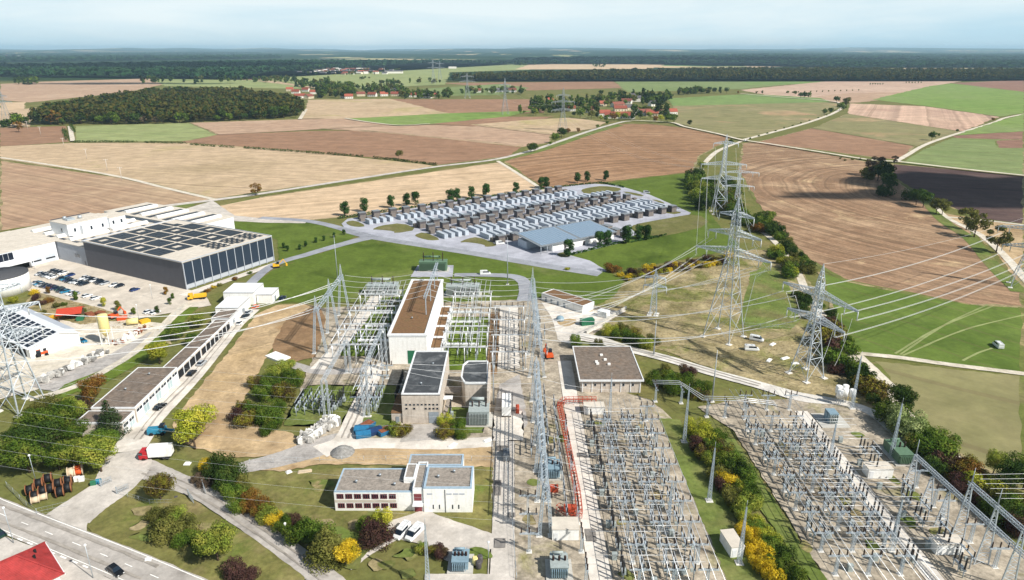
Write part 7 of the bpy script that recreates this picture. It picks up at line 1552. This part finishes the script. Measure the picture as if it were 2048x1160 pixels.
for i, (u, v, h, m_) in enumerate([(60, 945, 11, 'leaf_mid'), (100, 920, 12, 'leaf_dark'), (70, 890, 11, 'leaf_mid'), (115, 875, 11, 'leaf_mid'), (145, 935, 8, 'leaf_light'), (140, 850, 9, 'leaf_light'), (95, 850, 9, 'leaf_olive'), (150, 905, 9, 'leaf_mid'), (45, 915, 9, 'leaf_dark'), (120, 940, 8, 'leaf_mid')]): T(u, v, h, 'round', m_, f'broad green tree of the grove left of the garages, {nth(i)} planted', 1.2, 0, 'grove left of the garages')
T(155, 830, 5, 'bush', 'leaf_red', 'dark red shrub below the rusty tree', 1.0)
for i, (u, v, h, m_, w_) in enumerate([(330, 1065, 5, 'leaf_olive', 1.0), (355, 1075, 5.5, 'leaf_olive', 1.0), (318, 1045, 4.2, 'leaf_olive', 1.0), (345, 1050, 4.6, 'leaf_light', 1), (372, 1090, 4, 'leaf_mid', .9)]): T(u, v, h, 'bush', m_, f'olive shrub of the clump on the grass triangle, {nth(i)} in order', w_, 0, 'olive clump on the grass triangle')
T(437, 1122, 8.5, 'round', 'leaf_light', 'big light green bush tree on the grass triangle', 1.25); T(400, 1105, 4, 'bush', 'leaf_mid', 'green shrub left of the big bush tree', 1.0); T(475, 1150, 4, 'bush', 'leaf_red', 'dark red shrub right of the big bush tree', 1.1); T(500, 1165, 3.4, 'bush', 'leaf_red', 'second dark red shrub at the lower edge', 1.1)
HG = [(420, 945, 4, 'leaf_yellow'), (440, 955, 6, 'leaf_dark'), (455, 975, 6, 'leaf_dark'), (470, 1000, 4.4, 'leaf_mid'), (485, 985, 4.5, 'leaf_olive'), (500, 1015, 4.6, 'leaf_rust'), (515, 1030, 4.6, 'leaf_rust'), (530, 1025, 4, 'leaf_autumn'), (540, 1045, 4.4, 'leaf_light'), (555, 1050, 3.6, 'leaf_yellow'), (565, 1060, 4, 'leaf_mid'), (585, 1050, 3.6, 'leaf_red'), (600, 1080, 5.5, 'leaf_mid'), (620, 1075, 5, 'leaf_mid'), (640, 1085, 6, 'leaf_mid'), (480, 1025, 3.8, 'leaf_mid'), (410, 975, 3, 'leaf_grey'), (395, 965, 3, 'leaf_grey')]
for i, (u, v, h, m_) in enumerate(HG): T(u, v, h, 'bush', m_, f'{m_[5:]} shrub of the office hedge, {nth(i)} from the gates', .85, 0, 'mixed shrubs of the office hedge')
T(655, 1120, 9, 'conifer', 'leaf_olive', 'olive conifer at the end of the office hedge', 1.6); T(693, 1135, 6.5, 'round', 'leaf_yellow', 'bright yellow tree beside the olive conifer', 1.0)
T(752, 1082, 5.2, 'bush', 'leaf_red', 'round dark red shrub in front of the office', 1.0); T(765, 1050, 5, 'bush', 'leaf_lime', 'yellow green shrub behind the dark red one', .7); T(735, 1062, 4, 'bush', 'leaf_mid', 'green shrub left of the dark red one', .7)
for i, (u, v, m_) in enumerate([(845, 1103, 'leaf_light'), (862, 1107, 'leaf_autumn'), (882, 1110, 'leaf_red')]): T(u, v, 2.6, 'bush', m_, f'low {m_[5:]} shrub below the white vans', 1.0)
for i, (u, v, h, m_) in enumerate([(790, 868, 3.6, 'leaf_light'), (808, 872, 3.8, 'leaf_autumn'), (780, 862, 3, 'leaf_mid'), (895, 872, 4.4, 'leaf_autumn'), (910, 865, 4.4, 'leaf_mid'), (890, 850, 3.4, 'leaf_lime'), (922, 878, 3, 'leaf_mid')]): T(u, v, h, 'bush', m_, f'{m_[5:]} shrub in front of the concrete hall, {nth(i)} from the left', .95, 0, 'shrubs before the concrete hall')
SB = [(500, 850, 5, 'leaf_autumn'), (520, 835, 6, 'leaf_mid'), (540, 850, 6, 'leaf_mid'), (525, 800, 6, 'leaf_mid'), (545, 780, 6, 'leaf_mid'), (565, 800, 6, 'leaf_autumn'), (560, 760, 6, 'leaf_light'), (580, 775, 6, 'leaf_mid'), (480, 840, 4.5, 'leaf_red'), (555, 830, 5, 'leaf_mid'), (590, 760, 4.5, 'leaf_light'), (510, 775, 4.5, 'leaf_autumn'), (575, 740, 4, 'leaf_light'), (490, 820, 4, 'leaf_autumn'), (540, 865, 4, 'leaf_mid')]
for i, (u, v, h, m_) in enumerate(SB): T(u, v, h, 'bush', m_, f'{m_[5:]} shrub of the thicket left of the lower switchgear, {nth(i)} in order', .95, 0, 'thicket left of the lower switchgear')
# right of the apron
T(1153, 695, 5.2, 'bush', 'leaf_mid', 'round green bush beside the apron', .85); T(1197, 692, 2.8, 'bush', 'leaf_olive', 'small olive bush by the white gravel track', .9)
for i, (u, v, h, m_) in enumerate([(1222, 672, 5, 'leaf_lime'), (1240, 678, 5, 'leaf_mid'), (1258, 684, 5, 'leaf_mid'), (1275, 690, 5, 'leaf_mid'), (1292, 696, 4.6, 'leaf_light'), (1245, 664, 4, 'leaf_olive'), (1268, 672, 4, 'leaf_autumn'), (1305, 690, 4, 'leaf_olive')]): T(u, v, h, 'bush', m_, f'{m_[5:]} shrub of the patch above the white track, {nth(i)} from the left', .9, 0, 'shrub patch above the white track')
for i, (u, v, h, m_) in enumerate([(1315, 770, 5, 'leaf_mid'), (1338, 765, 5, 'leaf_mid'), (1360, 775, 5.5, 'leaf_mid'), (1385, 790, 5, 'leaf_mid'), (1345, 785, 5, 'leaf_mid'), (1375, 755, 4.6, 'leaf_red'), (1400, 800, 4, 'leaf_autumn'), (1330, 745, 3.6, 'leaf_olive'), (1410, 780, 4, 'leaf_mid')]): T(u, v, h, 'bush', m_, f'{m_[5:]} shrub of the patch below the white track, {nth(i)} from the left', .95, 0, 'shrub patch below the white track')
LB = [(1395, 870, 4, 'leaf_lime'), (1410, 885, 4.4, 'leaf_lime'), (1395, 905, 3.6, 'leaf_red'), (1408, 915, 3.6, 'leaf_autumn'), (1430, 885, 4, 'leaf_mid'), (1425, 905, 4, 'leaf_mid'), (1440, 920, 4.4, 'leaf_autumn'), (1420, 930, 3.6, 'leaf_light'), (1445, 945, 4.4, 'leaf_mid'), (1465, 930, 4.4, 'leaf_mid'), (1440, 960, 3.6, 'leaf_olive'), (1455, 970, 3.4, 'leaf_yellow'), (1475, 955, 4.2, 'leaf_dark'), (1490, 970, 4.2, 'leaf_mid'), (1447, 985, 3, 'leaf_red'), (1465, 990, 3.6, 'leaf_lime'), (1485, 990, 4, 'leaf_mid'), (1470, 1010, 3.4, 'leaf_olive'), (1490, 1020, 4, 'leaf_light'), (1505, 1005, 3.6, 'leaf_mid'), (1480, 1040, 3, 'leaf_light'), (1500, 1050, 3.2, 'leaf_lime'), (1515, 1065, 3, 'leaf_mid'), (1495, 1075, 3.2, 'leaf_yellow'), (1510, 1090, 3.2, 'leaf_yellow'), (1530, 1085, 3, 'leaf_lime'), (1505, 1110, 3.2, 'leaf_yellow'), (1525, 1115, 3.4, 'leaf_yellow'), (1545, 1105, 3.4, 'leaf_mid'), (1520, 1135, 3.4, 'leaf_yellow'), (1545, 1135, 3.6, 'leaf_mid'), (1565, 1125, 3.4, 'leaf_dark'), (1540, 1160, 3.4, 'leaf_yellow'), (1565, 1155, 3.6, 'leaf_mid'), (1590, 1160, 3.4, 'leaf_mid')]
for i, (u, v, h, m_) in enumerate(LB): T(u, v, h*1.2, 'bush', m_, f'{m_[5:]} shrub of the bank between the switchyards, {nth(i)} from the top', .95, 0, 'shrub bank between the switchyards')
# hedge bank along the long track
RB = []
r = random.Random(3)
for (a, b, n, h, cols) in [((1385, 360), (1400, 420), 12, 8, ['leaf_dark', 'leaf_mid', 'leaf_mid', 'leaf_light']), ((1410, 380), (1480, 440), 16, 8, ['leaf_dark', 'leaf_mid', 'leaf_autumn']), ((1480, 440), (1530, 470), 8, 5, ['leaf_mid', 'leaf_dark', 'leaf_rust']), ((1520, 440), (1560, 480), 8, 5, ['leaf_dark', 'leaf_mid']), ((1560, 480), (1625, 550), 12, 4.5, ['leaf_dark', 'leaf_mid', 'leaf_olive']), ((1545, 505), (1590, 560), 9, 4.5, ['leaf_mid', 'leaf_lime', 'leaf_olive']), ((1595, 590), (1625, 640), 5, 3.5, ['leaf_dark', 'leaf_olive']), ((1655, 660), (1690, 715), 8, 4.5, ['leaf_red', 'leaf_mid', 'leaf_autumn']), ((1640, 680), (1700, 770), 11, 4.5, ['leaf_red', 'leaf_autumn', 'leaf_mid', 'leaf_dark', 'leaf_mid', 'leaf_dark']), ((1690, 735), (1760, 810), 13, 4.5, ['leaf_dark', 'leaf_mid', 'leaf_autumn']), ((1640, 615), (1690, 690), 8, 2.4, ['leaf_dark', 'leaf_mid'])]:
    A_, B_ = G(*a), G(*b)
    for k in range(n): RB.append((A_.lerp(B_, (k+r.random()*.7)/n)+Vector((r.uniform(-2.5, 2.5), r.uniform(-2.5, 2.5), 0)), h*r.uniform(.85, 1.5), r.choice(cols)))
for i, (p, h, m_) in enumerate(RB): tree(p, h, 'bush', m_, 1, f'{m_[5:]} shrub of the bank along the long track, {nth(i)} from the far end' if i < 98 else f'{m_[5:]} shrub at the near end of the bank along the long track, {nth(i-98)}', 'shrub bank along the long track', .95)
for i, (u, v, h, m_, k_) in enumerate([(1395, 365, 12, 'leaf_dark', 'round'), (1420, 380, 11, 'leaf_dark', 'round'), (1455, 385, 13, 'leaf_dark', 'round'), (1475, 400, 12, 'leaf_mid', 'round'), (1405, 345, 10, 'leaf_light', 'round'), (1445, 405, 11, 'leaf_light', 'round'), (1540, 445, 8, 'leaf_mid', 'round')]): T(u, v, h, k_, m_, f'dark tree around the pylon at the meadow end, {nth(i)} in order', 1.05, 1, 'trees around the meadow end pylon')
for i, (u, v, h, m_) in enumerate([(1225, 545, 4.5, 'leaf_rust'), (1240, 553, 2.6, 'leaf_yellow')]+[(1262+k*13, 548-k*2.2+(k % 3)*5, 3.6, ['leaf_red', 'leaf_autumn', 'leaf_red', 'leaf_yellow'][k % 4]) for k in range(16)]+[(1255+k*14, 560-k*2.4, 3.0, ['leaf_yellow', 'leaf_autumn', 'leaf_lime'][k % 3]) for k in range(15)]): T(u, v, h, 'bush', m_, f'{m_[5:]} shrub of the autumn strip below the meadow, {nth(i)} in order', 1.2, 1, 'autumn strip below the meadow')
# right edge hedge
RE = [(1800, 830, 9, 'leaf_dark', 'round'), (1780, 845, 6, 'leaf_mid', 'bush'), (1820, 875, 7, 'leaf_silver', 'bush'), (1795, 868, 6.5, 'leaf_silver', 'bush'), (1850, 885, 5, 'leaf_mid', 'bush'), (1860, 915, 6.5, 'leaf_mid', 'bush'), (1885, 905, 5.5, 'leaf_mid', 'bush'), (1830, 900, 4, 'leaf_olive', 'bush'), (1895, 940, 4.6, 'leaf_red', 'bush'), (1870, 950, 4, 'leaf_dark', 'bush'), (1920, 955, 5.5, 'leaf_autumn', 'bush'), (1940, 965, 5.5, 'leaf_rust', 'bush'), (1925, 985, 4, 'leaf_red', 'bush'), (1960, 985, 5, 'leaf_lime', 'bush'), (1985, 950, 6, 'leaf_light', 'round'), (2020, 990, 9, 'leaf_dark', 'round'), (2045, 980, 9, 'leaf_mid', 'round'), (2000, 1010, 5, 'leaf_olive', 'bush'), (1985, 1030, 4, 'leaf_mid', 'bush'), (2010, 1050, 4.4, 'leaf_dark', 'bush'), (2035, 1070, 4.6, 'leaf_red', 'bush'), (1960, 1010, 3.6, 'leaf_red', 'bush'), (2030, 1035, 5, 'leaf_mid', 'bush')]
for i, (u, v, h, m_, k_) in enumerate(RE): T(u, v, h*1.15, k_, m_, f'{m_[5:]} plant of the hedge beyond the right switchyard, {nth(i)} from the top', 1.0, 0, 'hedge beyond the right switchyard')
# overgrown bank and car park saplings
for i, (u, v, h, m_) in enumerate([(72, 600, 3, 'leaf_red'), (85, 610, 2.6, 'leaf_red'), (100, 605, 2.6, 'leaf_rust'), (70, 590, 3, 'leaf_yellow'), (45, 622, 3, 'leaf_olive'), (60, 612, 2.6, 'leaf_autumn'), (115, 615, 2.4, 'leaf_olive'), (130, 612, 2, 'leaf_mid'), (165, 625, 2, 'leaf_mid'), (88, 628, 2, 'leaf_olive'), (30, 605, 3, 'leaf_lime')]): T(u, v, h, 'bush', m_, f'{m_[5:]} shrub on the overgrown bank, {nth(i)} in order', 1.0, 1, 'shrubs on the overgrown bank')
for i, (u, v, h, m_) in enumerate([(152, 602, 4, 'leaf_mid'), (209, 614, 4, 'leaf_lime'), (237, 622, 4.5, 'leaf_olive'), (268, 630, 3, 'leaf_mid'), (315, 628, 3.4, 'leaf_dark'), (98, 588, 3.4, 'leaf_rust'), (333, 590, 3.6, 'leaf_rust'), (340, 610, 3, 'leaf_mid'), (346, 598, 2.6, 'leaf_mid')]): T(u, v, h, 'tall', m_, f'young tree at the edge of the car park, {nth(i)} in order', 1.1, 1, 'young trees of the car park')
for i, (u, v) in enumerate([(1135, 540), (415, 584), (428, 577), (440, 572), (470, 560), (500, 548)]): T(u, v, 1.6, 'bush', ['leaf_lime', 'leaf_rust', 'leaf_yellow', 'leaf_olive', 'leaf_rust', 'leaf_mid'][i], f'low shrub on the verge below the solar facade, {nth(i)} in order' if i else 'small yellowish bush at the front fence of the battery park', 1.3, 1)
tag(MB().side([(-2.2, 0), (2.2, 0), (2.2, .7), (-2.2, .7)], -4, 4).build('loading_platform', M['white_wall'], None, G(556, 716), R(-35)), 'white platform at the foot of the earth slope', 'platform')
# grass tufts that roughen lawns and verges
def tufts(poly, n, s, mat, label, seed):
    r = np.random.default_rng(seed); xs = [p[0] for p in poly]; ys = [p[1] for p in poly]; P = []
    while len(P) < n:
        q = (r.uniform(min(xs), max(xs)), r.uniform(min(ys), max(ys)))
        if inside(q, poly): P.append(q)
    cl = [(x, y, .05, s*k, s*k, s*.5*k) for (x, y), k in zip(P, r.uniform(.5, 1.6, n))]
    tag(link('grass_tufts', quads_mesh('grass_tufts', leaf_quads(cl, n*7, s*.7, seed, up=.8, shell=.3), [M[mat]])), label, 'grass', None, 'stuff')
M['tuft_dry'] = leaf('dry_grass_tuft', ['#a08c62', '#bda87c', '#8c8254'], sc=.2); M['tuft_green'] = leaf('green_grass_tuft', ['#4e6424', '#6a7a34', '#7f8244'], sc=.2)
tufts([tuple(G(*p).xy) for p in ((1200, 625), (1480, 510), (1570, 505), (1640, 600), (1660, 670), (1720, 770), (1600, 785), (1400, 730), (1230, 680))], 5200, .3, 'tuft_dry', 'dry grass tufts on the slope under the pylons', 11)
tufts([tuple(G(*p).xy) for p in ((55, 602), (80, 588), (200, 617), (330, 662), (200, 655), (110, 640))], 700, .5, 'tuft_dry', 'dry weeds on the overgrown bank', 12)
# ---------------------------------------------------------------- kerbs, wear, patches and small fittings
M['kerbstone'] = paint('kerbstone', '#b9b3aa', .9, var=.15, scale=2, obj=False)
def kerb(px, label, world=False):
    W = [Vector((p[0], p[1], 0)) if world else G(*p) for p in px]; q = catmull(W, 5) if len(W) > 2 else W; mb = MB()
    for a, b in zip(q, q[1:]): mb.beam(a+Vector((0, 0, .1)), b+Vector((0, 0, .1)), .22, .24)
    tag(mb.build('kerb', M['kerbstone']), label, 'kerb')
kerb([(300, 960), (380, 1003), (470, 1062), (560, 1122), (630, 1172)], 'kerb on the near side of the hedge lane'); kerb([(405, 975), (480, 1020), (570, 1078), (660, 1140)], 'kerb along the office hedge')
kerb([(852, 1022), (870, 1032), (930, 1055), (975, 1068), (984, 1060)], 'kerb of the lawn right of the office forecourt'); kerb([(230, 985), (185, 1022), (168, 1048), (178, 1080), (205, 1105)], 'curved kerb at the mouth of the access road'); kerb([(926, 1112), (945, 1095), (970, 1098), (986, 1114)], 'kerb of the small grass island'); kerb([(-4.8, 104), (-4.8, 150)], 'left kerb of the asphalt lane', True); kerb([(240, 925), (243, 950), (235, 972)], 'left kerb of the access road')
M['wear'] = ground('tyre_wear', ['#968f86', '#a09990', '#8b847c'], .15, .9, .1); M['tar'] = ground('tar_patch', ['#77736f', '#827d78', '#6b6763'], .2, 1.2, .08)
def wearline(px, label, world=False, d=.85, w_=.5):
    W = [Vector((p[0], p[1], 0)) if world else G(*p) for p in px]
    for s_ in (-1, 1): ribbon('tyre_wear', [tuple(p.xy) for p in off(W, s_*d)], [w_*random.uniform(.5, 1.2) for _ in W], M['wear'], 9, label, .12, 10, world=True)
wearline([(275, 880), (320, 822), (385, 755), (432, 698), (470, 652)], 'faint wheel tracks on the service lane'); wearline([(290, 945), (350, 965), (420, 1000), (500, 1052), (580, 1108), (650, 1160)], 'faint wheel tracks on the hedge lane'); wearline([(690, 878), (715, 822), (742, 766)], 'faint wheel tracks past the lower left switchgear'); wearline([(-20, 1020), (80, 1058), (190, 1102), (300, 1148)], 'faint wheel tracks on the main road', False, 1.9, .7)
wearline([(1160, 676), (1250, 696), (1340, 720), (1420, 744), (1520, 772)], 'faint wheel tracks on the white gravel track')
for i, (x0, y0, x1, y1) in enumerate([(-3.8, 118, -1.4, 121), (-4.2, 136, -2.6, 142), (-1, 128, .8, 129.6), (-4, 155, -1, 157.4), (16, 120, 18.2, 124), (17, 152, 19.6, 154)]): wp_patch('tar_patch', x0, y0, x1, y1, 'tar', 10, 'dark repair patch in the paving', .1)
for i, (u, v) in enumerate([(352, 995), (425, 990), (468, 1048), (825, 1035), (232, 960), (285, 862), (995, 1040), (1003, 980)]): tag(MB().lathe([(.42, .2), (.42, .26), (.3, .265)], 14).build('manhole_cover', M['cab_dark'], None, G(u, v)), f'round manhole cover in the paving, {nth(i)} in order', 'manhole cover', 'manhole covers')
# seams of the concrete paths
for i, y in enumerate(np.arange(106, 200, 6.0)): tag(MB().box(15.5, y-.05, .13, 19.9, y+.05, .205).build('path_joint', M['tar']), 'joint across the left concrete path', None, None, 'structure')
for i, y in enumerate(np.arange(106, 172, 6.0)): tag(MB().box(82.5, y-.05, .13, 86.1, y+.05, .205).build('path_joint', M['tar']), 'joint across the right concrete path', None, None, 'structure')
# control cabinets and surge arresters between the supports
CAB_ = MB().box(-.5, -.35, .15, .5, .35, 1.7).box(-.55, -.4, 1.7, .55, .4, 1.8).box(-.6, -.45, 0, .6, .45, .15).mesh('control_cabinet', M['tx_grey'])
for i in range(18):
    x = [28, 34.6, 21.2][i % 3]; y = Y1[i//2 % 9]+1+(i % 2)*3; tag(link('control_cabinet', CAB_, None, (x, y, .05)), f'grey control cabinet in the left switchyard, {nth(i)} from the front', 'cabinet', 'cabinets of the left switchyard')
for i in range(16):
    x = [68.4, 75, 88.2][i % 3]; y = Y2[i//2 % 8]+1+(i % 2)*3; tag(link('control_cabinet', CAB_, None, (x, y, .05)), f'grey control cabinet in the right switchyard, {nth(i)} from the front', 'cabinet', 'cabinets of the right switchyard')
for i in range(14):
    x, y = [(34.3, 110+7.1*(i//2)), (75.2, 113+6.9*(i//2))][i % 2]; t = thing('surge_arrester', f'slim grey surge arrester with ring, {"left" if i % 2 == 0 else "right"} switchyard, {nth(i//2)} from the front', 'surge arrester', (x, y, 0), group='surge arresters')
    MB().tube([(0, 0, 0), (0, 0, 2.2)], .1, 6).build('post', M['steel'], t); link('insulator', INS_T, t, (0, 0, 2.2)); MB().tube([(.5*math.cos(a), .5*math.sin(a), 4.8) for a in np.linspace(0, 6.28, 13)], .05, 4).build('grading_ring', M['tube_white'], t)
# worn bare and weedy spots in the yards and lawns
for i in range(26):
    x, y = random.choice([(random.uniform(3, 14), random.uniform(108, 180)), (random.uniform(21, 41), random.uniform(108, 172)), (random.uniform(60, 80), random.uniform(112, 172)), (random.uniform(87, 98), random.uniform(108, 165))]); a0 = random.random()*6
    poly_patch('weed_spot', [(x+math.cos(a0+k)*random.uniform(.6, 2.2), y+math.sin(a0+k)*random.uniform(.6, 2.6)) for k in np.linspace(0, 5.4, 8)], M[random.choice(['grass_mid', 'grass_dry', 'dirt', 'grass'])], 4, .03, 'weedy or bare spot on the switchyard ground', smooth=1)
for i in range(20):
    u, v = random.choice([(random.uniform(430, 660), random.uniform(955, 1000)), (random.uniform(220, 420), random.uniform(1020, 1120)), (random.uniform(700, 900), random.uniform(1100, 1150)), (random.uniform(580, 720), random.uniform(1040, 1080))]); p = G(u, v); a0 = random.random()*6
    poly_patch('lawn_spot', [(p.x+math.cos(a0+k)*random.uniform(1, 3.6), p.y+math.sin(a0+k)*random.uniform(.8, 2.4)) for k in np.linspace(0, 5.4, 8)], M[random.choice(['grass_mid', 'grass_dry', 'grass'])], 3, .03, 'worn or greener spot in the grass', smooth=1)
# roof fittings
for i, (x, y, z) in enumerate([(-36, 134, 5.4), (-31, 136.5, 5.4), (-27, 133, 5.4), (-17, 134, 6.8), (-13.5, 136, 6.8), (-26, 175, 9.5), (-24, 188, 9.5), (-35, 222, 10.9), (-33.5, 246, 10.9), (-114, 180, 5.1), (-112, 190, 5.1)]):
    tag(MB().lathe([(.22, 0), (.22, .5), (.34, .55), (.3, .7)], 8).build('roof_vent', M['steel'], None, (x, y, z-.15)), 'small metal vent on '+('the office roof' if i < 5 else 'the concrete hall roof' if i < 7 else 'the brown switch hall roof' if i < 9 else 'the workshop roof')+f', {nth(i if i < 5 else (i-5) % 2)} from the left', 'vent', 'small roof vents')
tufts([tuple(G(*p).xy) for p in ((200, 1060), (300, 970), (360, 990), (480, 1065), (620, 1160), (420, 1180))], 1500, .16, 'tuft_green', 'grass tufts on the triangle by the main road', 21)
tufts([tuple(G(*p).xy) for p in ((430, 965), (560, 950), (670, 945), (660, 1040), (740, 1085), (650, 1110))], 1500, .16, 'tuft_green', 'grass tufts on the office lawn', 22)
tufts([(21, 104), (42, 104), (42, 172), (21, 172)], 1500, .16, 'tuft_dry', 'weeds between the supports of the left switchyard', 23); tufts([(58, 112), (80, 104), (80, 172), (64, 172)], 1500, .16, 'tuft_dry', 'weeds between the supports of the right switchyard', 24)
# ---------------------------------------------------------------- clouds that shade parts of the fields, and the air
def cloud(center_shadow, sx, sy, alt, label, seed):
    """a real cumulus standing between the sun and the shaded ground"""
    k = alt/math.tan(SUN_EL); cx = center_shadow[0]+SUN_AZ[0]*k; cy = center_shadow[1]+SUN_AZ[1]*k
    r = random.Random(seed); bm = bmesh.new()
    for i in range(26):
        a = r.random()*6.28; d = r.random()**.5; q = .2+.22*r.random()
        mat = Matrix.Translation((math.cos(a)*d*sx*.75, math.sin(a)*d*sy*.75, r.uniform(-.05, .12)*min(sx, sy))) @ Matrix.Diagonal((sx*q, sy*q, min(sx, sy)*q*.55, 1))
        bmesh.ops.create_icosphere(bm, subdivisions=3, radius=1, matrix=mat)
    for v in bm.verts: v.co *= 1+.12*math.sin(v.co.x*.11+seed)*math.sin(v.co.y*.13)*math.sin(v.co.z*.2+1)
    me = bpy.data.meshes.new('cloud'); bm.to_mesh(me); bm.free(); me.materials.append(M['cloud'])
    for p in me.polygons: p.use_smooth = True
    tag(link('cloud', me, None, (cx, cy, alt)), label, 'cloud')
M['cloud'] = paint('cloud_white', (.9, .9, .92, 1), 1, var=.02, scale=.01, spec=0)
cloud(G(1925, 380), 80, 66, 700, 'small cloud shading the dark right field', 3)
cloud(G(2075, 388), 115, 92, 700, 'second small cloud shading the dark right field', 4)
cloud(G(1700, 392), 62, 13, 700, 'thin cloud shading a band of the ploughed field', 5)
cloud((-1900, 3700, 0), 1150, 700, 900, 'broad cloud shading the left forest', 8)
cloud((-1180, 2150, 0), 330, 60, 900, 'cloud shading strips of the far left field', 9)
cloud((900, 6000, 0), 2200, 900, 1000, 'wide cloud shading the far right forest', 10)
hz = NT('haze'); hz.n.remove(hz.b); pv = hz.new('ShaderNodeVolumePrincipled')
pv.inputs['Color'].default_value = (.55, .82, 1.0, 1); pv.inputs['Density'].default_value = 5.0e-5; pv.inputs['Anisotropy'].default_value = 0
hz.l(pv.outputs[0], hz.n['Material Output'].inputs['Volume'])
mb = MB(); mb.box(-30000, -500, -30, 30000, 31000, 185)
tag(mb.build('haze', hz.m), 'thin bluish haze over the countryside', kind='stuff')
